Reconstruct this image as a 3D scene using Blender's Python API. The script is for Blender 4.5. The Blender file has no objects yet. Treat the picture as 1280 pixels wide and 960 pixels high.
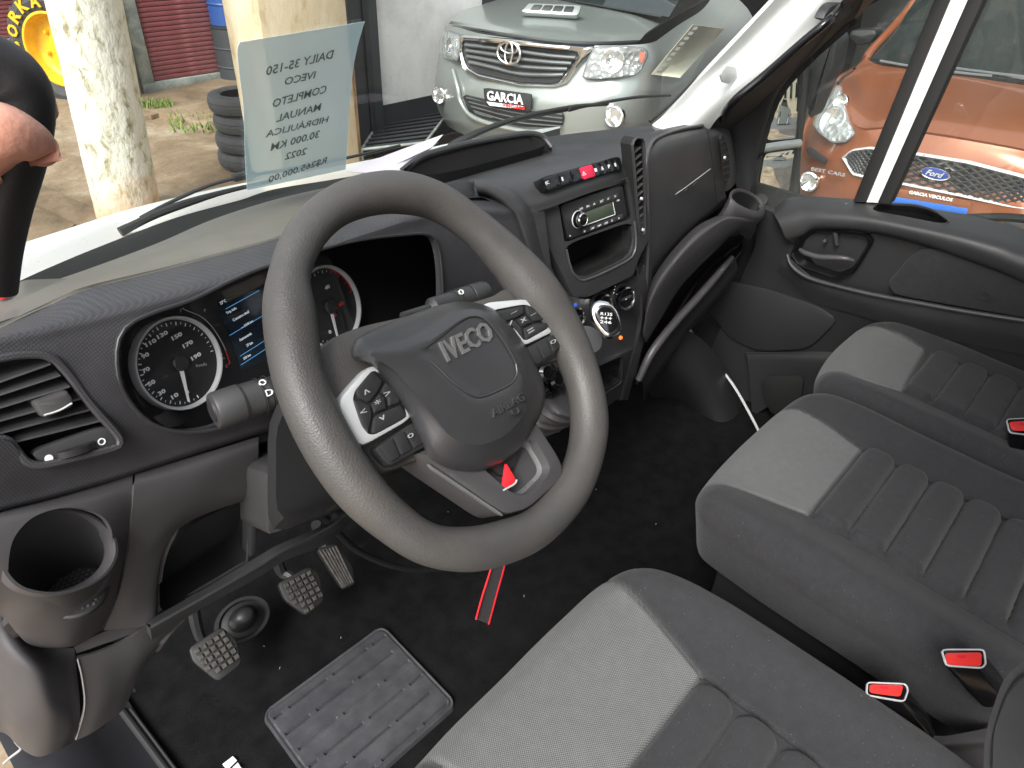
import bpy, bmesh, math, random
from mathutils import Vector, Matrix, noise
random.seed(7)
V = Vector; PI = math.pi
sc = bpy.context.scene; COL = sc.collection

# ------------------------------------------------------------------ camera
F = 890.0
YAW, PITCH, ROLL = math.radians(48.7), math.radians(35.4), math.radians(2.5)
CAM = V((-.89, -.45, 1.32))
fw = V((math.sin(YAW)*math.cos(PITCH), math.cos(YAW)*math.cos(PITCH), -math.sin(PITCH)))
r0 = V((math.cos(YAW), -math.sin(YAW), 0)); u0 = r0.cross(fw)
RT = r0*math.cos(ROLL) + u0*math.sin(ROLL); UP = RT.cross(fw)
cd = bpy.data.cameras.new('camera'); cam = bpy.data.objects.new('camera', cd); COL.objects.link(cam)
cd.sensor_fit = 'HORIZONTAL'; cd.sensor_width = 36; cd.lens = F/1280*36
cd.clip_start = .02; cd.clip_end = 500
cam.matrix_world = Matrix(((RT.x, UP.x, -fw.x, CAM.x), (RT.y, UP.y, -fw.y, CAM.y), (RT.z, UP.z, -fw.z, CAM.z), (0, 0, 0, 1)))
sc.camera = cam

# ------------------------------------------------------------------ world, sun, exposure (bright overcast day)
SUN_EL, SUN_AZ = math.radians(46), math.radians(-108)       # azimuth from +Y (ahead of the van), clockwise
w = bpy.data.worlds.new('World'); sc.world = w; w.use_nodes = True
nt = w.node_tree; bg = nt.nodes['Background']; sky = nt.nodes.new('ShaderNodeTexSky')
sky.sky_type = 'NISHITA'; sky.sun_disc = False; sky.sun_elevation = SUN_EL; sky.sun_rotation = SUN_AZ
sky.air_density = 1.0; sky.dust_density = 4.0; sky.ozone_density = .6
hs = nt.nodes.new('ShaderNodeHueSaturation'); hs.inputs['Saturation'].default_value = .3
nt.links.new(sky.outputs[0], hs.inputs['Color']); nt.links.new(hs.outputs[0], bg.inputs[0]); bg.inputs[1].default_value = .14
sd = bpy.data.lights.new('sun', 'SUN'); sd.energy = 1.5; sd.angle = math.radians(24); sd.color = (1, .985, .96)
sun = bpy.data.objects.new('sun', sd); COL.objects.link(sun)
sdir = V((math.sin(SUN_AZ)*math.cos(SUN_EL), math.cos(SUN_AZ)*math.cos(SUN_EL), math.sin(SUN_EL)))
sun.rotation_euler = sdir.to_track_quat('Z', 'Y').to_euler()
sc.view_settings.view_transform = 'Standard'; sc.view_settings.look = 'None'
sc.view_settings.gamma = 1; sc.view_settings.exposure = 1.3
sc.cycles.max_bounces = 8; sc.cycles.transparent_max_bounces = 24
sc.cycles.caustics_reflective = False; sc.cycles.caustics_refractive = False

# ------------------------------------------------------------------ measuring helpers
def ray(px, py): return (fw*F + RT*(px-640) - UP*(py-480)).normalized()
class Pl:
    """a real plane in the cab or the yard; px() measures a point on it, h metres proud of it"""
    def __init__(s, o, n): s.o = V(o); s.n = V(n).normalized()
    def px(s, x, y, h=0):
        d = ray(x, y); t = (s.o + s.n*h - CAM).dot(s.n)/d.dot(s.n); return CAM + d*t
    def ring(s, pts, h=0): return [s.px(p[0], p[1], h) for p in pts]
def X(v): return Pl((v, 0, 0), (-1, 0, 0))
def Y(v): return Pl((0, v, 0), (0, -1, 0))
def Z(v): return Pl((0, 0, v), (0, 0, 1))
def P(px, py, ax, v): return {'x': X, 'y': Y, 'z': Z}[ax](v).px(px, py)
def pl3(a, b, c):
    n = (b-a).cross(c-a).normalized()
    if n.dot(CAM-a) < 0: n = -n
    return Pl(a, n)

# ------------------------------------------------------------------ curve helpers
def crp(p0, p1, p2, p3, t):
    t2 = t*t; t3 = t2*t
    return p0*(-.5*t3+t2-.5*t) + p1*(1.5*t3-2.5*t2+1) + p2*(-1.5*t3+2*t2+.5*t) + p3*(.5*t3-.5*t2)
def cr(pts, k, closed=False):
    n = len(pts); out = []
    if n == 2 and not closed:
        return [pts[0].lerp(pts[1], i/k) for i in range(k+1)]
    for i in range(n if closed else n-1):
        if closed: q = [pts[(i+j-1) % n] for j in range(4)]
        else: q = [pts[i-1] if i else pts[0]*2-pts[1], pts[i], pts[i+1], pts[i+2] if i+2 < n else pts[-1]*2-pts[-2]]
        out += [crp(*q, j/k) for j in range(k)]
    if not closed: out.append(pts[-1].copy())
    return out
def resample(pts, n, closed=True):
    q = list(pts)+([pts[0]] if closed else [])
    L = [0]
    for a, b in zip(q, q[1:]): L.append(L[-1]+(b-a).length)
    tot = L[-1]; m = n if closed else n-1; out = []; j = 0
    for i in range(n):
        s = tot*i/m
        while j < len(L)-2 and L[j+1] < s: j += 1
        d = L[j+1]-L[j]; out.append(q[j].lerp(q[j+1], (s-L[j])/d if d > 1e-12 else 0))
    return out
def fil(pts, f=.25, k=4):
    """polygon with rounded corners; f is a fraction of each edge or a list, one per corner"""
    n = len(pts); out = []
    for i in range(n):
        g = f[i] if isinstance(f, (list, tuple)) else f
        a, b, c = pts[i-1], pts[i], pts[(i+1) % n]
        p, q = b.lerp(a, g), b.lerp(c, g)
        for j in range(k+1):
            t = j/k; out.append(p*(1-t)**2 + b*2*t*(1-t) + q*t*t)
    return out
def cen(r):
    c = V((0, 0, 0))
    for p in r: c += p
    return c/len(r)
def rnorm(r):
    c = cen(r); n = V((0, 0, 0))
    for i in range(len(r)): n += (r[i-1]-c).cross(r[i]-c)
    n.normalize()
    return n if n.dot(CAM-c) > 0 else -n
def inset(r, d, n=None):
    n = n or rnorm(r); m = len(r); out = []; c = cen(r)
    for i in range(m):
        t = (r[(i+1) % m]-r[i-1]); 
        if t.length < 1e-9: out.append(r[i].copy()); continue
        s = n.cross(t).normalized()
        if s.dot(c-r[i]) < 0 and False: s = -s
        out.append(r[i]+s*d)
    # orientation test: a proper inset shrinks the perimeter
    per = lambda q: sum((q[i]-q[i-1]).length for i in range(len(q)))
    if (per(out) > per(r)) == (d > 0):
        out = [r[i]*2-out[i] for i in range(m)]
    return out
def shift(r, v): return [p+v for p in r]
def scl(r, s, c=None):
    c = c or cen(r); return [c+(p-c)*s for p in r]

# ------------------------------------------------------------------ mesh helpers
def B(): return bmesh.new()
def loft(bm, rings, cap0=False, cap1=True, closed=True, ends=False):
    vs = [[bm.verts.new(p) for p in r] for r in rings]; n = len(vs[0])
    for a, b in zip(vs, vs[1:]):
        for i in range(n if closed else n-1):
            j = (i+1) % n
            try: bm.faces.new((a[i], a[j], b[j], b[i]))
            except ValueError: pass
    if cap0: bm.faces.new(vs[0][::-1])
    if cap1: bm.faces.new(vs[-1])
    return vs
def box(bm, lo, hi, M=None, bev=0):
    x0, y0, z0 = lo; x1, y1, z1 = hi
    c = [V((x, y, z)) for z in (z0, z1) for x, y in ((x0, y0), (x1, y0), (x1, y1), (x0, y1))]
    if M: c = [M @ p for p in c]
    v = [bm.verts.new(p) for p in c]; fs = []
    for f in ((3, 2, 1, 0), (4, 5, 6, 7), (0, 1, 5, 4), (1, 2, 6, 5), (2, 3, 7, 6), (3, 0, 4, 7)):
        fs.append(bm.faces.new([v[i] for i in f]))
    if bev:
        es = list({e for f in fs for e in f.edges})
        bmesh.ops.bevel(bm, geom=es, offset=bev, segments=2, profile=.5, affect='EDGES')
def tube(bm, pts, rad, n=12, k=5, flat=1.0, caps=True, upv=None, closed=False):
    """tube along a smooth path; rad a number or one per control point"""
    rad = rad if isinstance(rad, (list, tuple)) else [rad]*len(pts)
    q = cr([V((p.x, p.y, p.z)) for p in pts], k, closed); rr = []
    R3 = cr([V((r, 0, 0)) for r in rad], k, closed); rr = [max(p.x, 1e-5) for p in R3]
    rings = []; m = len(q); prev = upv or V((0, 0, 1))
    for i, p in enumerate(q):
        t = ((q[(i+1) % m]-q[i-1]) if closed else (q[min(i+1, m-1)]-q[max(i-1, 0)])).normalized()
        a = prev - t*prev.dot(t)
        if a.length < 1e-4: a = V((1, 0, 0)) - t*t.x
        a.normalize(); b = t.cross(a)
        if upv is None: prev = a
        rings.append([p + a*math.cos(2*PI*j/n)*rr[i]*flat + b*math.sin(2*PI*j/n)*rr[i] for j in range(n)])
    if closed: rings.append(rings[0]); 
    if closed:
        vs = [[bm.verts.new(p) for p in r] for r in rings[:-1]]
        for i in range(len(vs)):
            a, b = vs[i], vs[(i+1) % len(vs)]
            for j in range(n): bm.faces.new((a[j], a[(j+1) % n], b[(j+1) % n], b[j]))
    else: loft(bm, rings, caps, caps)
def rod(bm, a, b, r, n=12, r2=None, bev=0):
    a, b = V(a), V(b); t = (b-a).normalized(); u = t.orthogonal().normalized(); w_ = t.cross(u); r2 = r if r2 is None else r2
    c = lambda p, q: [p + u*math.cos(2*PI*j/n)*q + w_*math.sin(2*PI*j/n)*q for j in range(n)]
    if bev: loft(bm, [c(a, r-bev), c(a+t*bev, r), c(b-t*bev, r2), c(b, r2-bev)], True, True)
    else: loft(bm, [c(a, r), c(b, r2)], True, True)
def lathe(bm, o, ax, prof, n=24, cap0=False, cap1=True):
    """prof: (radius, height along ax)"""
    ax = V(ax).normalized(); u = ax.orthogonal().normalized(); w_ = ax.cross(u); o = V(o)
    loft(bm, [[o+ax*h+u*math.cos(2*PI*j/n)*r+w_*math.sin(2*PI*j/n)*r for j in range(n)] for r, h in prof], cap0, cap1)
def surfpts(ctrl, ku, kv):
    rows = [cr(r, ku) for r in ctrl]; m = len(rows[0])
    cols = [cr([r[i] for r in rows], kv) for i in range(m)]
    return [[cols[i][j] for i in range(m)] for j in range(len(cols[0]))]
def surf(bm, ctrl, ku=4, kv=4, th=.004, back=None, disp=None):
    """smooth sheet through the control points, th metres thick away from the camera side"""
    g = surfpts(ctrl, ku, kv); R_ = len(g); C_ = len(g[0]); N = []
    for j in range(R_):
        row = []
        for i in range(C_):
            a = g[j][min(i+1, C_-1)]-g[j][max(i-1, 0)]; b = g[min(j+1, R_-1)][i]-g[max(j-1, 0)][i]
            n = a.cross(b)
            n = n.normalized() if n.length > 1e-12 else V((0, 0, 1))
            if n.dot((back and -V(back)) or (CAM-g[j][i])) < 0: n = -n
            row.append(n)
        N.append(row)
    if disp: g = [[g[j][i]+N[j][i]*disp(i/(C_-1), j/(R_-1), g[j][i]) for i in range(C_)] for j in range(R_)]
    f = [[bm.verts.new(p) for p in r] for r in g]
    for j in range(R_-1):
        for i in range(C_-1): bm.faces.new((f[j][i], f[j][i+1], f[j+1][i+1], f[j+1][i]))
    if th:
        k = [[bm.verts.new(g[j][i]-N[j][i]*th) for i in range(C_)] for j in range(R_)]
        for j in range(R_-1):
            for i in range(C_-1): bm.faces.new((k[j][i], k[j+1][i], k[j+1][i+1], k[j][i+1]))
        for i in range(C_-1):
            bm.faces.new((f[0][i], k[0][i], k[0][i+1], f[0][i+1])); bm.faces.new((f[-1][i+1], k[-1][i+1], k[-1][i], f[-1][i]))
        for j in range(R_-1):
            bm.faces.new((f[j+1][0], k[j+1][0], k[j][0], f[j][0])); bm.faces.new((f[j][-1], k[j][-1], k[j+1][-1], f[j+1][-1]))
def plate(bm, ring, th=.004, bev=.001, n=None, dome=0, segs=2):
    """solid plate: ring is its front outline, th deep, rounded front edge"""
    n = n or rnorm(ring); rs = [shift(ring, -n*th)]
    if bev:
        for i in range(segs+1):
            a = i/segs*PI/2; rs.append(shift(inset(ring, bev*(1-math.cos(a)), n), -n*bev*(1-math.sin(a))))
    else: rs.append(ring)
    if dome:
        c = cen(ring)
        for i in range(1, 5): rs.append([c+(p-c)*(1-i/5)+n*dome*(1-(1-i/5)**2) for p in rs[2+segs-1 if bev else 1]])
    loft(bm, rs, True, True)
def frame(bm, ring, w_=.004, th=.004, proud=.002, n=None):
    """rounded rim round an opening, w_ wide"""
    n = n or rnorm(ring); o = inset(ring, -w_/2, n); i_ = inset(ring, w_/2, n)
    loft(bm, [shift(o, -n*th), shift(o, n*proud*.4), shift(inset(ring, -w_/4, n), n*proud), shift(inset(ring, w_/4, n), n*proud), shift(i_, n*proud*.4), shift(i_, -n*th)], False, False)
def cup(bm, ring, depth, n=None, lip=.0, taper=0, floor=True):
    """recess going depth behind the ring"""
    n = n or rnorm(ring); rs = [ring]
    rs.append(shift(inset(ring, taper, n) if taper else ring, -n*depth))
    loft(bm, rs, False, floor)

MATS = {}
def obj(name, bm, mat, parent=None, smooth=35, label=None, kind=None):
    bmesh.ops.recalc_face_normals(bm, faces=bm.faces[:])
    me = bpy.data.meshes.new(name); bm.to_mesh(me); bm.free()
    for m in (mat if isinstance(mat, (list, tuple)) else [mat]): me.materials.append(MATS[m] if isinstance(m, str) else m)
    if smooth:
        me.shade_smooth()
        try: me.set_sharp_from_angle(angle=math.radians(smooth))
        except Exception: pass
    o = bpy.data.objects.new(name, me); COL.objects.link(o)
    if parent:
        o.parent = parent; L = V((0, 0, 0)) if parent.type == 'MESH' else parent.location
        o.matrix_parent_inverse = Matrix.Translation(-L)
    if label: o['label'] = label
    if kind: o['kind'] = kind
    return o
def thing(name, label, cat, loc=(0, 0, 0), group=None, kind=None):
    o = bpy.data.objects.new(name, None); COL.objects.link(o); o.location = loc; o.empty_display_size = .05
    o['label'] = label; o['category'] = cat
    if group: o['group'] = group
    if kind: o['kind'] = kind
    return o
def tag(o, label, cat, group=None):
    o['label'] = label; o['category'] = cat
    if group: o['group'] = group
    return o
def struct(name, bm, mat, **k): return obj(name, bm, mat, kind='structure', **k)
def cut(o, bm, solver='EXACT'):
    """carve the closed volume bm out of object o"""
    bmesh.ops.recalc_face_normals(bm, faces=bm.faces[:])
    me = bpy.data.meshes.new('cutter'); bm.to_mesh(me); bm.free()
    c = bpy.data.objects.new('cutter', me); COL.objects.link(c)
    m = o.modifiers.new('cut', 'BOOLEAN'); m.operation = 'DIFFERENCE'; m.object = c; m.solver = solver
    if hasattr(m, 'use_self'): m.use_self = True
    bpy.context.view_layer.update()
    dg = bpy.context.evaluated_depsgraph_get(); new = bpy.data.meshes.new_from_object(o.evaluated_get(dg))
    o.modifiers.clear(); old = o.data; o.data = new; bpy.data.meshes.remove(old)
    if len(o.data.polygons) < 4: print('CUT EMPTY', o.name)
    o.data.shade_smooth()
    try: o.data.set_sharp_from_angle(angle=math.radians(35))
    except Exception: pass
    bpy.data.objects.remove(c); bpy.data.meshes.remove(me)
def prism(bm, ring, d0, d1, n=None, taper=0):
    """closed volume from d0 in front of the ring to d1 behind it"""
    n = n or rnorm(ring); loft(bm, [shift(ring, n*d0), shift(scl(ring, 1-taper) if taper else ring, -n*d1)], True, True)
FONTC = {}
def text(bm, s, o, u, v, size, depth=.0004, mirror=False, bold=0, align='CENTER', shear=0, mode=None):
    """lettering lying in the plane o,u,v (u along the line, v up); depth = how far it stands proud"""
    key = (s, depth/size if size else 0, bold, align, shear)
    cu = bpy.data.curves.new('txt', 'FONT'); cu.body = s; cu.size = 1; cu.align_x = align; cu.align_y = 'CENTER'
    cu.extrude = abs(depth)/size; cu.offset = bold; cu.resolution_u = 3; cu.shear = shear
    ob = bpy.data.objects.new('txt', cu); COL.objects.link(ob); bpy.context.view_layer.update()
    me = bpy.data.meshes.new_from_object(ob.evaluated_get(bpy.context.evaluated_depsgraph_get()))
    u = V(u).normalized(); v = V(v); v = (v-u*v.dot(u)).normalized(); n = u.cross(v); k = -1 if mirror else 1
    vs = [bm.verts.new(V(o)+u*p.co.x*size*k+v*p.co.y*size+n*(p.co.z*size)) for p in me.vertices]
    for f in me.polygons:
        try: bm.faces.new([vs[i] for i in f.vertices])
        except ValueError: pass
    bpy.data.objects.remove(ob); bpy.data.curves.remove(cu); bpy.data.meshes.remove(me)

# ------------------------------------------------------------------ materials
def mat(name, col, rough=.5, metal=0, bump=0, bscale=400, col2=None, cscale=40, cmix=.5, spec=.5, coat=0, trans=0, emit=0, sheen=0, tex='noise', stretch=None, rvar=0, alpha=1, bdist=.0004, detail=3):
    m = bpy.data.materials.new(name); m.use_nodes = True; n = m.node_tree.nodes; l = m.node_tree.links
    b = n['Principled BSDF']; b.inputs['Base Color'].default_value = (*col, 1); b.inputs['Roughness'].default_value = rough
    b.inputs['Metallic'].default_value = metal; b.inputs['Specular IOR Level'].default_value = spec
    b.inputs['Coat Weight'].default_value = coat; b.inputs['Coat Roughness'].default_value = .05
    b.inputs['Transmission Weight'].default_value = trans; b.inputs['Alpha'].default_value = alpha
    b.inputs['Sheen Weight'].default_value = sheen
    if emit: b.inputs['Emission Color'].default_value = (*col, 1); b.inputs['Emission Strength'].default_value = emit
    tc = n.new('ShaderNodeTexCoord'); src = tc.outputs['Object']
    if stretch:
        mp = n.new('ShaderNodeMapping'); mp.inputs['Scale'].default_value = stretch; l.new(src, mp.inputs[0]); src = mp.outputs[0]
    if bump:
        t = n.new({'noise': 'ShaderNodeTexNoise', 'voronoi': 'ShaderNodeTexVoronoi'}[tex]); t.inputs['Scale'].default_value = bscale
        if tex == 'noise': t.inputs['Detail'].default_value = detail
        l.new(src, t.inputs['Vector'])
        bp = n.new('ShaderNodeBump'); bp.inputs['Strength'].default_value = bump; bp.inputs['Distance'].default_value = bdist
        l.new(t.outputs[0], bp.inputs['Height']); l.new(bp.outputs[0], b.inputs['Normal'])
    if col2 or rvar:
        t = n.new('ShaderNodeTexNoise'); t.inputs['Scale'].default_value = cscale; t.inputs['Detail'].default_value = 6; t.inputs['Roughness'].default_value = .65
        l.new(src, t.inputs['Vector'])
        if col2:
            r = n.new('ShaderNodeValToRGB'); r.color_ramp.elements[0].position = .5-.25*cmix; r.color_ramp.elements[1].position = .5+.25*cmix+.02
            r.color_ramp.elements[0].color = (*col, 1); r.color_ramp.elements[1].color = (*col2, 1)
            l.new(t.outputs[0], r.inputs[0]); l.new(r.outputs[0], b.inputs['Base Color'])
        if rvar:
            mr = n.new('ShaderNodeMapRange'); mr.inputs['From Min'].default_value = .3; mr.inputs['From Max'].default_value = .7
            mr.inputs['To Min'].default_value = rough-rvar; mr.inputs['To Max'].default_value = rough+rvar
            l.new(t.outputs[0], mr.inputs[0]); l.new(mr.outputs[0], b.inputs['Roughness'])
    MATS[name] = m; return m
def glassmat(name, tint=(1, 1, 1), refl=.06, rough=.02, haze=0):
    """thin clear sheet: lets light through, Fresnel reflection, a little dust"""
    m = bpy.data.materials.new(name); m.use_nodes = True; n = m.node_tree.nodes; l = m.node_tree.links; n.clear()
    o = n.new('ShaderNodeOutputMaterial'); t = n.new('ShaderNodeBsdfTransparent'); t.inputs[0].default_value = (*tint, 1)
    g = n.new('ShaderNodeBsdfGlossy'); g.inputs['Roughness'].default_value = rough
    fr = n.new('ShaderNodeLayerWeight'); fr.inputs[0].default_value = .5
    pw = n.new('ShaderNodeMath'); pw.operation = 'POWER'; pw.inputs[1].default_value = 5; l.new(fr.outputs['Facing'], pw.inputs[0])
    mu = n.new('ShaderNodeMath'); mu.operation = 'MULTIPLY_ADD'; mu.inputs[1].default_value = .5; mu.inputs[2].default_value = refl; mu.use_clamp = True
    l.new(pw.outputs[0], mu.inputs[0])
    mx = n.new('ShaderNodeMixShader'); l.new(mu.outputs[0], mx.inputs[0]); l.new(t.outputs[0], mx.inputs[1]); l.new(g.outputs[0], mx.inputs[2]); out = mx.outputs[0]
    if haze:
        d = n.new('ShaderNodeBsdfDiffuse'); d.inputs[0].default_value = (.8, .8, .78, 1)
        tx = n.new('ShaderNodeTexNoise'); tx.inputs['Scale'].default_value = 260; tx.inputs['Detail'].default_value = 3; tc = n.new('ShaderNodeTexCoord'); l.new(tc.outputs['Object'], tx.inputs['Vector'])
        tx2 = n.new('ShaderNodeTexNoise'); tx2.inputs['Scale'].default_value = 5; tx2.inputs['Detail'].default_value = 5; l.new(tc.outputs['Object'], tx2.inputs['Vector'])
        r = n.new('ShaderNodeMapRange'); r.inputs['From Min'].default_value = .66; r.inputs['From Max'].default_value = .74; r.inputs['To Min'].default_value = 0; r.inputs['To Max'].default_value = haze*4
        l.new(tx.outputs[0], r.inputs[0])
        r2 = n.new('ShaderNodeMapRange'); r2.inputs['From Min'].default_value = .35; r2.inputs['From Max'].default_value = .75; r2.inputs['To Min'].default_value = haze*.4; r2.inputs['To Max'].default_value = haze*1.6
        l.new(tx2.outputs[0], r2.inputs[0]); ad = n.new('ShaderNodeMath'); l.new(r.outputs[0], ad.inputs[0]); l.new(r2.outputs[0], ad.inputs[1])
        m2 = n.new('ShaderNodeMixShader'); l.new(ad.outputs[0], m2.inputs[0]); l.new(out, m2.inputs[1]); l.new(d.outputs[0], m2.inputs[2]); out = m2.outputs[0]
    l.new(out, o.inputs[0]); MATS[name] = m; return m
def textfit(bm, s, a, b, v, h, depth=.0004, mirror=False, bold=0, shear=0):
    """one line of lettering from a to b, h high, standing on the surface spanned by b-a and v"""
    cu = bpy.data.curves.new('txt', 'FONT'); cu.body = s; cu.size = 1; cu.extrude = 1; cu.offset = bold; cu.resolution_u = 2; cu.shear = shear
    ob = bpy.data.objects.new('txt', cu); COL.objects.link(ob); bpy.context.view_layer.update()
    me = bpy.data.meshes.new_from_object(ob.evaluated_get(bpy.context.evaluated_depsgraph_get()))
    a = V(a); b = V(b); u = b-a; L = u.length; u = u.normalized(); v = V(v); v = (v-u*v.dot(u)).normalized(); n = u.cross(v)
    if n.dot(CAM-a) < 0: n = -n
    xs = [p.co.x for p in me.vertices]; ys = [p.co.y for p in me.vertices]
    x0, x1, y0, y1 = min(xs), max(xs), min(ys), max(ys)
    if y1-y0 < .3: y0, y1 = 0, .7
    vs = []
    for p in me.vertices:
        q = (p.co.x-x0)/(x1-x0); q = 1-q if mirror else q
        vs.append(bm.verts.new(a+u*q*L+v*((p.co.y-y0)/(y1-y0)*h)+n*(p.co.z*depth)))
    for f in me.polygons:
        try: bm.faces.new([vs[i] for i in f.vertices])
        except ValueError: pass
    bpy.data.objects.remove(ob); bpy.data.curves.remove(cu); bpy.data.meshes.remove(me)

def weave(name, c1, c2, scale, rough=.9, bump=.35):
    """woven seat cloth: two crossed waves"""
    m = mat(name, c1, rough, sheen=.35, spec=.2); n = m.node_tree.nodes; l = m.node_tree.links; b = n['Principled BSDF']
    b.inputs['Sheen Roughness'].default_value = .4
    tc = n.new('ShaderNodeTexCoord'); out = []
    for i, rot in enumerate((PI/5, PI/5+PI/2)):
        mp = n.new('ShaderNodeMapping'); mp.inputs['Rotation'].default_value = (0, 0, rot); l.new(tc.outputs['Object'], mp.inputs[0])
        wv = n.new('ShaderNodeTexWave'); wv.inputs['Scale'].default_value = scale; wv.inputs['Distortion'].default_value = .6; wv.inputs['Detail Scale'].default_value = 8
        l.new(mp.outputs[0], wv.inputs[0]); out.append(wv)
    mu = n.new('ShaderNodeMath'); mu.operation = 'MULTIPLY'; l.new(out[0].outputs[1], mu.inputs[0]); l.new(out[1].outputs[1], mu.inputs[1])
    nz = n.new('ShaderNodeTexNoise'); nz.inputs['Scale'].default_value = 14; nz.inputs['Detail'].default_value = 8; l.new(tc.outputs['Object'], nz.inputs['Vector'])
    ad = n.new('ShaderNodeMath'); ad.operation = 'MULTIPLY_ADD'; ad.inputs[1].default_value = .55; l.new(mu.outputs[0], ad.inputs[0])
    s2 = n.new('ShaderNodeMath'); s2.operation = 'MULTIPLY'; s2.inputs[1].default_value = .7; l.new(nz.outputs[0], s2.inputs[0]); l.new(s2.outputs[0], ad.inputs[2])
    r = n.new('ShaderNodeValToRGB'); r.color_ramp.elements[0].position = .25; r.color_ramp.elements[1].position = .8
    r.color_ramp.elements[0].color = (*c1, 1); r.color_ramp.elements[1].color = (*c2, 1)
    l.new(ad.outputs[0], r.inputs[0]); l.new(r.outputs[0], b.inputs['Base Color'])
    bp = n.new('ShaderNodeBump'); bp.inputs['Strength'].default_value = bump; bp.inputs['Distance'].default_value = .0006
    l.new(mu.outputs[0], bp.inputs['Height']); l.new(bp.outputs[0], b.inputs['Normal']); return m

mat('dash_top', (.105, .100, .086), .45, bump=.5, bscale=900, col2=(.135, .128, .108), cscale=9, rvar=.06)
mat('dash_grain', (.032, .031, .034), .5, bump=.5, bscale=620, tex='voronoi', bdist=.0004, col2=(.040, .039, .042), cscale=30)
mat('plastic', (.033, .033, .034), .43, spec=.5, bump=.35, bscale=1100, col2=(.039, .039, .040), cscale=12, rvar=.07)
mat('plastic_dark', (.022, .022, .023), .46, bump=.3, bscale=900, rvar=.05, cscale=14)
mat('satin', (.060, .058, .060), .38, spec=.5, bump=.4, bscale=1300, col2=(.056, .053, .055), cscale=10, rvar=.05)
mat('rim', (.056, .0545, .053), .48, spec=.5, bump=.4, bscale=520, tex='voronoi', bdist=.0006, col2=(.066, .061, .056), cscale=18, rvar=.08)
mat('logo', (.20, .20, .20), .22, metal=.5)
mat('cluster_black', (.010, .010, .011), .45)
mat('airbag', (.030, .030, .032), .34, spec=.7, bump=.5, bscale=1200, col2=(.033, .033, .034), cscale=14, rvar=.06)
mat('gloss_black', (.006, .006, .007), .12, rvar=.04, cscale=60)
mat('black', (.004, .004, .004), .8)
mat('rubber', (.012, .012, .012), .55, bump=.2, bscale=300)
mat('silver', (.62, .64, .64), .32, metal=.35)
mat('ring_grey', (.5, .5, .5), .35)
mat('dial_ring', (.55, .55, .55), .3)
mat('satin_light', (.16, .16, .16), .3, metal=.3, rvar=.05)
mat('chrome', (.85, .85, .86), .09, metal=1)
mat('print_white', (.8, .8, .8), .5)
mat('print_grey', (.32, .32, .33), .5)
mat('print_red', (.75, .02, .03), .5)
mat('screen', (.012, .022, .034), .2)
mat('screen_blue', (.06, .2, .4), .4, emit=.5)
mat('screen_text', (.6, .65, .7), .4, emit=.25)
mat('gauge', (.014, .014, .015), .55)
mat('red_button', (.62, .015, .06), .35)
mat('buckle_red', (.72, .035, .03), .4, bump=.2, bscale=900, rvar=.05)
mat('lcd', (.055, .07, .05), .3)
mat('orange_lamp', (.9, .16, .02), .3, emit=.4)
mat('blue_lamp', (.03, .1, .5), .3, emit=.2)
mat('carpet', (.0055, .0056, .006), 1, bump=1, bscale=700, col2=(.010, .0104, .011), cscale=25, spec=.1, bdist=.002)
mat('heelpad', (.040, .041, .045), .45, bump=.5, bscale=500, col2=(.056, .057, .062), cscale=30, rvar=.06)
mat('pedal', (.026, .024, .021), .6, bump=.4, bscale=500, col2=(.075, .068, .06), cscale=120, rvar=.1)
mat('cloth', (.028, .028, .030), .95, bump=.5, bscale=1600, col2=(.034, .033, .035), cscale=90, sheen=.12, spec=.15)
def dotgrain(name, scale, rot, depth_):
    m = MATS[name]; n = m.node_tree.nodes; l = m.node_tree.links; b = n['Principled BSDF']; tc = n.new('ShaderNodeTexCoord'); ws = []
    for r_ in (rot, rot+PI/2):
        mp = n.new('ShaderNodeMapping'); mp.inputs['Rotation'].default_value = (PI/2, 0, r_) ; mp.vector_type = 'POINT'; l.new(tc.outputs['Object'], mp.inputs[0])
        m2 = n.new('ShaderNodeMapping'); m2.inputs['Rotation'].default_value = (0, 0, r_); l.new(mp.outputs[0], m2.inputs[0])
        wv = n.new('ShaderNodeTexWave'); wv.inputs['Scale'].default_value = scale; l.new(mp.outputs[0], wv.inputs[0]); ws.append(wv)
    mu = n.new('ShaderNodeMath'); mu.operation = 'MULTIPLY'; l.new(ws[0].outputs[1], mu.inputs[0]); l.new(ws[1].outputs[1], mu.inputs[1])
    bp = n.new('ShaderNodeBump'); bp.inputs['Strength'].default_value = .25; bp.inputs['Distance'].default_value = depth_; l.new(mu.outputs[0], bp.inputs['Height']); l.new(bp.outputs[0], b.inputs['Normal'])
    src = b.inputs['Base Color'].links[0].from_socket; mr = n.new('ShaderNodeMapRange'); mr.inputs['To Min'].default_value = .82; mr.inputs['To Max'].default_value = 1.55; l.new(mu.outputs[0], mr.inputs[0])
    vm = n.new('ShaderNodeVectorMath'); vm.operation = 'SCALE'; l.new(src, vm.inputs[0]); l.new(mr.outputs[0], vm.inputs['Scale']); l.new(vm.outputs[0], b.inputs['Base Color'])
dotgrain('dash_grain', 118, .25, .0004)
weave('cloth_light', (.10, .10, .094), (.36, .36, .335), 520, bump=.5)
mat('divider_white', (.86, .87, .85), .4)
mat('pillar_white', (.43, .44, .43), .5, bump=.2, bscale=400, rvar=.05)
mat('white_paint', (.56, .58, .56), .3, coat=.4)
mat('skin', (.50, .235, .165), .45, col2=(.62, .33, .25), cscale=60, bump=.6, bscale=260, bdist=.0008)
MATS['skin'].node_tree.nodes['Principled BSDF'].inputs['Subsurface Weight'].default_value = .15
MATS['skin'].node_tree.nodes['Principled BSDF'].inputs['Subsurface Radius'].default_value = (.01, .004, .002)
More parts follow.
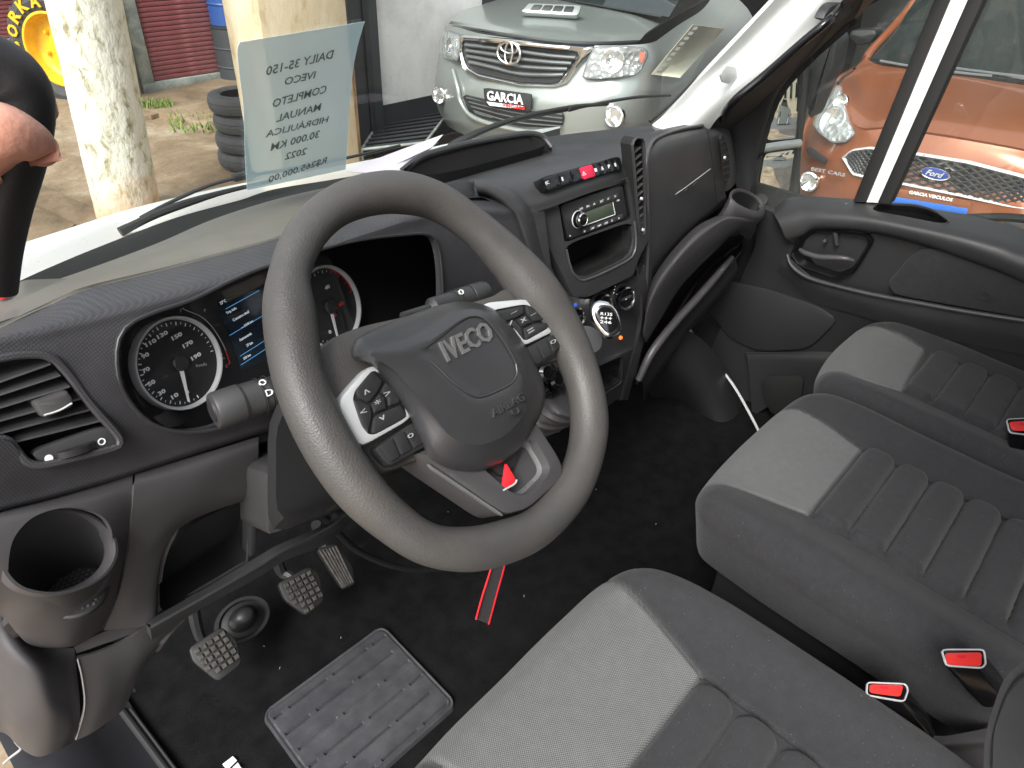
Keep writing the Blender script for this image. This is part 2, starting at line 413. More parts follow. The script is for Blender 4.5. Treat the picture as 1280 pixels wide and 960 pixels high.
mat('nail', (.72, .42, .34), .3)
glassmat('windscreen_glass', (.93, .97, .95), refl=.035, haze=.045)
glassmat('door_glass', (.94, .97, .95), refl=.03, haze=.02)
glassmat('lens', (1, 1, 1), refl=.03)

# =====================================================================================  STEERING WHEEL
W0 = V((-.471, 0, .908)); _t, _y = math.radians(40), math.radians(6)
WN = V((math.sin(_y)*math.cos(_t), -math.cos(_y)*math.cos(_t), math.sin(_t)))
WP = Pl(W0, WN); WU = V((math.cos(_y), math.sin(_y), 0)); WV = WN.cross(WU)
def depth(p): return (p-CAM).dot(fw)
def wring(pts, h=0): return WP.ring(pts, h)
sw = thing('steering_wheel', 'grey leather-look steering wheel with button pads and an embossed airbag cover', 'steering wheel', W0, kind='thing')
pairs = [((330, 400), (394, 385)), ((337, 340), (388, 345)), ((358, 285), (402, 310)), ((395, 245), (425, 285)), ((440, 222), (460, 270)), ((490, 215), (505, 266)),
         ((545, 227), (545, 276)), ((600, 260), (577, 300)), ((652, 303), (612, 338)), ((697, 350), (643, 382)), ((728, 405), (678, 424)), ((750, 470), (703, 465)),
         ((760, 530), (713, 518)), ((752, 582), (708, 565)), ((730, 632), (690, 602)), ((690, 676), (655, 640)), ((640, 703), (620, 652)), ((590, 714), (580, 659)),
         ((537, 707), (536, 654)), ((480, 678), (504, 628)), ((423, 630), (470, 588)), ((375, 560), (434, 530)), ((343, 482), (404, 460))]
cps, crs = [], []
for (o, i_) in pairs:
    c = WP.px((o[0]+i_[0])/2, (o[1]+i_[1])/2); a, b = WP.px(*o), WP.px(*i_)
    wpx = math.hypot(o[0]-i_[0], o[1]-i_[1])/2*depth(c)/F
    cps.append(c); crs.append(wpx*1.0)
b_ = B(); tube(b_, cps, crs, n=24, k=10, upv=WN, closed=True)
obj('rim', b_, 'rim', sw)
# spokes: one dished body behind the pads
b_ = B(); r = resample(cr(wring([(385, 490), (392, 450), (412, 425), (450, 408), (500, 396), (560, 384), (620, 368), (648, 352), (668, 352), (700, 385), (722, 430), (705, 448), (672, 462), (655, 510), (600, 570), (530, 575), (492, 588), (462, 590), (425, 560)], -.006), 5, True), 110)
plate(b_, r, .022, .006, WN); obj('spoke', b_, 'rim', sw)
# lower spoke
b_ = B(); low = fil(wring([(520, 566), (548, 586), (632, 644), (662, 636), (706, 596), (702, 575), (668, 522), (600, 540)], .004), [.1, .1, .2, .3, .3, .3, .1, .1])
plate(b_, resample(low, 70), .045, .004, WN); lo_ = obj('lower_spoke', b_, 'satin', sw)
b_ = B(); bw = resample(fil(wring([(585, 575), (642, 624), (662, 624), (697, 589), (672, 545), (630, 550)], .004), [.1, .25, .3, .3, .2, .1]), 50)
prism(b_, bw, .02, .014, WN, .2); cut(lo_, b_)
b_ = B(); o_ = wring([(536, 580), (546, 586), (630, 643), (629, 646), (540, 586)], .0045)
plate(b_, resample(o_, 40), .004, .001, WN); obj('spoke_trim', b_, 'satin_light', sw)
b_ = B(); bq = resample(fil(wring([(588, 578), (642, 621), (660, 621), (693, 589), (671, 549), (633, 553)], .0025), [.1, .25, .3, .3, .2, .1]), 50); loft(b_, [bq, shift(scl(bq, .80), -WN*.0125), shift(scl(bq, .3), -WN*.0128)], False, True); obj('spoke_bowl', b_, 'satin_light', sw, smooth=60)
b_ = B(); r = resample(fil(wring([(598, 572), (628, 596), (640, 592), (652, 566), (648, 550), (620, 555)], -.004), .2), 40); plate(b_, r, .008, .002, WN); obj('spoke_insert', b_, 'plastic_dark', sw)
b_ = B(); r = wring([(633, 578), (646, 601), (628, 614)], .004); plate(b_, resample(fil(r, .05, 2), 18), .003, .0005, WN); obj('red_tag', b_, 'print_red', sw, label='small red triangular tag in the lower spoke')
b_ = B(); tube(b_, [WP.px(646, 600, .004), WP.px(643, 605, .0045), WP.px(629, 613, .004)], .001, n=8); obj('tag_edge', b_, 'silver', sw)
# airbag cover
outl = [(440, 447), (443, 427), (460, 415), (483, 405), (520, 391), (550, 381), (572, 377), (597, 379), (618, 387), (638, 406), (656, 431), (672, 460), (681, 487), (677, 515), (660, 546), (644, 566), (620, 582), (595, 589), (563, 586), (538, 573), (527, 552), (512, 521), (494, 491), (475, 467), (462, 454)]
crest = [(462, 443), (470, 436), (485, 430), (505, 424), (527, 414), (550, 400), (572, 389), (594, 386), (612, 393), (628, 411), (644, 434), (657, 460), (663, 487), (658, 513), (643, 533), (630, 545), (612, 553), (595, 556), (574, 552), (558, 541), (545, 524), (529, 504), (511, 484), (495, 465), (478, 453)]
plat = [(528, 440), (532, 435), (540, 429), (550, 422), (560, 414), (572, 405), (584, 398), (596, 396), (607, 401), (619, 414), (631, 430), (641, 448), (646, 462), (645, 473), (640, 480), (633, 486), (622, 491), (610, 496), (598, 499), (588, 496), (578, 489), (567, 480), (556, 470), (545, 459), (534, 448)]
def rg(pts, h, n=100): return resample(cr(wring(pts, h), 8, True), n)
def mixp(a, b, t): return [(p[0]*(1-t)+q[0]*t, p[1]*(1-t)+q[1]*t) for p, q in zip(a, b)]
b_ = B()
rs = [rg(outl, -.04), rg(outl, .002), rg(outl, .008), rg(mixp(outl, crest, .12), .0135)]
for t in (.35, .6, .85): rs.append(rg(mixp(outl, crest, t), .0135+.0195*t))
rs.append(rg(mixp(outl, crest, .97), .0328)); rs.append(rg(crest, .0336)); rs.append(rg(mixp(crest, plat, .05), .0340)); rs.append(rg(mixp(crest, plat, .12), .0346)); rs.append(rg(mixp(crest, plat, .5), .038)); rs.append(rg(mixp(crest, plat, .86), .040))
rs.append(rg(plat, .0395)); rs.append(rg(mixp(crest, plat, 1.06), .038))
q = rg(mixp(crest, plat, 1.06), .038); c = cen(q)
for t in (.7, .4, .15): rs.append([c+(p-c)*t+WN*.0012*(1-t) for p in q])
loft(b_, rs, True, True); obj('airbag_cover', b_, 'airbag', sw, smooth=30)
b_ = B(); tube(b_, [WP.px(x, y, .0395) for x, y in [(537, 450), (549, 461), (562, 474), (577, 486), (590, 494), (601, 496), (614, 492), (629, 485), (640, 478), (646, 468), (645, 455)]], .0012, n=8); obj('cover_ridge', b_, 'airbag', sw)
b_ = B(); textfit(b_, 'IVECO', WP.px(559, 453, .0385), WP.px(618, 424, .0385), WV, .021, .0022, bold=.02)
obj('lettering', b_, 'logo', sw, smooth=0, label='raised letters on the airbag cover')
b_ = B(); textfit(b_, 'AIRBAG', WP.px(617, 522, .039), WP.px(656, 500, .039), WV, .0085, .0012); textfit(b_, 'U', WP.px(641, 520, .039), WP.px(650, 516, .039), WV, .006, .0012)
obj('lettering', b_, 'airbag', sw, smooth=0, label='faint moulded word below the centre of the cover')
# control pads
def pad(outer, inner, sub, cuts, subcuts, icons):
    p = B(); r = resample(fil(wring(outer, .008), .28), 60); plate(p, r, .02, .003, WN); o = obj('control_pad', p, 'silver', sw)
    p = B(); r = resample(fil(wring(inner, .0085), .22), 60); cupd = prism(p, r, .01, .005, WN); cut(o, p)
    p = B(); r2 = resample(fil(wring(inner, .0065), .22), 60); plate(p, inset(r2, .0006, WN), .006, .0004, WN); obj('pad_base', p, 'black', o)
    for c_ in cuts:
        p = B(); r = resample(fil(wring(c_, .0095), .14), 28); plate(p, inset(r, .0007, WN), .004, .0009, WN, dome=.0006); obj('button', p, 'gloss_black' if False else 'plastic_dark', o)
    p = B(); r = resample(fil(wring(sub, .006), .15), 50); plate(p, r, .018, .003, WN); s_ = obj('lower_pad', p, 'plastic_dark', sw)
    for c_ in subcuts:
        p = B(); r = resample(fil(wring(c_, .0078), .15), 24); plate(p, inset(r, .0005, WN), .003, .0008, WN); obj('button', p, 'plastic_dark', s_)
    p = B()
    for (x, y, s) in icons:
        textfit(p, s, WP.px(x-4, y+3, .0102), WP.px(x+3, y-1, .0102), WV, .0042, .0003)
    obj('symbol', p, 'print_grey', o, smooth=0)
pad([(463, 455), (428, 494), (424, 506), (435, 538), (449, 556), (458, 556), (516, 523), (512, 500), (485, 462)],
    [(466, 462), (444, 488), (441, 500), (452, 532), (461, 543), (470, 543), (510, 521), (505, 500), (482, 468)],
    [(468, 560), (480, 576), (489, 583), (537, 556), (533, 545), (520, 527), (512, 530)],
    [[(466, 462), (444, 488), (448, 498), (462, 504), (473, 490), (480, 476)], [(441, 500), (452, 532), (461, 543), (466, 518), (463, 506), (449, 500)],
     [(464, 542), (470, 543), (510, 521), (502, 505), (484, 512), (467, 520)], [(464, 505), (474, 491), (482, 497), (484, 511), (468, 517)], [(476, 489), (482, 477), (496, 484), (502, 503), (486, 509), (484, 497)]],
    [[(474, 556), (483, 572), (490, 578), (501, 571), (491, 547)], [(492, 546), (502, 570), (516, 562), (505, 538)], [(507, 537), (518, 561), (530, 554), (524, 535), (517, 531)]],
    [(460, 491, '^'), (456, 516, '<'), (480, 524, 'v'), (474, 504, '*'), (486, 493, '>'), (515, 546, 'o')])
pad([(600, 378), (655, 373), (671, 376), (697, 399), (700, 407), (692, 415), (655, 433), (640, 420)],
    [(612, 388), (655, 380), (666, 383), (686, 402), (686, 410), (656, 427), (645, 412)],
    [(655, 436), (695, 414), (703, 423), (703, 434), (691, 446), (672, 458), (664, 452)],
    [[(616, 390), (654, 381), (656, 392), (645, 398), (632, 402)], [(657, 381), (666, 383), (683, 400), (668, 402), (660, 392)], [(685, 402), (686, 410), (658, 426), (655, 410), (668, 404)], [(646, 399), (657, 393), (666, 403), (654, 409)], [(634, 403), (644, 400), (653, 411), (655, 424), (645, 412)]],
    [[(657, 438), (668, 454), (673, 456), (680, 450), (671, 431)], [(672, 430), (681, 449), (691, 443), (684, 423)], [(685, 422), (693, 441), (701, 433), (701, 424), (694, 416)]],
    [(644, 391, '~'), (668, 393, '-'), (665, 414, '='), (656, 401, 'x'), (640, 405, '/'), (693, 428, 'o')])
# column shroud and stalks
col_ = thing('steering_column', 'dark plastic steering column shroud behind the wheel, with a switch stalk on each side', 'steering column', (-.47, .1, .8), kind='thing')
b_ = B()
def colring(y, pts): return resample(fil([P(px, py, 'y', y) for px, py in pts], .25), 40)
loft(b_, [colring(.30, [(340, 500), (470, 400), (560, 430), (520, 560), (430, 640), (335, 660)]), colring(.14, [(335, 505), (455, 415), (560, 430), (560, 540), (420, 636), (334, 672)]),
          colring(.11, [(345, 515), (455, 425), (550, 435), (550, 535), (418, 622), (345, 655)])], True, True)
obj('shroud', b_, 'plastic_dark', col_)
def stalk(a, b, r, name, extra):
    t = (b-a).normalized(); L = (b-a).length
    p = B(); lathe(p, a, t, [(r*.62, -.001), (r*.66, .0), (r*.7, -.001), (r*.93, 0), (r, .003), (r*1.02, L*.3), (r*.98, L*.3+.0005), (r*.96, L*.52), (r*.93, L*.525), (r*.93, L*.62), (r*.88, L*.63), (r*.86, L), (r*.4, L*1.05), (r*.4, L*1.5)], 36, True, True)
    o = obj(name, p, 'plastic', col_)
    p = B()
    for f in (.31, .53, .63): lathe(p, a+t*L*f, t, [(r*.99, 0), (r*1.035, .0004), (r*1.035, .001), (r*.99, .0014)], 36, False, False)
    obj('groove_ring', p, 'black', o)
    p = B(); lathe(p, a-t*.0012, -t, [(r*.58, 0), (r*.56, .0012), (.0001, .0016)], 28, True, False); obj('end_button', p, 'plastic_dark', o)
    up = (V((0, 0, 1))-t*t.z).normalized(); side = t.cross(up); toc = (CAM-a); toc = (toc-t*toc.dot(t)).normalized()
    p = B()
    for f, g, s in extra:
        ang = Matrix.Rotation(math.radians(g), 3, t) @ toc; vv = t.cross(ang); vv = vv if vv.dot(V((0, 0, 1))) > 0 else -vv
        c_ = a+t*L*f+ang*r*1.0; textfit(p, s, c_-t*.004, c_+t*.004, vv, .007, .0008)
    obj('symbol', p, 'print_white', o, smooth=0)
stalk(P(267, 514, 'y', .165), P(372, 480, 'y', .155), .0198, 'light_stalk', [(.58, 8, 'D'), (.56, -30, 'O'), (.72, -15, 'I'), (.86, -20, '-o')])
stalk(P(606, 365, 'y', .125), P(540, 385, 'y', .125), .0148, 'wiper_stalk', [(.55, 20, 'o')])
# =====================================================================================  DASHBOARD
dash = thing('dashboard', 'dark grey van dashboard with dials, radio and air vents under the windscreen', 'dashboard', (-.1, .3, .5), kind='thing')
def R3(row): return [P(a, b, 'y', c) for a, b, c in row]
# --- top pad: driver side
ridge = [(-60, 434, .276), (0, 411, .282), (52, 387, .305), (105, 363, .31), (195, 340, .32), (270, 320, .32), (350, 297, .32), (430, 269, .33), (480, 255, .335), (535, 243, .34), (590, 238, .34), (670, 245, .34)]
def rx(row, xs):
    out = []
    for x in xs:
        for a, b in zip(row, row[1:]):
            if x <= b[0] or b is row[-1]: t = (x-a[0])/(b[0]-a[0]); out.append((x, a[1]+(b[1]-a[1])*t, a[2]+(b[2]-a[2])*t)); break
    return out
XS = [p[0] for p in ridge]
b_ = B(); surf(b_, [R3(r) for r in [
    rx([(-60, 408, .38), (0, 372, .40), (60, 353, .43), (165, 318, .46), (260, 276, .50), (340, 250, .54), (420, 232, .57), (500, 214, .57), (560, 206, .56), (670, 190, .5)], XS),
    rx([(-60, 412, .35), (0, 380, .36), (60, 358, .39), (165, 328, .43), (260, 291, .46), (340, 266, .50), (420, 245, .53), (500, 226, .53), (560, 215, .52), (670, 205, .45)], XS),
    rx([(-60, 425, .29), (0, 398, .31), (60, 374, .33), (165, 340, .36), (270, 308, .38), (350, 281, .40), (430, 257, .42), (510, 240, .43), (570, 226, .43), (670, 230, .4)], XS),
    ridge, [(x, y+4, d+.03) for x, y, d in ridge]]], 6, 5, .004)
obj('top_pad', b_, 'dash_top', dash)
# corner cover at the driver's end
b_ = B(); r = resample(fil([P(x, y, 'y', d) for x, y, d in [(-60, 402, .372), (28, 352, .40), (88, 350, .42), (105, 356, .40), (110, 366, .35), (60, 388, .315), (0, 406, .29), (-60, 430, .28)]], .18), 60)
rs = [shift(r, V((0, 0, -.012))), r, shift(scl(r, .97), V((0, 0, .003))), shift(scl(r, .7), V((0, 0, .004))), shift(scl(r, .3), V((0, 0, .004)))]
loft(b_, rs, True, True); cc_ = obj('corner_cover', b_, 'dash_top', dash)
b_ = B(); c = P(4, 371, 'y', .37); lathe(b_, c+V((0, 0, .002)), V((0, -.1, 1)), [(.008, 0), (.008, .002), (.0001, .003)], 24); obj('red_dot', b_, 'print_red', cc_)
# --- driver panel (grained)
def lp(a, b, t): return tuple(x*(1-t)+y*t for x, y in zip(a, b))
top = [(-60, 446, .232), (0, 424, .238), (60, 410, .241), (120, 395, .244), (200, 372, .246), (270, 352, .246), (337, 334, .246), (410, 305, .248), (470, 285, .252), (530, 268, .26), (600, 262, .275), (680, 262, .29)]
bot = [(-60, 655, .187), (0, 637, .192), (60, 622, .196), (120, 605, .199), (180, 586, .203), (240, 566, .206), (307, 544, .21), (400, 512, .21), (470, 480, .215), (540, 460, .22), (620, 440, .23), (700, 420, .24)]
rr = [[(-60, 434, .276), (0, 411, .282), (52, 387, .305), (105, 363, .31), (195, 340, .32), (270, 320, .32), (350, 297, .32), (430, 269, .33), (480, 255, .335), (535, 243, .34), (590, 238, .34), (670, 245, .34)],
      [lp(a, b, .55)[:2]+(lp(a, b, .55)[2]-.004,) for a, b in zip([(-60, 434, .276), (0, 411, .282), (52, 387, .305), (105, 363, .31), (195, 340, .32), (270, 320, .32), (350, 297, .32), (430, 269, .33), (480, 255, .335), (535, 243, .34), (590, 238, .34), (670, 245, .34)], top)],
      top] + [[lp(a, b, t)[:2]+(lp(a, b, t)[2]-.012*math.sin(PI*t),) for a, b in zip(top, bot)] for t in (.08, .2, .4, .6, .8, .94)] + [bot,
      [(x+2, y+5, d+.02) for x, y, d in bot], [(x+4, y+2, d+.05) for x, y, d in bot]]
b_ = B(); surf(b_, [R3(r) for r in rr], 6, 4, .010); dp = obj('driver_panel', b_, 'dash_grain', dash, smooth=50)
# cluster opening
PGo = P(220, 454, 'y', .275); PG = Pl(PGo, (math.sin(math.radians(15))*math.cos(math.radians(20)), -math.cos(math.radians(15))*math.cos(math.radians(20)), math.sin(math.radians(20))))
clo = [(148, 470), (147, 432), (160, 407), (195, 390), (240, 375), (285, 353), (320, 338), (345, 330), (400, 312), (450, 300), (500, 294), (536, 293), (548, 308), (553, 350), (553, 400), (540, 430), (420, 480), (330, 512), (280, 534), (232, 541), (190, 530), (160, 500)]
PF = pl3(P(150, 430, 'y', .225), P(540, 300, 'y', .245), P(230, 541, 'y', .197))
clr = resample(cr(PF.ring(clo), 6, True), 90)
b_ = B(); prism(b_, clr, .08, .17, PF.n); cut(dp, b_)
b_ = B(); c0 = clr; inn = resample(cr(PG.ring([(x, y) for x, y in clo], -.006), 6, True), 90)
back = [p+(cen(inn)-p)*.02 for p in inn]
loft(b_, [shift(c0, -PF.n*.0005), [a.lerp(b, .5) for a, b in zip(c0, back)], back], False, True); hood = obj('cluster_housing', b_, 'cluster_black', dash)
b_ = B(); frame(b_, clr, .004, .004, .0015, PF.n); obj('cluster_rim', b_, 'plastic_dark', dash)
# instruments
GU = V((math.cos(math.radians(15)), math.sin(math.radians(15)), 0)); GV = PG.n.cross(GU)
def gauge(cx, cy, R_, labels, a0, a1, ticks, needle, red=None, name='speedometer'):
    c = PG.px(cx, cy, .004)
    t = obj(name, *(lambda q: (lathe(q, c, PG.n, [(R_*.93, -.004), (R_*.93, .003), (.0001, .003)], 64), (q, 'gauge'))[1])(B()), dash)
    q = B(); lathe(q, c, PG.n, [(R_*.92, -.002), (R_*.92, .006), (R_*.95, .009), (R_*.985, .009), (R_, .006), (R_, -.004)], 72, False, False); obj('bezel', q, 'dial_ring', t)
    def ang(x, y):
        d = PG.px(x, y)-PG.px(cx, cy); return math.degrees(math.atan2(d.dot(GV), d.dot(GU)))
    labels = [(x, y, s_, rd) for x, y, s_, rd in labels]; needle = ang(*needle)
    def at(a, r, h=.0035): return c+(GU*math.cos(a)+GV*math.sin(a))*R_*r+PG.n*h
    q = B(); q2 = B()
    for i in range(ticks+1):
        a = math.radians(a0+(a1-a0)*i/ticks); big = i % 2 == 0; qq = q2 if red and i/ticks >= red else q
        t_ = (GU*-math.sin(a)+GV*math.cos(a))*R_*(.012 if big else .008)
        p, s = at(a, .80 if big else .83), at(a, .87); v = [qq.verts.new(x) for x in (p-t_, p+t_, s+t_, s-t_)]; qq.faces.new(v)
    obj('tick_marks', q, 'print_white', t, smooth=0, kind='stuff')
    if red:
        av = [math.radians(a0+(a1-a0)*(red+(1-red)*i/12)) for i in range(13)]
        loft(q2, [[at(a, .88) for a in av], [at(a, .905) for a in av]], False, False, False)
        obj('red_zone', q2, 'print_red', t, smooth=0)
    q = B(); q2 = B()
    for x, y, s, rd in labels:
        x, y = cx+(x-cx)*.86, cy+(y-cy)*.90; o = PG.px(x, y, .0076); wd = .042*len(s)*R_
        textfit(q2 if rd else q, s, o-GU*wd-GV*R_*.05, o+GU*wd-GV*R_*.05, GV, R_*.09, .0003, bold=.03)
    obj('numerals', q, 'print_white', t, smooth=0)
    if len(q2.verts): obj('red_numerals', q2, 'print_red', t, smooth=0)
    else: q2.free()
    na = math.radians(needle); q = B(); d = at(na, 1, 0)-c; d.normalize(); s = d.cross(PG.n)
    r = [c+PG.n*.0065+d*R_*.12-s*R_*.045, c+PG.n*.0065+d*R_*.12+s*R_*.045, c+PG.n*.0065+d*R_*.84+s*R_*.02, c+PG.n*.0065+d*R_*.84-s*R_*.02]
    plate(q, r, .0012, 0, PG.n); obj('needle', q, 'print_white', t)
    q = B(); lathe(q, c, PG.n, [(R_*.17, .003), (R_*.17, .0075), (R_*.14, .009), (.0001, .0095)], 28); obj('needle_hub', q, 'plastic_dark', t)
    return t, at
sp = [(236, 494, '0', 0), (218, 499, '10', 0), (199, 494, '30', 0), (184, 481, '50', 0), (176, 463, '70', 0), (175, 443, '90', 0), (183, 425, '110', 0), (200, 414, '130', 0), (221, 416, '150', 0), (237, 427, '170', 0), (249, 444, '190', 0)]
g1, at1 = gauge(221, 454, .0535, sp, -88, -88-282, 38, (232, 501))
b_ = B(); textfit(b_, 'km/h', at1(math.radians(-40), .42), at1(math.radians(-33), .66), GV, .0035, .0002); obj('lettering', b_, 'print_grey', g1, smooth=0)
tp = [(413, 418, '0', 0), (390, 414, '10', 0), (374, 396, '20', 0), (380, 360, '30', 0), (409, 356, '40', 0), (429, 379, '60', 1), (424, 364, '50', 0)]
tp.pop()
g2, at2 = gauge(409, 384, .0585, tp, -88, -88-270, 30, (419, 424), .8, 'tachometer')
b_ = B(); o = PG.px(418, 388, .0076); textfit(b_, '[]', o-GU*.006, o+GU*.006, GV, .007, .0002); o = PG.px(418, 394, .0076); plate(b_, [o-GU*.004-GV*.0025, o+GU*.004-GV*.0025, o+GU*.004+GV*.0025, o-GU*.004+GV*.0025], .0004, 0, PG.n)
obj('warning_symbols', b_, 'print_red', g2, smooth=0)
# cluster face between the dials
b_ = B(); plate(b_, resample(cr(PG.ring([(x, y) for x, y in clo], .0), 6, True), 90), .003, 0, PG.n); face = obj('cluster_face', b_, 'cluster_black', dash)
b_ = B(); r = PG.ring([(272, 376), (330, 359), (352, 353), (378, 430), (355, 447), (300, 461)], .0015)
r = PG.ring([(272, 376), (352, 352), (381, 434), (302, 462)], .0015); plate(b_, r, .002, .0003, PG.n); lc = obj('display', b_, 'screen', face)
def sln(q, x, y, s, L, h): 
    a = PG.px(x, y, .002); b = a+GU*L; textfit(q, s, a, b, GV, h, .0002)
b_ = B(); b2 = B()
sln(b_, 276, 381, '27°C', .009, .0036); sln(b_, 284, 394, 'Trip Info', .016, .004); sln(b_, 292, 402, 'Consumo atual', .026, .0035); sln(b_, 302, 411, '--- l/100 km', .02, .003)
sln(b_, 300, 427, 'Autonomia', .020, .0035); sln(b_, 309, 434, '77 km', .010, .0035); sln(b_, 305, 450, '250 km', .012, .003); obj('lettering', b_, 'screen_text', lc, smooth=0)
for (x, y, L) in ((282, 386, .056), (287, 419, .056), (300, 445, .05), (301, 456, .05)):
    a = PG.px(x, y, .002); plate(b2, [a, a+GU*L, a+GU*L-GV*.0007, a-GV*.0007], .0003, 0, PG.n)
obj('screen_lines', b2, 'screen_blue', lc, smooth=0)
b_ = B(); tube(b_, PG.ring([(228, 385), (233, 388), (250, 395), (262, 405), (271, 417), (278, 429), (282, 438)], .002), .0006, n=6); obj('fuel_scale', b_, 'ring_grey', face)
b_ = B(); tube(b_, PG.ring([(282, 438), (285, 447), (287, 454), (283, 456)], .002), .0008, n=6); obj('fuel_reserve_mark', b_, 'print_red', face)
b_ = B()
for x, y, s in ((226, 390, 'F'), (273, 440, 'o'), (276, 445, 'u'), (279, 450, 'n'), (283, 460, 'E'), (256, 390, 'P')): sln(b_, x, y, s, .003, .003)
obj('symbol', b_, 'print_grey', face, smooth=0)
# clear cover of the cluster
b_ = B(); plate(b_, resample(cr([p+PG.n*.020 for p in PG.ring(clo)], 6, True), 90), .001, 0, PG.n); obj('cluster_lens', b_, 'lens', dash)
# --- driver's air vent
PV = pl3(P(0, 455, 'y', .226), P(150, 550, 'y', .195), P(45, 580, 'y', .196))
vo = [(-60, 452), (0, 444), (30, 439), (58, 441), (78, 456), (110, 500), (150, 545), (153, 556), (120, 566), (50, 583), (30, 580), (10, 555), (-60, 480)]
vo = [(-70, 470), (-20, 452), (20, 444), (52, 443), (70, 450), (88, 470), (112, 504), (150, 546), (151, 558), (118, 567), (52, 583), (32, 578), (8, 545), (-40, 560)]
vr = resample(fil(PV.ring(vo), .3), 80)
b_ = B(); prism(b_, vr, .04, .05, PV.n); cut(dp, b_)
vent = obj('air_vent', *(lambda q: (cup(q, shift(vr, -PV.n*.0003), .045, PV.n), (q, 'plastic_dark'))[1])(B()), dash)
b_ = B(); frame(b_, vr, .007, .006, .0025, PV.n); obj('vent_surround', b_, 'dash_grain', vent)
for i in range(7):
    t = i/6; y0 = 474+ t*88; x1 = 62+t*72+(6 if i > 2 else 0)
    a = PV.px(-60, y0+23, -.006); b = PV.px(x1, y0-20-4*t, -.006)
    if i == 6: continue
    d = (b-a).normalized(); n = PV.n; up = n.cross(d).normalized(); up = up if up.z > 0 else -up
    tl = (n*.85-up*.3).normalized(); up2 = (up-tl*up.dot(tl)).normalized(); q = B()
    sec = lambda p: [p-tl*.018-up2*.0008, p-tl*.018+up2*.0008, p+tl*.002+up2*.0011, p+tl*.0035, p+tl*.002-up2*.0011]
    loft(q, [sec(a), sec(b)], True, True); obj('slat', q, 'plastic', vent)
b_ = B(); r = resample(fil(PV.ring([(42, 503), (84, 488), (91, 497), (92, 509), (60, 522), (53, 522)], .006), .15), 40); plate(b_, r, .022, .003, PV.n); tb = obj('vent_tab', b_, 'satin', vent)
b_ = B(); tube(b_, [PV.px(55, 519, .0065), PV.px(74, 513, .0065), PV.px(90, 504, .0065)], .0009, n=8); obj('tab_edge', b_, 'ring_grey', tb)
b_ = B(); r = resample(fil(PV.ring([(38, 565), (132, 532), (151, 548), (150, 558), (118, 567), (52, 583)], -.002), .2), 50); plate(b_, r, .01, .002, PV.n); vb = obj('vent_control_plate', b_, 'plastic', vent)
b_ = B(); a, b = PV.px(72, 570, -.001), PV.px(118, 555, -.001); d = (b-a).normalized(); up = PV.n.cross(d); m_ = (a+b)/2
L = (b-a).length/2
secs = []
for i in range(13):
    t = -1+2*i/12; h = .0075*math.sqrt(max(0, 1-t*t*.97)); secs.append([m_+d*L*t+up*.0032*s_+PV.n*(h if ab else -.004) for s_, ab in ((-1, 0), (-1, 1), (1, 1), (1, 0))])
loft(b_, secs, True, True); tw = obj('thumbwheel', b_, 'rubber', vb, smooth=0)
b_ = B(); lathe(b_, PV.px(61, 573, -.0018), PV.n, [(.0036, 0), (.0036, .0004), (.0001, .0005)], 20); obj('open_mark', b_, 'print_white', vb)
b_ = B(); lathe(b_, PV.px(127, 552, -.0018), PV.n, [(.0024, 0), (.0024, .0005), (.0036, .0005), (.0036, 0)], 20, False, False); obj('closed_mark', b_, 'print_white', vb)
# --- lower driver trim: cup holder, knee panel, storage pocket
b_ = B(); surf(b_, [R3(r) for r in [
    [(-60, 656, .193), (0, 639, .198), (60, 624, .202), (120, 607, .205), (166, 593, .208)],
    [(-60, 665, .180), (0, 650, .178), (60, 638, .178), (120, 625, .183), (165, 615, .190)],
    [(-60, 700, .168), (0, 700, .160), (60, 690, .160), (120, 670, .168), (163, 645, .186)],
    [(-60, 770, .180), (0, 745, .166), (60, 752, .160), (125, 735, .170), (156, 690, .192)],
    [(-60, 800, .21), (-10, 760, .19), (30, 790, .190), (92, 800, .192), (144, 750, .205)],
    [(-60, 810, .23), (-6, 768, .205), (38, 806, .212), (92, 808, .215), (135, 786, .225)]]], 8, 6, .005)
ch = obj('cup_holder', b_, 'satin', dash, smooth=60)
ZC = pl3(P(5, 695, 'y', .172), P(70, 645, 'y', .195), P(138, 690, 'y', .172))
cc = [(2, 700), (5, 675), (25, 652), (55, 641), (85, 641), (115, 652), (135, 672), (138, 695), (125, 717), (100, 732), (65, 740), (30, 735), (10, 720)]
crg = resample(cr(ZC.ring(cc), 6, True), 64)
top_n = ZC.n; b_ = B(); prism(b_, crg, .04, .03, ZC.n); cut(ch, b_)
b_ = B(); dn = V((.0, .25, -1)).normalized(); base = [P(48, 720, 'z', .6)]*0
bot_c = cen(crg)+dn*.085; bot_r = [bot_c+(p-cen(crg))*.70 for p in crg]
bot_r = [p-dn*(p-bot_c).dot(dn) for p in bot_r]
loft(b_, [scl(crg, 1.02), crg, [a.lerp(b, .5) for a, b in zip(crg, bot_r)], bot_r], False, True); well = obj('cup_well', b_, 'plastic', ch)
b_ = B(); q = [shift(scl(crg, 1.12), -ZC.n*.003), shift(scl(crg, 1.08), ZC.n*.006), shift(scl(crg, 1.02), ZC.n*.0065), shift(scl(crg, .985), ZC.n*.001), shift(scl(crg, .98), -ZC.n*.01)]
loft(b_, q, False, False); obj('cup_rim', b_, 'satin', ch, smooth=60)
b_ = B(); lathe(b_, bot_c-dn*.004, -dn, [(.030, -.002), (.030, .002), (.028, .004), (.0001, .004)], 40); mt_ = obj('cup_mat', b_, 'rubber', ch)
b_ = B(); u_ = dn.orthogonal().normalized(); v_ = dn.cross(u_)
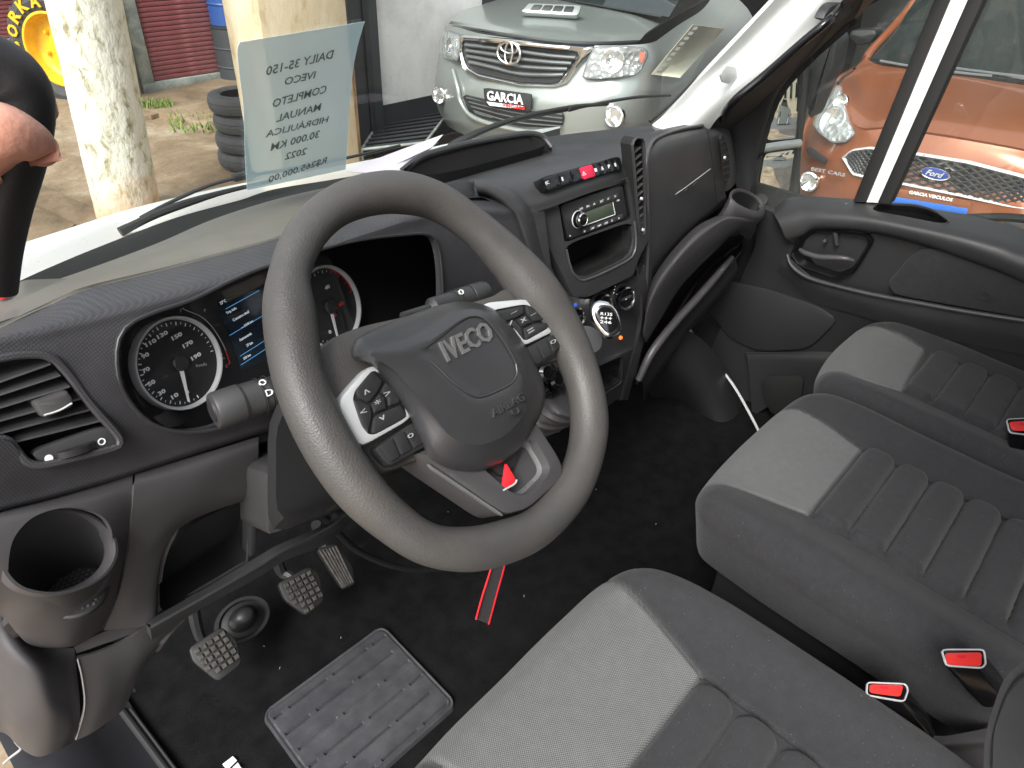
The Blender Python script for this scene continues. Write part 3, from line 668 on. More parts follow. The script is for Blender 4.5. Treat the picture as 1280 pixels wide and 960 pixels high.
for i in range(-6, 7):
    for j in range(-6, 7):
        x, y = (i+.5*(j % 2))*.0052, j*.0045
        if x*x+y*y < .026**2: lathe(b_, bot_c-dn*.0082+u_*x+v_*y, -dn, [(.002, 0), (.0016, .0008), (.0001, .0009)], 6)
obj('cup_mat_studs', b_, 'heelpad', mt_, kind='stuff')
# knee panel right of the seam, above the pocket
b_ = B(); surf(b_, [R3(r) for r in [
    [(169, 592, .208), (220, 577, .21), (270, 562, .212), (323, 546, .214)],
    [(168, 604, .190), (220, 590, .193), (270, 574, .197), (323, 558, .205)],
    [(166, 630, .184), (215, 615, .186), (262, 601, .191), (323, 588, .205)],
    [(163, 660, .184), (205, 650, .187), (255, 630, .193), (324, 612, .206)],
    [(160, 700, .190), (192, 690, .190), (240, 650, .205), (322, 620, .217)]]], 6, 6, .004)
kp = obj('knee_panel', b_, 'satin', dash, smooth=60)
b_ = B(); surf(b_, [R3(r) for r in [
    [(166, 630, .185), (196, 645, .191), (222, 655, .197), (214, 660, .205)], [(158, 700, .192), (185, 690, .192), (204, 690, .196), (202, 695, .21)],
    [(148, 745, .198), (170, 750, .196), (194, 735, .198), (197, 738, .212)], [(130, 788, .206), (160, 785, .203), (192, 782, .20), (198, 783, .21)]]], 5, 5, .004)
obj('pocket_side', b_, 'satin', dash, smooth=60)
b_ = B(); pk = resample(fil([P(x, y, 'y', d) for x, y, d in [(200, 700, .215), (240, 655, .22), (312, 620, .225), (318, 640, .225), (316, 690, .225), (300, 708, .225), (200, 768, .215)]], .15), 50)
cup(b_, pk, .12, V((0, -1, 0))); pk_ = obj('storage_pocket', b_, 'black', dash)
b_ = B(); q = [P(x, y, 'y', d) for x, y, d in [(196, 768, .222), (300, 706, .223), (309, 699, .223), (311, 640, .224), (306, 632, .224)]]; tube(b_, q, .0018, n=8); obj('pocket_lip', b_, 'satin', pk_)
b_ = B(); r = [P(x, y, 'y', d) for x, y, d in [(313, 625, .216), (321, 615, .216), (322, 690, .216), (313, 696, .216)]]; plate(b_, r, .02, .002, V((0, -1, 0))); obj('pocket_post', b_, 'plastic', dash)
# black backing behind the lower dash
b_ = B(); surf(b_, [R3(r) for r in [[(-60, 640, .25), (120, 600, .25), (330, 540, .25), (560, 450, .27), (700, 420, .29)], [(-60, 780, .26), (130, 760, .25), (330, 640, .27), (430, 600, .30), (700, 520, .33)], [(-60, 830, .28), (130, 800, .30), (330, 660, .36), (440, 600, .40), (700, 540, .42)]]], 4, 4, .004)
obj('knee_backing', b_, 'plastic_dark', dash)
# grey bar under the pocket
b_ = B(); surf(b_, [R3(r) for r in [[(188, 774, .200), (250, 739, .200), (320, 697, .200), (350, 680, .202), (395, 661, .21), (412, 652, .22), (418, 637, .23), (445, 629, .24)],
    [(188, 786, .186), (250, 751, .186), (320, 711, .187), (350, 692, .189), (390, 672, .197), (420, 655, .205), (432, 645, .215), (460, 632, .225)],
    [(190, 800, .195), (250, 762, .195), (322, 722, .197), (360, 699, .199), (400, 684, .206), (425, 666, .215), (440, 652, .225), (470, 642, .235)]]], 5, 4, .012)
obj('lower_rail', b_, 'plastic', dash)
# steering column lower cover
b_ = B(); r = resample(fil([P(x, y, 'y', d) for x, y, d in [(333, 590, .15), (398, 560, .15), (420, 600, .13), (425, 634, .13), (335, 672, .15)]], .12), 40); plate(b_, r, .08, .006, V((0, -.9, .4)).normalized()); obj('column_cover', b_, 'plastic', dash)
# lower left end of the dash and its hatch
b_ = B(); surf(b_, [R3(r) for r in [
    [(-70, 740, .27), (-20, 742, .245), (10, 775, .228), (36, 802, .220), (60, 810, .218), (93, 810, .217)],
    [(-70, 790, .27), (-20, 800, .235), (15, 820, .207), (45, 832, .194), (72, 840, .198), (96, 840, .210)],
    [(-70, 850, .28), (-20, 850, .240), (20, 860, .205), (52, 870, .187), (80, 880, .194), (100, 880, .208)],
    [(-60, 900, .29), (-10, 885, .252), (20, 905, .215), (55, 905, .194), (85, 905, .200), (98, 910, .213)],
    [(-50, 930, .30), (0, 915, .262), (25, 935, .235), (48, 946, .215), (75, 937, .214), (93, 926, .223)]]], 6, 6, .006)
obj('end_panel', b_, 'satin', dash, smooth=60)
b_ = B(); surf(b_, [R3(r) for r in [
    [(97, 822, .210), (120, 816, .208), (150, 804, .207), (180, 786, .206), (215, 768, .21), (245, 750, .215)],
    [(102, 850, .206), (128, 842, .203), (152, 832, .204), (178, 818, .205), (205, 795, .21), (230, 770, .218)],
    [(105, 885, .208), (128, 876, .205), (148, 864, .207), (166, 850, .21), (190, 815, .215), (215, 785, .222)],
    [(94, 926, .222), (115, 916, .218), (138, 900, .218), (156, 884, .22), (172, 850, .225), (200, 805, .228)]]], 6, 6, .004)
ht = obj('fuse_hatch', b_, 'satin', dash, smooth=60)
b_ = B(); q = R3([(97, 824, .2085), (103, 850, .2045), (105.5, 885, .2065), (95, 924, .2205)]); tube(b_, q, .0009, n=6); obj('hatch_edge', b_, 'ring_grey', ht)
b_ = B(); surf(b_, [R3(r) for r in [[(90, 812, .22), (150, 802, .222), (195, 780, .222)], [(90, 830, .222), (150, 815, .222), (195, 795, .222)], [(92, 925, .24), (110, 920, .24), (130, 910, .24)]]], 4, 4, .004); obj('hatch_backing', b_, 'black', dash)
b_ = B(); surf(b_, [R3(r) for r in [[(93, 809, .2165), (130, 790, .215), (190, 770, .212)], [(96, 817, .2155), (135, 803, .212), (188, 784, .21)]]], 4, 3, .004); obj('hatch_lintel', b_, 'satin', dash)

# --- centre: storage bin on top, arch, switches, radio, tray, climate controls
b_ = B(); surf(b_, [R3(r) for r in [
    [(500, 212, .56), (600, 190, .57), (680, 172, .56), (760, 162, .53), (830, 155, .49), (880, 150, .45), (920, 150, .42)],
    [(510, 226, .50), (600, 205, .50), (680, 182, .50), (760, 168, .49), (830, 160, .46), (880, 154, .43), (915, 154, .40)],
    [(520, 240, .42), (600, 216, .42), (690, 192, .42), (760, 178, .42), (812, 166, .41), (860, 157, .40), (905, 156, .385)],
    [(530, 246, .37), (600, 226, .36), (690, 207, .35), (765, 190, .345), (800, 180, .345), (840, 168, .35), (895, 158, .37)],
    [(560, 250, .34), (620, 238, .32), (680, 227, .312), (740, 209, .308), (792, 192, .31), (830, 178, .32), (880, 168, .35)],
    [(600, 258, .315), (640, 254, .30), (672, 250, .292), (740, 226, .288), (796, 209, .292), (830, 196, .31), (870, 185, .34)],
    [(620, 270, .30), (650, 267, .29), (680, 262, .285), (740, 240, .282), (800, 222, .288), (830, 210, .31), (870, 195, .34)]]], 7, 6, .01)
ct = obj('centre_top', b_, 'plastic', dash, smooth=60)
bo = [(500, 215), (520, 200), (545, 190), (587, 180), (630, 172), (658, 169), (674, 172), (684, 181), (668, 187), (625, 199), (580, 211), (550, 217), (522, 219)]
PB = pl3(P(510, 215, 'y', .44), P(684, 182, 'y', .42), P(600, 178, 'y', .47))
b_ = B(); r = resample(fil([PB.px(x, y) for x, y in bo], .25), 60); prism(b_, r, .08, .05, V((0, -.3, 1)).normalized()); cut(ct, b_)
b_ = B(); cup(b_, r, .05, V((0, -.3, 1)).normalized()); bn = obj('storage_bin', b_, 'black', dash)
hb = B(); q0 = [P(x, y, 'y', d) for x, y, d in [(503, 214, .46), (525, 197, .47), (548, 189, .475), (587, 179, .475), (630, 171, .47), (660, 167, .46), (678, 171, .45), (690, 184, .43)]]
tube(hb, q0, .006, n=10, k=6); obj('bin_hood', hb, 'plastic', bn)
hb = B(); bk = [p+V((.0, -.004, -.055)) for p in q0]; loft(hb, [cr(q0, 5), cr(bk, 5)], False, False, False); obj('bin_wall', hb, 'plastic_dark', bn)
# raised block beside the bin
b_ = B(); r = resample(fil([P(x, y, 'y', d) for x, y, d in [(540, 232, .33), (580, 222, .33), (593, 226, .32), (596, 244, .31), (560, 252, .31)]], .2), 40); plate(b_, r, .03, .005); obj('sensor_block', b_, 'plastic_dark', dash)
# arch down from the block, left edge of the centre stack
b_ = B(); surf(b_, [R3(r) for r in [
    [(592, 224, .325), (615, 226, .315), (640, 236, .30), (655, 250, .29), (664, 264, .283), (676, 300, .272), (694, 345, .26), (712, 385, .25), (725, 420, .245)],
    [(594, 232, .312), (612, 233, .302), (633, 243, .287), (648, 256, .277), (656, 268, .270), (667, 302, .258), (684, 345, .248), (702, 385, .24), (716, 425, .235)],
    [(597, 242, .315), (610, 243, .305), (627, 252, .290), (638, 262, .280), (646, 271, .273), (657, 304, .262), (672, 345, .252), (690, 388, .245), (706, 428, .24)],
    [(600, 246, .345), (612, 248, .335), (624, 257, .32), (634, 266, .31), (642, 275, .30), (652, 306, .29), (666, 345, .28), (686, 390, .27), (700, 430, .27)]]], 5, 5, .004)
obj('stack_arch', b_, 'plastic', dash, smooth=60)
# centre air vent behind the rim
b_ = B(); r = resample(fil([P(x, y, 'y', .30) for x, y in [(560, 250), (605, 246), (640, 272), (668, 345), (640, 350), (580, 290)]], .15), 40); cup(b_, r, .05, V((0, -1, 0))); v2 = obj('air_vent', b_, 'black', dash)
for i in range(6):
    q = B(); a = P(596+i*10, 268+i*17, 'y', .302); b = P(634+i*6, 254+i*16, 'y', .302); sec = lambda p: [p+V((0, 0, .0012)), p+V((0, .018, .004)), p+V((0, .018, .002)), p+V((0, 0, -.0012))]
    loft(q, [sec(a), sec(b)], True, True); obj('slat', q, 'plastic', v2)
PC = Pl(P(740, 250, 'y', .285), (-math.sin(math.radians(4)), -math.cos(math.radians(4))*math.cos(math.radians(14)), math.sin(math.radians(14))))
CU = V((math.cos(math.radians(4)), -math.sin(math.radians(4)), 0)); CV = PC.n.cross(CU)
def cplate(pts, h, th, bev, m, nm, par, f=.1, n=50, dome=0):
    q = B(); plate(q, resample(fil(PC.ring(pts, h), f), n), th, bev, PC.n, dome); return obj(nm, q, m, par)
# centre fascia
fa = cplate([(662, 262), (803, 216), (812, 240), (812, 300), (800, 322), (792, 345), (735, 372), (718, 372)], 0, .03, .003, 'plastic', 'centre_fascia', dash, .06, 80)
b_ = B(); prism(b_, resample(fil(PC.ring([(698, 254), (784, 224), (792, 272), (706, 304)]), .04), 40), .02, .016, PC.n); cut(fa, b_)
b_ = B(); tr_ = resample(fil(PC.ring([(704, 307), (790, 276), (793, 300), (790, 315), (780, 325), (735, 346), (721, 344), (714, 335)]), .25), 50); prism(b_, tr_, .02, .05, PC.n); cut(fa, b_)
b_ = B(); cup(b_, shift(tr_, -PC.n*.006), .09, PC.n); obj('open_tray', b_, 'black', dash)
b_ = B(); q = PC.ring([(708, 312), (713, 332), (720, 346), (735, 349), (782, 327), (793, 315), (795, 298), (793, 276)], .001); tube(b_, q, .0022, n=8, k=6); obj('tray_lip', b_, 'satin', dash)
b_ = B(); q = PC.ring([(664, 262), (700, 249), (740, 236), (803, 216)], .0008); tube(b_, q, .0006, n=6); obj('seam_line', b_, 'satin', dash)
# radio
ra = cplate([(701, 258), (778, 230), (785, 271), (710, 300)], -.004, .012, .0015, 'plastic_dark', 'radio', dash, .03, 40)
b_ = B(); frame(b_, resample(fil(PC.ring([(700, 257), (780, 229), (787, 272), (709, 302)], -.003), .03), 40), .0025, .003, .0015, PC.n); obj('radio_frame', b_, 'gloss_black', ra)
cplate([(730, 267), (765, 253), (768, 267), (733, 281)], -.003, .002, .0003, 'lcd', 'display', ra, .03, 20)
b_ = B(); kc = PC.px(721, 274, -.004); lathe(b_, kc, PC.n, [(.0155, 0), (.0155, .003), (.0145, .004), (.0135, .003), (.0120, .003), (.0120, .014), (.0105, .016), (.0001, .0165)], 36); kn = obj('knob', b_, 'gloss_black', ra)
b_ = B(); lathe(b_, kc, PC.n, [(.0125, .010), (.0130, .012), (.0125, .0155), (.0105, .0172), (.0098, .0165)], 36, False, False); obj('knob_ring', b_, 'chrome', kn)
b_ = B(); lathe(b_, kc, PC.n, [(.0158, .002), (.0162, .0035), (.0152, .0045)], 36, False, False); obj('knob_skirt', b_, 'ring_grey', kn)
for i in range(6):
    x, y = 722+i*8.7, 260-i*3.2
    o = cplate([(x, y), (x+7.5, y-2.8), (x+8.6, y+3.4), (x+1, y+6.2)], -.0025, .003, .0006, 'plastic', 'button', ra, .1, 20)
for i in range(6):
    x, y = 728+i*8.6, 287-i*3.3
    o = cplate([(x, y), (x+7.4, y-2.9), (x+8.2, y+2.6), (x+.8, y+5.5)], -.0025, .003, .0006, 'plastic', 'button', ra, .1, 20)
b_ = B()
for i, s in enumerate(['AM', 'SRC', 'A', 'BT', '<', '>']):
    a = PC.px(724.5+i*8.7, 263-i*3.2, -.0015); textfit(b_, s, a, a+CU*(.009 if len(s) > 1 else .005), CV, .0038, .0002)
for i, s in enumerate(['1', '2 INT', '3 RPT', '4 RD', '5', '6']):
    a = PC.px(730+i*8.6, 290.5-i*3.3, -.0015); textfit(b_, s, a, a+CU*(.010 if len(s) > 1 else .004), CV, .0034, .0002)
a = PC.px(771, 252, -.003); textfit(b_, 'USB', a, a+CU*.008, CV, .003, .0002); a = PC.px(712, 296, -.003); textfit(b_, 'o', a, a+CU*.003, CV, .003, .0002)
for pp in (((728, 283), (769, 268)), ((766, 253), (769, 268))):
    a, b = PC.px(*pp[0], -.003), PC.px(*pp[1], -.003); tube(b_, [a, b], .0006, n=6)
obj('symbol', b_, 'print_white', ra, smooth=0)
# switch strip, on the curved top
PS = pl3(P(676, 224, 'y', .300), P(775, 196, 'y', .300), P(683, 240, 'y', .288))
def splate(pts, h, th, bev, m, nm, par, f=.08, n=28):
    q = B(); plate(q, resample(fil(PS.ring(pts, h), f), n), th, bev, PS.n); return obj(nm, q, m, par)
st = splate([(676, 222), (773, 195), (778, 209), (683, 239)], .006, .02, .001, 'gloss_black', 'switch_strip', dash, .07, 40)
xs = [678, 697, 712, 724.5, 741, 750, 759, 767, 775]
SU = (PS.px(775, 196)-PS.px(676, 224)).normalized(); SV = PS.n.cross(SU); SV = SV if SV.z > 0 else -SV
for i in range(8):
    x0, x1 = xs[i], xs[i+1]; f = lambda x: 223-(x-676)*.275; hz = i == 3
    splate([(x0, f(x0)), (x1-.7, f(x1-.7)), (x1+4, f(x1-.7)+14.6), (x0+5, f(x0)+15)], .0068 if not hz else .0078, .003, .0005, 'red_button' if hz else 'gloss_black', 'hazard_button' if hz else 'switch', st, .06, 20)
b_ = B()
for x, s, wd in ((683, '(C', .009), (703, '8', .004), (728.5, '\u25b3', .01), (744, 'oo', .007), (752.5, 'A', .006), (761, 'P', .006), (769, '8', .004)):
    a = PS.px(x, 223-(x-676)*.275+11, .0085 if x == 728.5 else .0075); textfit(b_, s, a, a+SU*wd, SV, .007, .0003)
obj('symbol', b_, 'print_white', st, smooth=0)
# lower centre: climate panel
b_ = B(); surf(b_, [R3(r) for r in [
    [(690, 352, .262), (735, 374, .258), (795, 346, .258), (810, 325, .262), (812, 300, .268)], [(700, 390, .25), (740, 395, .25), (798, 365, .25), (812, 350, .255), (815, 345, .26)],
    [(700, 440, .24), (740, 445, .24), (790, 430, .24), (800, 425, .25), (806, 420, .255)], [(700, 470, .235), (735, 470, .235), (782, 445, .235), (795, 440, .245), (802, 438, .25)],
    [(705, 520, .25), (735, 520, .25), (770, 500, .25), (785, 480, .25), (795, 470, .255)]]], 5, 5, .02)
cpn = obj('climate_panel', b_, 'plastic', dash)
b_ = B(); r = resample(fil([P(x, y, 'y', .237) for x, y in [(743, 458), (778, 443), (776, 478), (750, 495), (742, 492)]], .1), 30); prism(b_, r, .03, .03, V((0, -1, 0))); cut(cpn, b_)
b_ = B(); cup(b_, shift(r, V((0, .006, 0))), .05, V((0, -1, 0))); obj('lower_tray', b_, 'black', dash)
b_ = B(); frame(b_, shift(r, V((0, -.003, 0))), .003, .003, .001, V((0, -1, 0))); obj('lower_tray_rim', b_, 'plastic_dark', dash)
def knob(cx, cy, y, r, nm='climate_knob', lab=None):
    c = P(cx, cy, 'y', y); ax = V((-.12, -1, .28)).normalized(); q = B()
    lathe(q, c-ax*.03, ax, [(r*1.18, 0), (r*1.18, .012), (r*1.1, .014), (r*.95, .012), (r*.95, .025)], 40, False, False); base_ = obj('knob_socket', q, 'black', dash)
    q = B(); lathe(q, c-ax*.012, ax, [(r*.95, -.01), (r*.98, .006), (r, .010), (r*.97, .0135), (r*.84, .014), (r*.80, .010)], 40, False, False); k_ = obj(nm, q, 'chrome', dash)
    q = B(); lathe(q, c-ax*.012, ax, [(r*.82, .009), (r*.6, .008), (.0001, .0085)], 32); obj('knob_face', q, 'gloss_black', k_)
    u = ax.cross(V((0, 0, 1))).normalized(); v = u.cross(ax); q = B(); plate(q, resample(fil([c-ax*.003+u*a*r+v*b*r for a, b in ((-.75, -.12), (.75, -.12), (.75, .12), (-.75, .12))], .3), 24), .006, .001, ax); obj('knob_grip', q, 'plastic_dark', k_)
    q = B(); s = c+ax*.0045+u*r*.3+v*r*.0; textfit(q, 'I', s, s+u*.002, v, r*.1, .0002); obj('knob_mark', q, 'print_white', k_, smooth=0)
knob(784, 373, .225, .0245); knob(757, 381, .232, .021); knob(722, 398, .24, .021)
b_ = B(); c = P(775, 422, 'y', .234); lathe(b_, c, V((0, -1, .2)), [(.0045, 0), (.0045, .003), (.003, .005), (.0001, .0055)], 16); obj('orange_lamp', b_, 'orange_lamp', dash)
b_ = B(); c = P(719, 381, 'y', .24); lathe(b_, c, V((0, -1, .2)), [(.004, 0), (.004, .002), (.0001, .003)], 12); obj('blue_mark', b_, 'blue_lamp', dash)
b_ = B()
for i in range(5): lathe(b_, P(770.5-i*.9, 350+i*4, 'y', .246), V((0, -1, .2)), [(.0012, 0), (.0012, .001), (.0001, .0015)], 6)
obj('dial_marks', b_, 'print_white', dash, kind='stuff')
# tall vent at the edge of the glove box
PVv = pl3(P(795, 180, 'y', .272), P(804, 180, 'y', .270), P(803, 292, 'y', .252))
b_ = B(); r = resample(fil(PVv.ring([(791, 178), (797, 172), (805, 174), (806, 200), (807, 292), (800, 294), (798, 270), (793, 200)], .002), .15), 50); cup(b_, r, .03, PVv.n); tv = obj('tall_air_vent', b_, 'black', dash)
b_ = B(); frame(b_, r, .003, .004, .0015, PVv.n); obj('vent_surround', b_, 'plastic', tv)
for i in range(12):
    q = B(); y = 187+i*9; xa = 793+i*.65; a = PVv.px(xa, y+5, -.001); b = PVv.px(xa+9, y-3, -.001); d = V((0, 1, -.2)).normalized()
    sec = lambda p: [p+V((0, 0, .0011)), p+d*.016+V((0, 0, .0009)), p+d*.016-V((0, 0, .0009)), p-V((0, 0, .0011))]
    loft(q, [sec(a), sec(b)], True, True); obj('slat', q, 'satin', tv)
b_ = B()
for (x, y) in ((801, 248), (803, 287)):
    lathe(b_, PVv.px(x, y, .001), PVv.n, [(.003, 0), (.003, .004), (.0001, .005)], 12)
obj('vent_tab', b_, 'ring_grey', tv, kind='stuff')
# glove box lid
b_ = B(); surf(b_, [R3(r) for r in [
    [(806, 176, .335), (822, 164, .35), (850, 157, .37), (880, 152, .385), (900, 153, .39)],
    [(807, 186, .305), (824, 172, .315), (852, 165, .33), (878, 160, .345), (896, 158, .352)],
    [(808, 200, .285), (826, 192, .290), (852, 184, .302), (880, 175, .318), (899, 170, .33)],
    [(811, 240, .270), (830, 235, .278), (855, 226, .290), (882, 216, .308), (903, 208, .323)],
    [(811, 290, .262), (832, 282, .268), (856, 268, .282), (884, 252, .302), (906, 238, .318)],
    [(809, 335, .258), (822, 322, .264), (850, 296, .28), (882, 268, .30), (908, 246, .315)],
    [(806, 372, .262), (816, 345, .272), (848, 305, .29), (880, 275, .31), (908, 254, .325)]]], 7, 6, .012)
gb = obj('glove_box_lid', b_, 'plastic', dash, smooth=60)
b_ = B(); tube(b_, R3([(807, 372, .258), (809, 335, .254), (810, 290, .258), (809, 240, .266), (808, 205, .276), (812, 184, .293), (822, 172, .312), (850, 162, .332), (878, 157, .346)]), .004, n=10, k=6); obj('lid_edge', b_, 'satin', gb)
b_ = B(); tube(b_, R3([(872, 155, .36), (884, 163, .33), (889, 190, .312), (893, 222, .303), (896, 255, .299)]), .0011, n=6, k=5); obj('lid_seam', b_, 'black', gb)
b_ = B(); tube(b_, R3([(840, 246, .281), (860, 232, .2855), (888, 211, .305)]), .0007, n=6); obj('scratch', b_, 'ring_grey', gb, label='long pale scratch across the glove box lid')
b_ = B(); a = P(857, 239, 'y', .2835); textfit(b_, 'AIRBAG', a, P(872, 229, 'y', .291), V((0, 0, 1)), .006, .0007); obj('lettering', b_, 'plastic_dark', gb, smooth=0)
# end vent
PE = pl3(P(902, 165, 'y', .325), P(914, 172, 'y', .332), P(910, 228, 'y', .312))
b_ = B(); surf(b_, [R3(r) for r in [[(893, 154, .37), (903, 156, .37), (912, 163, .38), (917, 175, .40)], [(897, 170, .333), (905, 172, .335), (914, 180, .35), (920, 195, .38)], [(901, 205, .325), (908, 206, .327), (917, 210, .34), (922, 215, .37)], [(904, 240, .318), (910, 238, .32), (917, 232, .335), (921, 226, .36)]]], 5, 6, .01)
ev = obj('end_vent', b_, 'satin', dash, smooth=60)
b_ = B(); r = resample(fil(PE.ring([(900, 170), (906, 168), (912, 195), (913, 222), (906, 230), (904, 200)], .006), .25), 36); plate(b_, r, .004, .0005, PE.n); obj('vent_throat', b_, 'black', ev)
for i in range(7):
    q = B(); y = 176+i*8; a = PE.px(902+i*.5, y+2, .007); b = PE.px(910+i*.4, y-1, .007); tube(q, [a, b], .0011, n=6); obj('slat', q, 'plastic', ev)
b_ = B(); lathe(b_, PE.px(905, 197, .008), PE.n, [(.004, 0), (.004, .004), (.0001, .005)], 14); obj('vent_tab', b_, 'silver', ev)
# outer cup holder and parcel shelf on the passenger side
CP = pl3(P(917, 247, 'y', .245), P(952, 262, 'y', .235), P(935, 240, 'y', .285))
ccr = resample(cr(CP.ring([(915, 245), (920, 239), (930, 239), (944, 246), (953, 256), (952, 263), (942, 264), (928, 259), (918, 252)]), 6, True), 50)
b_ = B(); ax = V((0, 0, 1)); loft(b_, [shift(scl(ccr, .9), V((.01, .045, -.085))), shift(scl(ccr, 1.12), V((0, .015, -.05))), shift(scl(ccr, 1.2), V((0, 0, -.015))), shift(scl(ccr, 1.16), V((0, 0, .001))), shift(scl(ccr, 1.05), V((0, 0, .003))), scl(ccr, 1.0), shift(scl(ccr, .85), V((0, .015, -.05)))], True, True); oc = obj('outer_cup_holder', b_, 'satin', dash, smooth=50)
b_ = B(); loft(b_, [shift(scl(ccr, .99), V((0, 0, -.003))), shift(scl(ccr, .84), V((0, .014, -.048)))], False, True); obj('cup_well', b_, 'black', oc)
b_ = B(); surf(b_, [R3(r) for r in [
    [(912, 260, .30), (900, 268, .29), (872, 282, .28), (845, 308, .27), (822, 338, .262), (811, 362, .258), (806, 385, .262)],
    [(926, 270, .230), (905, 272, .222), (876, 288, .214), (850, 314, .208), (826, 345, .208), (813, 370, .215), (807, 390, .225)],
    [(942, 275, .215), (910, 276, .212), (882, 298, .204), (856, 322, .20), (832, 352, .20), (818, 378, .21), (808, 400, .222)],
    [(945, 285, .225), (920, 287, .222), (892, 307, .214), (866, 330, .21), (842, 358, .212), (824, 390, .22), (806, 420, .232)],
    [(938, 300, .25), (918, 292, .245), (896, 312, .24), (872, 335, .235), (848, 362, .238), (828, 395, .243), (808, 428, .25)]]], 6, 6, .006)
obj('shelf_brow', b_, 'satin', dash, smooth=60)
b_ = B(); surf(b_, [R3(r) for r in [[(930, 290, .30), (880, 310, .30), (830, 370, .30), (800, 440, .29)], [(930, 300, .34), (880, 340, .36), (840, 400, .36), (800, 470, .33)], [(925, 315, .30), (880, 370, .30), (835, 425, .29), (795, 480, .275)]]], 6, 5, .004)
obj('parcel_shelf', b_, 'plastic_dark', dash)
b_ = B(); tube(b_, R3([(915, 322, .262), (900, 340, .250), (872, 372, .240), (842, 405, .235), (815, 440, .235), (798, 475, .24)]), [.006, .009, .010, .010, .010, .008], n=14, k=8, flat=1.0); sl = obj('shelf_lip', b_, 'satin', dash)
b_ = B(); surf(b_, [R3(r) for r in [[(920, 325, .27), (880, 370, .25), (842, 412, .245), (803, 470, .25)], [(922, 340, .275), (885, 385, .262), (850, 425, .26), (806, 488, .265)], [(905, 350, .33), (880, 390, .34), (850, 430, .34), (806, 500, .33)]]], 6, 5, .004)
obj('shelf_underside', b_, 'plastic_dark', dash)
b_ = B(); surf(b_, [R3(r) for r in [[(803, 330, .27), (808, 360, .262), (806, 400, .25), (800, 440, .245), (785, 500, .25)], [(795, 335, .262), (800, 370, .25), (799, 405, .24), (790, 445, .236), (775, 500, .245)], [(790, 340, .30), (794, 370, .29), (792, 405, .28), (782, 445, .276), (770, 500, .28)]]], 6, 5, .006); obj('stack_side', b_, 'plastic', dash)

# =====================================================================================  GEAR LEVER
gl = thing('gear_lever', 'short gear lever with chrome-topped knob rising from the dash beside the steering wheel', 'gear lever', (.02, .13, .7))
kc = P(757, 398, 'y', .105); ka = (V((-.45, -.72, .53))).normalized()
tip = kc; bs = P(712, 452, 'y', .20)
b_ = B(); ax = (kc-bs).normalized(); lathe(b_, bs, ax, [(.030, 0), (.027, .02), (.022, .05), (.020, .075), (.022, .09), (.026, .10)], 36, True, True); obj('lever_sleeve', b_, 'satin', gl)
for k_ in range(4):
    b_ = B(); c = bs+ax*(.012+k_*.012); lathe(b_, c, ax, [(.028-k_*.001, -.002), (.0295-k_*.001, 0), (.028-k_*.001, .002)], 32, False, False); obj('sleeve_rib', b_, 'plastic', gl)
b_ = B(); KN = Pl(kc, (-.62, -.58, .53)); kr = resample(cr(KN.ring([(742, 385), (750, 379), (762, 382), (771, 393), (774, 409), (768, 417), (758, 419), (748, 408), (741, 396)]), 6, True), 50)
loft(b_, [shift(scl(kr, .75), -KN.n*.032), shift(scl(kr, 1.0), -KN.n*.022), shift(scl(kr, 1.22), -KN.n*.008), shift(scl(kr, 1.16), -KN.n*.002), shift(scl(kr, 1.0), KN.n*.002), shift(scl(kr, .82), KN.n*.002)], True, True); kb = obj('knob', b_, 'chrome', gl, smooth=60)
b_ = B(); plate(b_, shift(scl(kr, .84), KN.n*.0035), .004, .001, KN.n, dome=.001); obj('pattern_plate', b_, 'gloss_black', kb)
b_ = B(); ku = (KN.px(769, 398)-KN.px(747, 392)).normalized(); ku = (ku+V((.25, -.1, .12))).normalized(); kv = KN.n.cross(ku); kv = kv if kv.z > 0 else -kv
for i, s in enumerate(('R135', '+++', '246')):
    a = kc+KN.n*.0052-ku*.0095+kv*(.0045-i*.0065); textfit(b_, s, a, a+ku*.019, kv, .0048, .0003)
obj('shift_pattern', b_, 'print_white', kb, smooth=0)
# gaiter and dark hardware below
b_ = B(); gc = P(704, 515, 'y', .17); rs = []
for i in range(17):
    t = i/16; rr_ = .052+.018*t+.006*math.sin(i*PI*.8); c = gc+V((.01*t, .10*t-.02, .045-.1*t)); rs.append([c+V((math.cos(a)*rr_, math.sin(a)*rr_*.8, math.sin(a)*.012)) for a in [2*PI*j/36 for j in range(36)]])
loft(b_, rs, True, True); obj('gaiter', b_, 'satin', gl, smooth=70)
for k_, (x, y, rx) in enumerate([(684, 466, .017), (697, 474, .02), (687, 486, .016), (700, 490, .017)]):
    b_ = B(); c = P(x, y, 'y', .17+.004*k_); lathe(b_, c, V((.2*k_-.3, -.8, .6)), [(rx, -.02), (rx, .004), (rx*.7, .008), (rx*.5, .003), (.0001, .003)], 18); obj('lever_clamp', b_, 'gloss_black', gl)
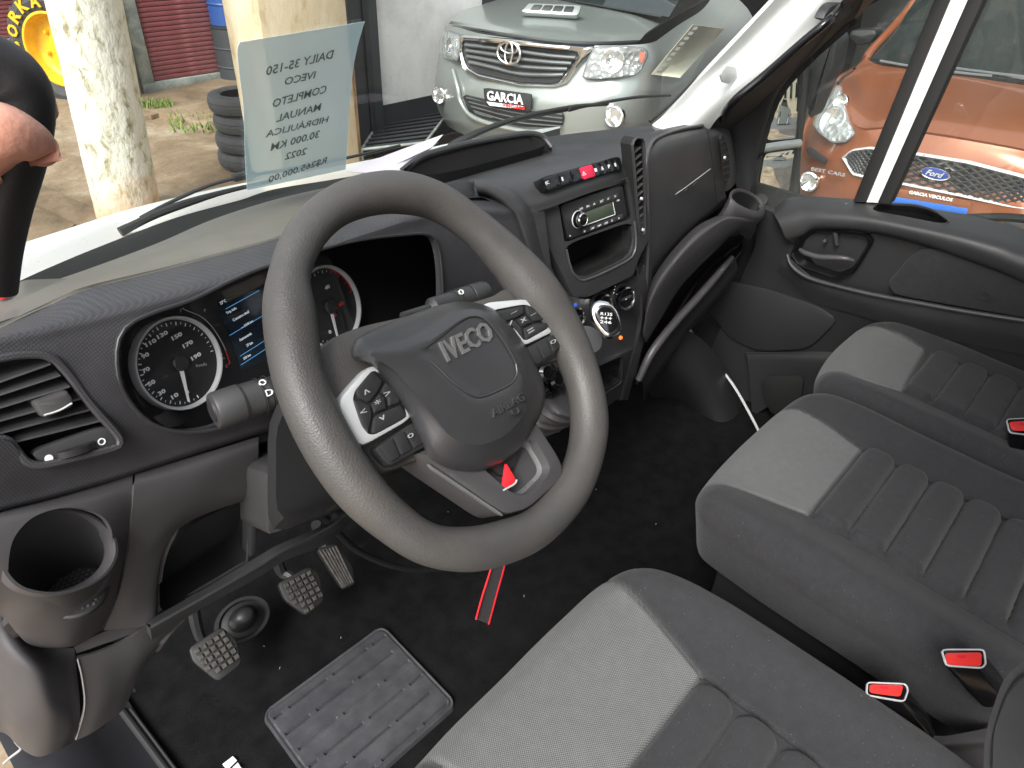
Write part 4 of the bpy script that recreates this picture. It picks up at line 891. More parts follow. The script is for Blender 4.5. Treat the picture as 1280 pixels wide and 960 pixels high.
# =====================================================================================  CAB SHELL
b_ = B(); g = [[V((x, y, .004*noise.noise(V((x*5, y*5, 0))) + (0 if y < .58 else (y-.58)*1.1))) for x in [(-.92+1.95*i/60) for i in range(61)]] for y in [(-1.1+1.9*j/60) for j in range(61)]]
f = [[b_.verts.new(p) for p in r] for r in g]
for j in range(60):
    for i in range(60): b_.faces.new((f[j][i], f[j][i+1], f[j+1][i+1], f[j+1][i]))
struct('cab_floor', b_, 'carpet')
b_ = B(); box(b_, (-1.0, .78, -.1), (1.05, .82, .60)); struct('firewall', b_, 'black')
b_ = B(); box(b_, (.985, .16, -.1), (1.0, .78, .66)); box(b_, (.985, -1.1, -.1), (1.0, .158, .60)); struct('cab_side_panel', b_, 'black')
b_ = B(); surf(b_, [[P(a, b, 'y', .44) for a, b in r] for r in [[(-200, 560), (200, 420), (620, 300), (860, 190), (1000, 170)], [(-200, 700), (200, 560), (620, 420), (860, 330), (1000, 300)]]], 3, 3, .01); struct('dash_bulkhead', b_, 'black')
# driver's door sill, bottom left
b_ = B(); loft(b_, [[V((x, y, z)) for x, z in ((-.99, -.12), (-.99, .035), (-.93, .05), (-.875, .03), (-.845, .012), (-.80, .012), (-.80, -.02))] for y in (-1.1, -.6, -.1, .2, .4, .66)], True, True)
mat('sill_plastic', (.012, .012, .014), .35, bump=.3, bscale=500, rvar=.08, cscale=20); sill = tag(obj('door_sill', b_, 'sill_plastic'), 'black plastic step sill along the bottom left edge of the carpet', 'door sill')
b_ = B(); tube(b_, [P(4, 955, 'z', .07), P(14, 946, 'z', .07), P(26, 936, 'z', .07), P(20, 928, 'z', .07), P(-4, 895, 'z', .075)], .0022, n=6); obj('sill_trim', b_, 'ring_grey', sill)
b_ = B(); tube(b_, [P(153, 889, 'z', .012), P(180, 925, 'z', .012), P(215, 972, 'z', .012)], .007, n=10); tube(b_, [P(163, 886, 'z', .012), P(190, 922, 'z', .012), P(225, 969, 'z', .012)], .003, n=8)
tag(obj('carpet_edge', b_, 'plastic_dark'), 'rubber edging between the carpet and the sill', 'edging')
# =====================================================================================  HEEL PAD and marks on the carpet
A_, B_, C_ = V((-.641, .371, 0)), V((-.352, .362, 0)), V((-.364, .112, 0)); D_ = A_+(C_-B_)
def bil(u, v): return A_*(1-u)*(1-v)+B_*u*(1-v)+C_*u*v+D_*(1-u)*v
hx, hy = (B_-A_).length, (D_-A_).length; NU, NV = 190, 160
gr = []
for r_ in range(6):
    yy = .030+r_*.041
    for k_ in range(4): gr.append((-.05+k_*.098+(r_ % 3)*.034, yy, .082))
b_ = B(); vv = []
for j in range(NV+1):
    row = []
    for i in range(NU+1):
        u, v = i/NU, j/NV; x, y = u*hx, v*hy; p = bil(u, v)
        cxx = max(abs(x-hx/2)-(hx/2-.022), 0); cyy = max(abs(y-hy/2)-(hy/2-.022), 0); ex = math.hypot(cxx, cyy)
        if ex > .022: k_ = .022/ex; p = p+((bil(.5, .5)-p).normalized())*(ex-.022)
        edge = min(min(x, hx-x, y, hy-y), .022-ex if (cxx and cyy) else 9)
        z = .011*min(1, max(edge, 0)/.003)
        if .006 < edge < .010: z -= .0016
        for gx, gy, gl_ in gr:
            if gx-.001 < x < gx+gl_+.001 and abs(y-gy) < .0028 and edge > .014: z -= .006*(1-abs(y-gy)/.0028)**.5
        if edge > .01: z += .0014*math.exp(-((y % .041-.030)/.009)**2)
        row.append(b_.verts.new(V((p.x, p.y, p.z+z-.001))))
    vv.append(row)
for j in range(NV):
    for i in range(NU): b_.faces.new((vv[j][i], vv[j][i+1], vv[j+1][i+1], vv[j+1][i]))
tag(obj('heel_pad', b_, 'heelpad', smooth=50), 'grey rubber heel pad with short grooves on the black carpet', 'heel pad')
b_ = B(); plate(b_, P_ := [P(278, 955, 'z', .006), P(291, 945, 'z', .006), P(296, 950, 'z', .006), P(284, 962, 'z', .006)], .003, .0005, V((0, 0, 1)))
mk_ = thing('mat_emblem', 'small white stitched mark on the black carpet at the bottom edge', 'emblem', P(288, 956, 'z', 0)); obj('mark', b_, 'print_white', mk_)
b_ = B(); plate(b_, [P(288, 962, 'z', .006), P(297, 953, 'z', .006), P(302, 960, 'z', .006), P(296, 972, 'z', .006)], .003, .0005, V((0, 0, 1))); obj('mark', b_, 'print_white', mk_)
del P_
b_ = B(); lint = [(426, 797), (636, 858), (560, 640), (745, 612), (820, 655), (655, 745), (330, 808), (350, 835), (640, 700)]
for x, y in lint:
    c = P(x, y, 'z', .006); d = V((random.uniform(-1, 1), random.uniform(-1, 1), 0))*.0028; tube(b_, [c-d, c+V((0, 0, .002)), c+d], .0005, n=5, k=3)
tag(obj('lint', b_, 'ring_grey', kind='stuff'), 'pale lint and crumbs scattered on the black carpet', 'lint')
# =====================================================================================  PEDALS
def pedal(name, lab, pts, z, nrm, treads, arm, loc):
    t = thing(name, lab, 'pedal', loc, 'pedals in the driver footwell'); p0 = P(pts[0][0], pts[0][1], 'z', z); pn = V(nrm).normalized(); PP = Pl(P(sum(p[0] for p in pts)/len(pts), sum(p[1] for p in pts)/len(pts), 'z', z), pn)
    q = B(); r = resample(fil(PP.ring(pts), .18), 44); plate(q, r, .014, .003, pn); pd = obj('pad', q, 'rubber', t)
    rr_ = inset(r, .003, pn); c = cen(rr_)
    if treads == 'grid':
        e1 = (PP.px(*pts[1])-PP.px(*pts[0])).normalized(); e2 = pn.cross(e1); S = .0125
        ins = lambda p: all(((rr_[(k+1) % len(rr_)]-rr_[k]).cross(p-rr_[k])).dot(pn)*sg > 0 for k in range(0, len(rr_), 2))
        sg = 1 if ((rr_[1]-rr_[0]).cross(c-rr_[0])).dot(pn) > 0 else -1
        for i in range(-5, 6):
            for j in range(-5, 6):
                o = c+e1*i*S+e2*j*S; sq = [o+e1*a*S*.36+e2*b*S*.36+pn*.0035 for a, b in ((-1, -1), (1, -1), (1, 1), (-1, 1))]
                n_in = sum(ins(p-pn*.0035) for p in sq)
                if n_in >= 3: q = B(); plate(q, sq, .006, .0012, pn, segs=1); obj('tread_block', q, 'pedal', pd)
    else:
        a0, a1 = PP.px(*pts[0]), PP.px(*pts[1]); b1, b0 = PP.px(*pts[3]), PP.px(*pts[4]); n_ = 6
        for i in range(n_):
            u = (i+.5)/n_; s, e = a0.lerp(a1, u), b0.lerp(b1, u); d = (e-s); s = s+d*.06; e = e-d*.05; sd_ = d.normalized().cross(pn)*.0024
            q = B(); plate(q, [s-sd_+pn*.003, s+sd_+pn*.003, e+sd_+pn*.003, e-sd_+pn*.003], .006, .001, pn, segs=1); obj('tread_rib', q, 'pedal', pd)
    q = B(); tube(q, [c-pn*.012, PP.px(pts[0][0]*.6+pts[1][0]*.4, pts[0][1]*.6+pts[1][1]*.4, -.016)]+[P(*a) for a in arm], [.009, .010]+[.011]*len(arm), n=8); obj('arm', q, 'plastic_dark', t)
pedal('clutch_pedal', 'worn rubber clutch pedal, leftmost of the pedals, with square treads', [(236, 810), (277, 783), (296, 800), (303, 829), (273, 853), (241, 827)], .13, (-.05, -.62, .78), 'grid', [(244, 775, 'y', .50), (240, 745, 'y', .50)], (-.66, .46, .1))
pedal('brake_pedal', 'worn rubber brake pedal, middle of the three, with square treads', [(347, 729), (386, 708), (399, 717), (406, 750), (383, 770), (356, 750)], .13, (-.05, -.62, .78), 'grid', [(352, 715, 'y', .52), (345, 695, 'y', .52)], (-.47, .46, .1))
pedal('accelerator_pedal', 'narrow accelerator pedal with long worn ribs, rightmost of the pedals', [(396, 686), (420, 679), (441, 708), (444, 730), (429, 737), (412, 712)], .14, (-.05, -.62, .78), 'ribs', [(402, 680, 'y', .54), (395, 655, 'y', .54)], (-.38, .48, .1))
bt = thing('steering_shaft_boot', 'black rubber boot round the steering shaft between clutch and brake pedals', 'rubber boot', P(300, 772, 'z', .05))
b_ = B(); c = P(303, 775, 'z', .08); ax = V((.0, -.5, .85)).normalized(); u_ = V((1, 0, 0)); v_ = ax.cross(u_)
rs = []
for s_, h in ((1, -.02), (1.02, .0), (1.0, .006), (.86, .006), (.8, .0), (.55, .004), (.5, .02), (.52, .024), (.4, .03), (.36, .04), (.25, .046), (.05, .048)):
    rs.append([c+ax*h+(u_*math.cos(a)*.055+v_*math.sin(a)*.042)*s_ for a in [2*PI*j/36 for j in range(36)]])
loft(b_, rs, True, True); obj('bellows', b_, 'plastic_dark', bt, smooth=60)
# cable loom under the dash
b_ = B(); tube(b_, [P(400, 640, 'y', .3), P(450, 690, 'y', .3), P(520, 712, 'y', .28), P(600, 700, 'y', .26), (P(660, 660, 'y', .26))], .006, n=8); tag(obj('under_dash_cable', b_, 'rubber'), 'black cable sagging under the dashboard behind the wheel', 'cable')
# red edged strap
st_ = thing('lanyard', 'black strap with red edges hanging below the steering wheel', 'strap', P(622, 690, 'y', .06))
La = [[(622, 668), (638, 664)], [(614, 709), (631, 705)], [(603, 745), (620, 746)], [(595, 774), (611, 780)]]
def sheet(q, L_, y, th, k=6):
    rows = [[P(a[0], a[1], 'y', y), P(b[0], b[1], 'y', y+.006)] for a, b in L_]; surf(q, rows, 2, k, th)
b_ = B(); sheet(b_, La, .06, .0016); obj('webbing', b_, 'cloth', st_)
for k_ in (0, 1):
    b_ = B(); tube(b_, [P(r[k_][0], r[k_][1], 'y', .059+.006*k_) for r in La], .0016, n=6); obj('red_edge', b_, 'print_red', st_)
# =====================================================================================  SEATS
def sd2(p, a, b):
    d = (b[0]-a[0], b[1]-a[1]); L = d[0]**2+d[1]**2; t = max(0, min(1, ((p[0]-a[0])*d[0]+(p[1]-a[1])*d[1])/L)) if L else 0
    return math.hypot(p[0]-a[0]-d[0]*t, p[1]-a[1]-d[1]*t)
def inpoly(p, Q):
    c = False; n = len(Q)
    for i in range(n):
        (x1, y1), (x2, y2) = Q[i], Q[i-1]
        if (y1 > p[1]) != (y2 > p[1]) and p[0] < (x2-x1)*(p[1]-y1)/(y2-y1)+x1: c = not c
    return c
def seatmat():
    m = MATS['cloth'].copy(); m.name = 'seat_cloth'; MATS['seat_cloth'] = m
    n = m.node_tree.nodes; l = m.node_tree.links; src = MATS['cloth_light'].node_tree
    # mix in the light weave where the panel attribute says so
    tc = n.new('ShaderNodeTexCoord'); ws = []
    for rot in (PI/5, PI/5+PI/2):
        mp = n.new('ShaderNodeMapping'); mp.inputs['Rotation'].default_value = (0, 0, rot); l.new(tc.outputs['Object'], mp.inputs[0])
        wv = n.new('ShaderNodeTexWave'); wv.inputs['Scale'].default_value = 130; wv.inputs['Distortion'].default_value = 1.2; wv.inputs['Detail Scale'].default_value = 30; l.new(mp.outputs[0], wv.inputs[0]); ws.append(wv)
    mu = n.new('ShaderNodeMath'); mu.operation = 'MULTIPLY'; l.new(ws[0].outputs[1], mu.inputs[0]); l.new(ws[1].outputs[1], mu.inputs[1])
    nz = n.new('ShaderNodeTexNoise'); nz.inputs['Scale'].default_value = 60; nz.inputs['Detail'].default_value = 9; nz.inputs['Roughness'].default_value = .8; l.new(tc.outputs['Object'], nz.inputs['Vector'])
    ad = n.new('ShaderNodeMath'); ad.operation = 'MULTIPLY_ADD'; ad.inputs[1].default_value = .95; l.new(mu.outputs[0], ad.inputs[0])
    s2 = n.new('ShaderNodeMath'); s2.operation = 'MULTIPLY'; s2.inputs[1].default_value = .38; l.new(nz.outputs[0], s2.inputs[0]); l.new(s2.outputs[0], ad.inputs[2])
    r = n.new('ShaderNodeValToRGB'); r.color_ramp.elements[0].position = .18; r.color_ramp.elements[1].position = .85
    r.color_ramp.elements[0].color = (.075, .076, .075, 1); r.color_ramp.elements[1].color = (.21, .215, .21, 1); l.new(ad.outputs[0], r.inputs[0])
    at = n.new('ShaderNodeAttribute'); at.attribute_name = 'panel'
    dk = n.new('ShaderNodeValToRGB'); dk.color_ramp.elements[0].position = .25; dk.color_ramp.elements[1].position = .8; dk.color_ramp.elements[0].color = (.025, .0248, .0265, 1); dk.color_ramp.elements[1].color = (.040, .0395, .042, 1)
    l.new(nz.outputs[0], dk.inputs[0])
    # fine lint specks
    vz = n.new('ShaderNodeTexNoise'); vz.inputs['Scale'].default_value = 420; l.new(tc.outputs['Object'], vz.inputs['Vector'])
    sp_ = n.new('ShaderNodeMapRange'); sp_.inputs['From Min'].default_value = .70; sp_.inputs['From Max'].default_value = .76; sp_.inputs['To Max'].default_value = .6; l.new(vz.outputs[0], sp_.inputs[0])
    mx0 = n.new('ShaderNodeMix'); mx0.data_type = 'RGBA'; l.new(sp_.outputs[0], mx0.inputs['Factor']); l.new(dk.outputs[0], mx0.inputs[6]); mx0.inputs[7].default_value = (.2, .2, .19, 1)
    mx = n.new('ShaderNodeMix'); mx.data_type = 'RGBA'; l.new(at.outputs['Fac'], mx.inputs['Factor']); l.new(mx0.outputs[2], mx.inputs[6]); l.new(r.outputs[0], mx.inputs[7])
    l.new(mx.outputs[2], n['Principled BSDF'].inputs['Base Color'])
    bp = n.new('ShaderNodeBump'); bp.inputs['Strength'].default_value = .45; bp.inputs['Distance'].default_value = .0008; l.new(mu.outputs[0], bp.inputs['Height']); l.new(bp.outputs[0], n['Principled BSDF'].inputs['Normal'])
seatmat()
def cushion(par, outline, zt, side, seams, light, ribs, rings=150, seg=400, core=.86):
    """padded cushion: rings grow out from the middle, roll over the edge and drop down the sides"""
    O = [V((x, y, 0)) for x, y in outline]; R = resample(cr(O, 8, True), seg); c = cen(R)
    b = B(); vs = []; mk = []
    for k in range(rings+1):
        r = k/rings; row = []
        for p in R:
            e = (p-c); L = e.length
            if r <= core: q = c+e*(r/core)*(1-.055/L); dz = 0; side_f = 0
            elif r < .94:
                t = (r-core)/(.94-core)*PI/2; q = c+e*(1-.055/L)+e.normalized()*.055*math.sin(t); dz = -.05*(1-math.cos(t)); side_f = 0
            else:
                t = (r-.94)/.06; q = p - e.normalized()*(.012*math.sin(t*PI)*0+.02*t); dz = -.05-side*t; side_f = t
            xy = (q.x, q.y); z = zt(*xy)
            # roll-over of the edge is softer at the front
            d = 0
            if r < .97:
                for A, w_, dp_ in seams:
                    m = min(sd2(xy, A[i], A[i+1]) for i in range(len(A)-1))
                    if m < w_*4: d -= dp_*math.exp(-(m/w_)**2)
                for (x0, x1, yc, hh, rad, am) in ribs:
                    dx = abs(xy[0]-(x0+x1)/2)-((x1-x0)/2-rad); dy = abs(xy[1]-yc)-(hh-rad)
                    sdv = math.hypot(max(dx, 0), max(dy, 0))+min(max(dx, dy), 0)-rad
                    if sdv < 0: d += am*(1-math.exp(sdv/.0048))
            z += d + .0012*noise.noise(V((xy[0]*14, xy[1]*14, 3)))
            row.append(b.verts.new(V((q.x, q.y, z+dz)))); mk.append(max(0, min(1, .5+(1 if inpoly(xy, light) else -1)*min(sd2(xy, light[i_], light[i_-1]) for i_ in range(len(light)))/.007)) if abs(xy[1]-light[-1][1]) < .4 else 0.0)
        vs.append(row)
    n = seg
    for a, q in zip(vs[1:], vs[2:]):
        for i in range(n): b.faces.new((a[i], a[(i+1) % n], q[(i+1) % n], q[i]))
    b.verts.index_update(); 
    ctr = vs[0][0].co.copy(); cv = b.verts.new(ctr)
    for i in range(n): b.faces.new((cv, vs[1][i], vs[1][(i+1) % n]))
    for v in vs[0]: b.verts.remove(v)
    b.faces.new(vs[-1][::-1])
    mk = mk[n:]+[mk[0]]
    b.verts.index_update(); b.verts.ensure_lookup_table(); order = [v for row in vs[1:] for v in row]+[cv]; val = {v.index: m_ for v, m_ in zip(order, mk)}
    o = obj('cushion', b, 'seat_cloth', par, smooth=70)
    at = o.data.attributes.new('panel', 'FLOAT', 'POINT')
    for i in range(len(o.data.vertices)): at.data[i].value = val.get(i, 0)
    return o
def bend(ax_, cx_, cy_): return ax_
# driver's seat
ds = thing('driver_seat', 'dark cloth driver seat with light woven front panel, nearest the camera', 'seat', (-.42, -.4, 0))
def zd(x, y):
    z = .462+.10*(y+.1)*.35; z += .020*math.exp(-((x+.175)/.055)**2)+.020*math.exp(-((x+.70)/.055)**2)
    if y > -.22: z -= .55*(y+.22)**2*2.2
    return z
DO = [(-.725, -.18), (-.70, -.10), (-.60, -.075), (-.45, -.070), (-.32, -.068), (-.235, -.075), (-.180, -.11), (-.155, -.19), (-.143, -.30), (-.140, -.45), (-.15, -.62), (-.2, -.72), (-.44, -.74), (-.68, -.72), (-.735, -.6), (-.745, -.4)]
lightD = [(-.62, .1), (-.228, .1), (-.228, -.085), (-.243, -.14), (-.268, -.22), (-.288, -.285), (-.60, -.285), (-.615, -.2)]
cushion(ds, DO, zd, .09, [([(-.225, -.03), (-.228, -.085), (-.243, -.14), (-.268, -.22), (-.288, -.285), (-.288, -.7)], .0035, .006), ([(-.60, -.285), (-.288, -.285)], .0035, .006), ([(-.61, -.1), (-.60, -.285), (-.60, -.7)], .0035, .006), ([(-.19, -.11), (-.168, -.2), (-.160, -.35), (-.158, -.7)], .002, .0025)],
        lightD, [(-.595, -.293, -.315-.061*k, .029, .026, .013) for k in range(6)], rings=170, seg=420)
b_ = B(); box(b_, (-.70, -.68, .06), (-.18, -.16, .37), bev=.02); obj('seat_base', b_, 'black', ds)
# lower right corner: edge of the driver seat's backrest
b_ = B(); surf(b_, [[P(x, y, 'x', d) for x, y, d in r] for r in [
    [(1300, 815, -.20), (1272, 832, -.20), (1255, 850, -.205), (1243, 880, -.205), (1234, 910, -.205), (1230, 940, -.20), (1229, 990, -.20)],
    [(1330, 850, -.23), (1290, 860, -.22), (1268, 872, -.22), (1256, 895, -.22), (1248, 920, -.22), (1246, 950, -.22), (1246, 990, -.22)],
    [(1370, 900, -.28), (1340, 900, -.28), (1320, 910, -.28), (1300, 930, -.28), (1290, 950, -.28), (1288, 970, -.28), (1288, 1000, -.28)]]], 6, 6, .03)
o = obj('backrest', b_, 'cloth', ds)
b_ = B(); tube(b_, [P(x, y, 'x', d) for x, y, d in [(1300, 835, -.211), (1276, 848, -.211), (1261, 865, -.212), (1250, 892, -.212), (1242, 922, -.212), (1240, 960, -.212)]], .0014, n=6); obj('seam', b_, 'black', o)
# middle and outer passenger seats
def zm(x, y):
    z = .440+.04*(y+.1)+.016*math.exp(-((x-.05)/.045)**2)+.018*math.exp(-((x-.485)/.045)**2)
    if y > -.20: z -= 1.1*(y+.20)**2
    return z
ms = thing('passenger_seat', 'middle cloth seat with ribbed centre and light front panel, beside the driver seat', 'seat', (.26, -.35, 0), 'passenger seats side by side')
MO = [(.012, -.15), (.040, -.092), (.11, -.068), (.22, -.060), (.34, -.060), (.43, -.066), (.495, -.095), (.520, -.16), (.525, -.35), (.525, -.60), (.50, -.74), (.26, -.76), (.03, -.74), (.005, -.6), (.002, -.35)]
lm = [(.088, .1), (.42, .1), (.415, -.11), (.395, -.19), (.375, -.255), (.128, -.255), (.108, -.19), (.09, -.12)]
cushion(ms, MO, zm, .10, [([(.085, -.05), (.092, -.12), (.108, -.19), (.128, -.255), (.112, -.7)], .003, .0045), ([(.128, -.258), (.375, -.258)], .003, .005), ([(.42, -.05), (.415, -.11), (.395, -.19), (.375, -.255), (.385, -.7)], .003, .005), ([(.05, -.11), (.03, -.16), (.022, -.3), (.022, -.7)], .0018, .0022)],
        lm, [(.118, .384, -.292-.062*k, .030, .024, .022) for k in range(7)])
b_ = B(); box(b_, (.09, -.68, .02), (.50, -.14, .36), bev=.02); obj('seat_base', b_, 'plastic_dark', ms)
os_ = thing('passenger_seat', 'outer cloth seat against the passenger door with ribbed centre', 'seat', (.76, -.35, 0), 'passenger seats side by side')
def zo(x, y):
    z = .447+.05*(y+.1)+.014*math.exp(-((x-.56)/.045)**2)+.014*math.exp(-((x-.90)/.045)**2)
    if y > -.20: z -= 1.0*(y+.20)**2
    return z
OO = [(.530, -.15), (.545, -.10), (.60, -.075), (.70, -.055), (.80, -.050), (.88, -.062), (.925, -.105), (.945, -.18), (.955, -.35), (.955, -.6), (.93, -.74), (.75, -.76), (.56, -.74), (.53, -.6), (.528, -.35)]
lo2 = [(.585, .1), (.865, .1), (.868, -.10), (.862, -.16), (.845, -.225), (.625, -.245), (.60, -.18)]
cushion(os_, OO, zo, .10, [([(.585, -.05), (.60, -.18), (.625, -.25), (.62, -.7)], .003, .0045), ([(.625, -.247), (.845, -.227)], .003, .005), ([(.87, -.05), (.868, -.12), (.845, -.225), (.85, -.7)], .003, .005)],
        lo2, [(.622, .850, -.275-.062*k, .030, .022, .018) for k in range(7)])
b_ = B(); box(b_, (.56, -.68, .02), (.92, -.14, .36), bev=.02); obj('seat_base', b_, 'plastic_dark', os_)
# backrests of the bench just out of frame (they shade the cushions)
for (t_, x0, x1) in ((ms, .02, .50), (os_, .53, .94)):
    b_ = B(); box(b_, (x0, -.92, .44), (x1, -.76, 1.05), bev=.03); obj('backrest', b_, 'cloth', t_)
# belt buckles
def buckle(lab, top, red, body, z):
    t = thing('belt_buckle', lab, 'belt buckle', P(top[0][0], top[0][1], 'z', z), 'seat belt buckles between the seats'); n_ = V((-.05, -.25, .97)).normalized(); PB_ = Pl(P(top[0][0], top[0][1], 'z', z), n_)
    r = resample(fil(PB_.ring(top), .15), 40); ax_ = (P(body[0], body[1], 'z', z-.10)-cen(r)); q = B()
    loft(q, [shift(scl(r, .85), ax_), shift(r, ax_*.6), shift(r, -n_*.003), shift(inset(r, .001, n_), -n_*.0004), shift(inset(r, .003, n_), V((0, 0, 0)))], True, True); o = obj('housing', q, 'gloss_black', t)
    q = B(); rr_ = resample(fil(PB_.ring(red, .0006), .15), 30); plate(q, rr_, .003, .001, n_); obj('release_button', q, 'buckle_red', o)
    q = B(); frame(q, shift(r, n_*.0005), .0018, .002, .001, n_); obj('housing_rim', q, 'ring_grey', o)
    q = B(); a = PB_.px(red[0][0]*.6+red[2][0]*.4, red[0][1]*.62+red[2][1]*.38, .0012); u = (PB_.px(*red[1])-PB_.px(*red[0])).normalized(); textfit(q, 'PRESS', a-u*.002, a+u*.010, n_.cross(u), .0035, .0002); obj('lettering', q, 'red_button', o, smooth=0)
buckle('red-topped black belt buckle standing higher, against the side of the middle seat', [(1177, 812), (1230, 812), (1232, 830), (1227, 835), (1183, 832)], [(1181, 816), (1228, 815), (1227, 833), (1184, 831)], (1246, 875), .49)
buckle('red-topped black belt buckle lower down, beside the driver seat cushion', [(1084, 853), (1132, 855), (1135, 863), (1130, 877), (1083, 869)], [(1087, 855), (1130, 856), (1126, 871), (1087, 866)], (1150, 915), .46)
buckle('red belt buckle at the right edge, between the two passenger seats', [(1258, 524), (1300, 522), (1306, 530), (1300, 545), (1262, 541)], [(1261, 527), (1298, 525), (1297, 539), (1265, 538)], (1285, 600), .47)
b_ = B(); surf(b_, [[P(x, y, 'z', d) for x, y, d in r] for r in [[(1130, 915, .35), (1175, 920, .36), (1205, 916, .365), (1245, 908, .36)], [(1140, 922, .35), (1170, 932, .355), (1205, 930, .36), (1245, 925, .36)], [(1150, 938, .33), (1175, 945, .33), (1205, 944, .33), (1245, 940, .33)], [(1150, 1000, .28), (1175, 1000, .28), (1205, 1000, .28), (1245, 1000, .28)]]], 5, 5, .01)
tag(obj('seat_hinge_cover', b_, 'satin'), 'grey plastic hinge cover between the seats at the bottom right', 'hinge cover')
# =====================================================================================  PASSENGER DOOR
dr = thing('passenger_door', 'black-trimmed passenger door with armrest, pull handle and window', 'van door', (.9, -.1, .1), kind='thing')
def RX(row): return [P(a, b, 'x', c) for a, b, c in row]
def back_on(pts): return pts+[pts[-1]+V((0, -.25, .0)), pts[-1]+V((0, -.55, .0))]
def rise(pts): d = (pts[-1]-pts[-2]).normalized(); k = (1.655-pts[-1].z)/max(d.z, .2); return pts+[pts[-1]+d*k*.5, pts[-1]+d*k]
b_ = B(); surf(b_, [back_on(RX(r)) for r in [
    [(940, 255, .90), (975, 268, .90), (1030, 280, .90), (1090, 288, .90), (1160, 303, .90), (1220, 322, .90), (1290, 350, .90)],
    [(945, 300, .92), (965, 315, .915), (1000, 350, .91), (1060, 372, .905), (1140, 385, .90), (1210, 397, .90), (1290, 410, .90)],
    [(930, 340, .94), (960, 360, .93), (1010, 385, .925), (1060, 400, .92), (1140, 420, .92), (1210, 440, .92), (1290, 460, .92)],
    [(905, 400, .95), (950, 420, .945), (1010, 440, .94), (1060, 450, .94), (1140, 470, .94), (1210, 490, .94), (1290, 520, .94)],
    [(870, 480, .96), (930, 500, .96), (1000, 520, .96), (1060, 540, .96), (1140, 560, .96), (1210, 580, .96), (1290, 600, .96)]]], 6, 6, .02)
dpn = obj('trim_panel', b_, 'plastic_dark', dr)
# top ledge and armrest band
b_ = B(); surf(b_, [back_on(RX(r)) for r in [
    [(963, 263, .93), (990, 246, .945), (1039, 247, .95), (1094, 252, .95), (1176, 263, .95), (1217, 270, .95), (1258, 280, .95), (1300, 292, .95)],
    [(966, 266, .90), (992, 250, .915), (1039, 252, .92), (1094, 257, .92), (1174, 270, .92), (1214, 279, .92), (1256, 290, .92), (1300, 303, .92)],
    [(970, 272, .87), (1000, 262, .88), (1036, 263, .88), (1088, 268, .88), (1160, 282, .88), (1208, 293, .88), (1254, 306, .88), (1300, 322, .88)],
    [(976, 283, .86), (1004, 276, .865), (1032, 273, .865), (1086, 277, .865), (1155, 291, .865), (1205, 304, .865), (1252, 320, .865), (1300, 338, .865)],
    [(982, 297, .868), (1002, 292, .87), (1024, 283, .87), (1090, 288, .87), (1155, 303, .87), (1205, 320, .87), (1252, 337, .87), (1300, 357, .87)],
    [(990, 304, .89), (1005, 296, .89), (1024, 288, .89), (1090, 292, .89), (1155, 308, .89), (1205, 325, .89), (1252, 342, .89), (1300, 362, .89)]]], 7, 5, .015)
led = obj('armrest_ledge', b_, 'plastic', dr, smooth=60)
DPt = pl3(P(1090, 261, 'x', .915), P(1180, 278, 'x', .90), P(1143, 256, 'x', .94))
sr = resample(fil(DPt.ring([(1090, 264), (1098, 254), (1143, 256), (1165, 262), (1186, 277), (1178, 280), (1122, 272), (1095, 268)]), .25), 44)
b_ = B(); prism(b_, sr, .02, .035, DPt.n); cut(led, b_)
b_ = B(); cup(b_, shift(sr, -DPt.n*.001), .05, DPt.n); obj('pull_pocket', b_, 'black', dr)
b_ = B(); frame(b_, scl(sr, 1.04), .003, .004, .002, DPt.n); obj('pocket_rim', b_, 'satin', dr)
b_ = B(); pr = resample(fil([DPt.px(x, y, .002) for x, y in [(1044, 259), (1047, 253), (1070, 254), (1068, 260)]], .15), 24); plate(b_, pr, .006, .001, DPt.n); sw_ = obj('window_switch', b_, 'gloss_black', dr)
b_ = B(); pr = resample(fil([DPt.px(x, y, .005) for x, y in [(1054, 259), (1056, 254), (1065, 255), (1063, 260)]], .15), 24); plate(b_, pr, .004, .001, DPt.n); obj('rocker', b_, 'ring_grey', sw_)
b_ = B(); tube(b_, RX([(972, 266, .888), (975, 273, .882), (981, 281, .878), (986, 282, .877)]), .0022, n=8); obj('speaker_slot', b_, 'satin', dr)
# recessed inner bowl with the pull handle
b_ = B(); hr = resample(fil(RX([(988, 318, .885), (997, 298, .885), (1016, 286, .885), (1083, 292, .885), (1092, 302, .885), (1068, 341, .885), (1048, 349, .885), (998, 333, .885)]), .22), 60)
n_ = V((-1, 0, 0)); loft(b_, [shift(hr, V((.012, 0, 0))), hr, shift(scl(hr, .97), n_*.003), shift(scl(hr, .93), n_*.002), shift(scl(hr, .90), V((.006, 0, 0))), shift(scl(hr, .82), V((.020, 0, 0)))], False, True); hb_ = obj('handle_bezel', b_, 'gloss_black', dr, smooth=50)
b_ = B(); tube(b_, RX([(1000, 312, .878), (1006, 316, .870), (1022, 321, .866), (1040, 322, .866), (1056, 323, .868), (1067, 326, .876)]), [.005, .0065, .0075, .0075, .0065, .004], n=12); obj('release_lever', b_, 'satin', hb_)
b_ = B(); rod(b_, P(1033, 300, 'x', .892), P(1031, 301, 'x', .875), .004); rod(b_, P(1046, 306, 'x', .892), P(1044, 290, 'x', .888), .006); obj('lock_knob', b_, 'plastic', hb_, kind='stuff')
b_ = B(); tube(b_, RX([(984, 318, .885), (989, 331, .880), (1003, 343, .877), (1025, 352, .875), (1072, 364, .873), (1110, 372, .873), (1149, 379, .873), (1210, 390, .873), (1300, 404, .873)]), [.004, .005, .006, .006, .006, .006, .006, .006, .006], n=10); obj('bowl_lip', b_, 'plastic', dr)
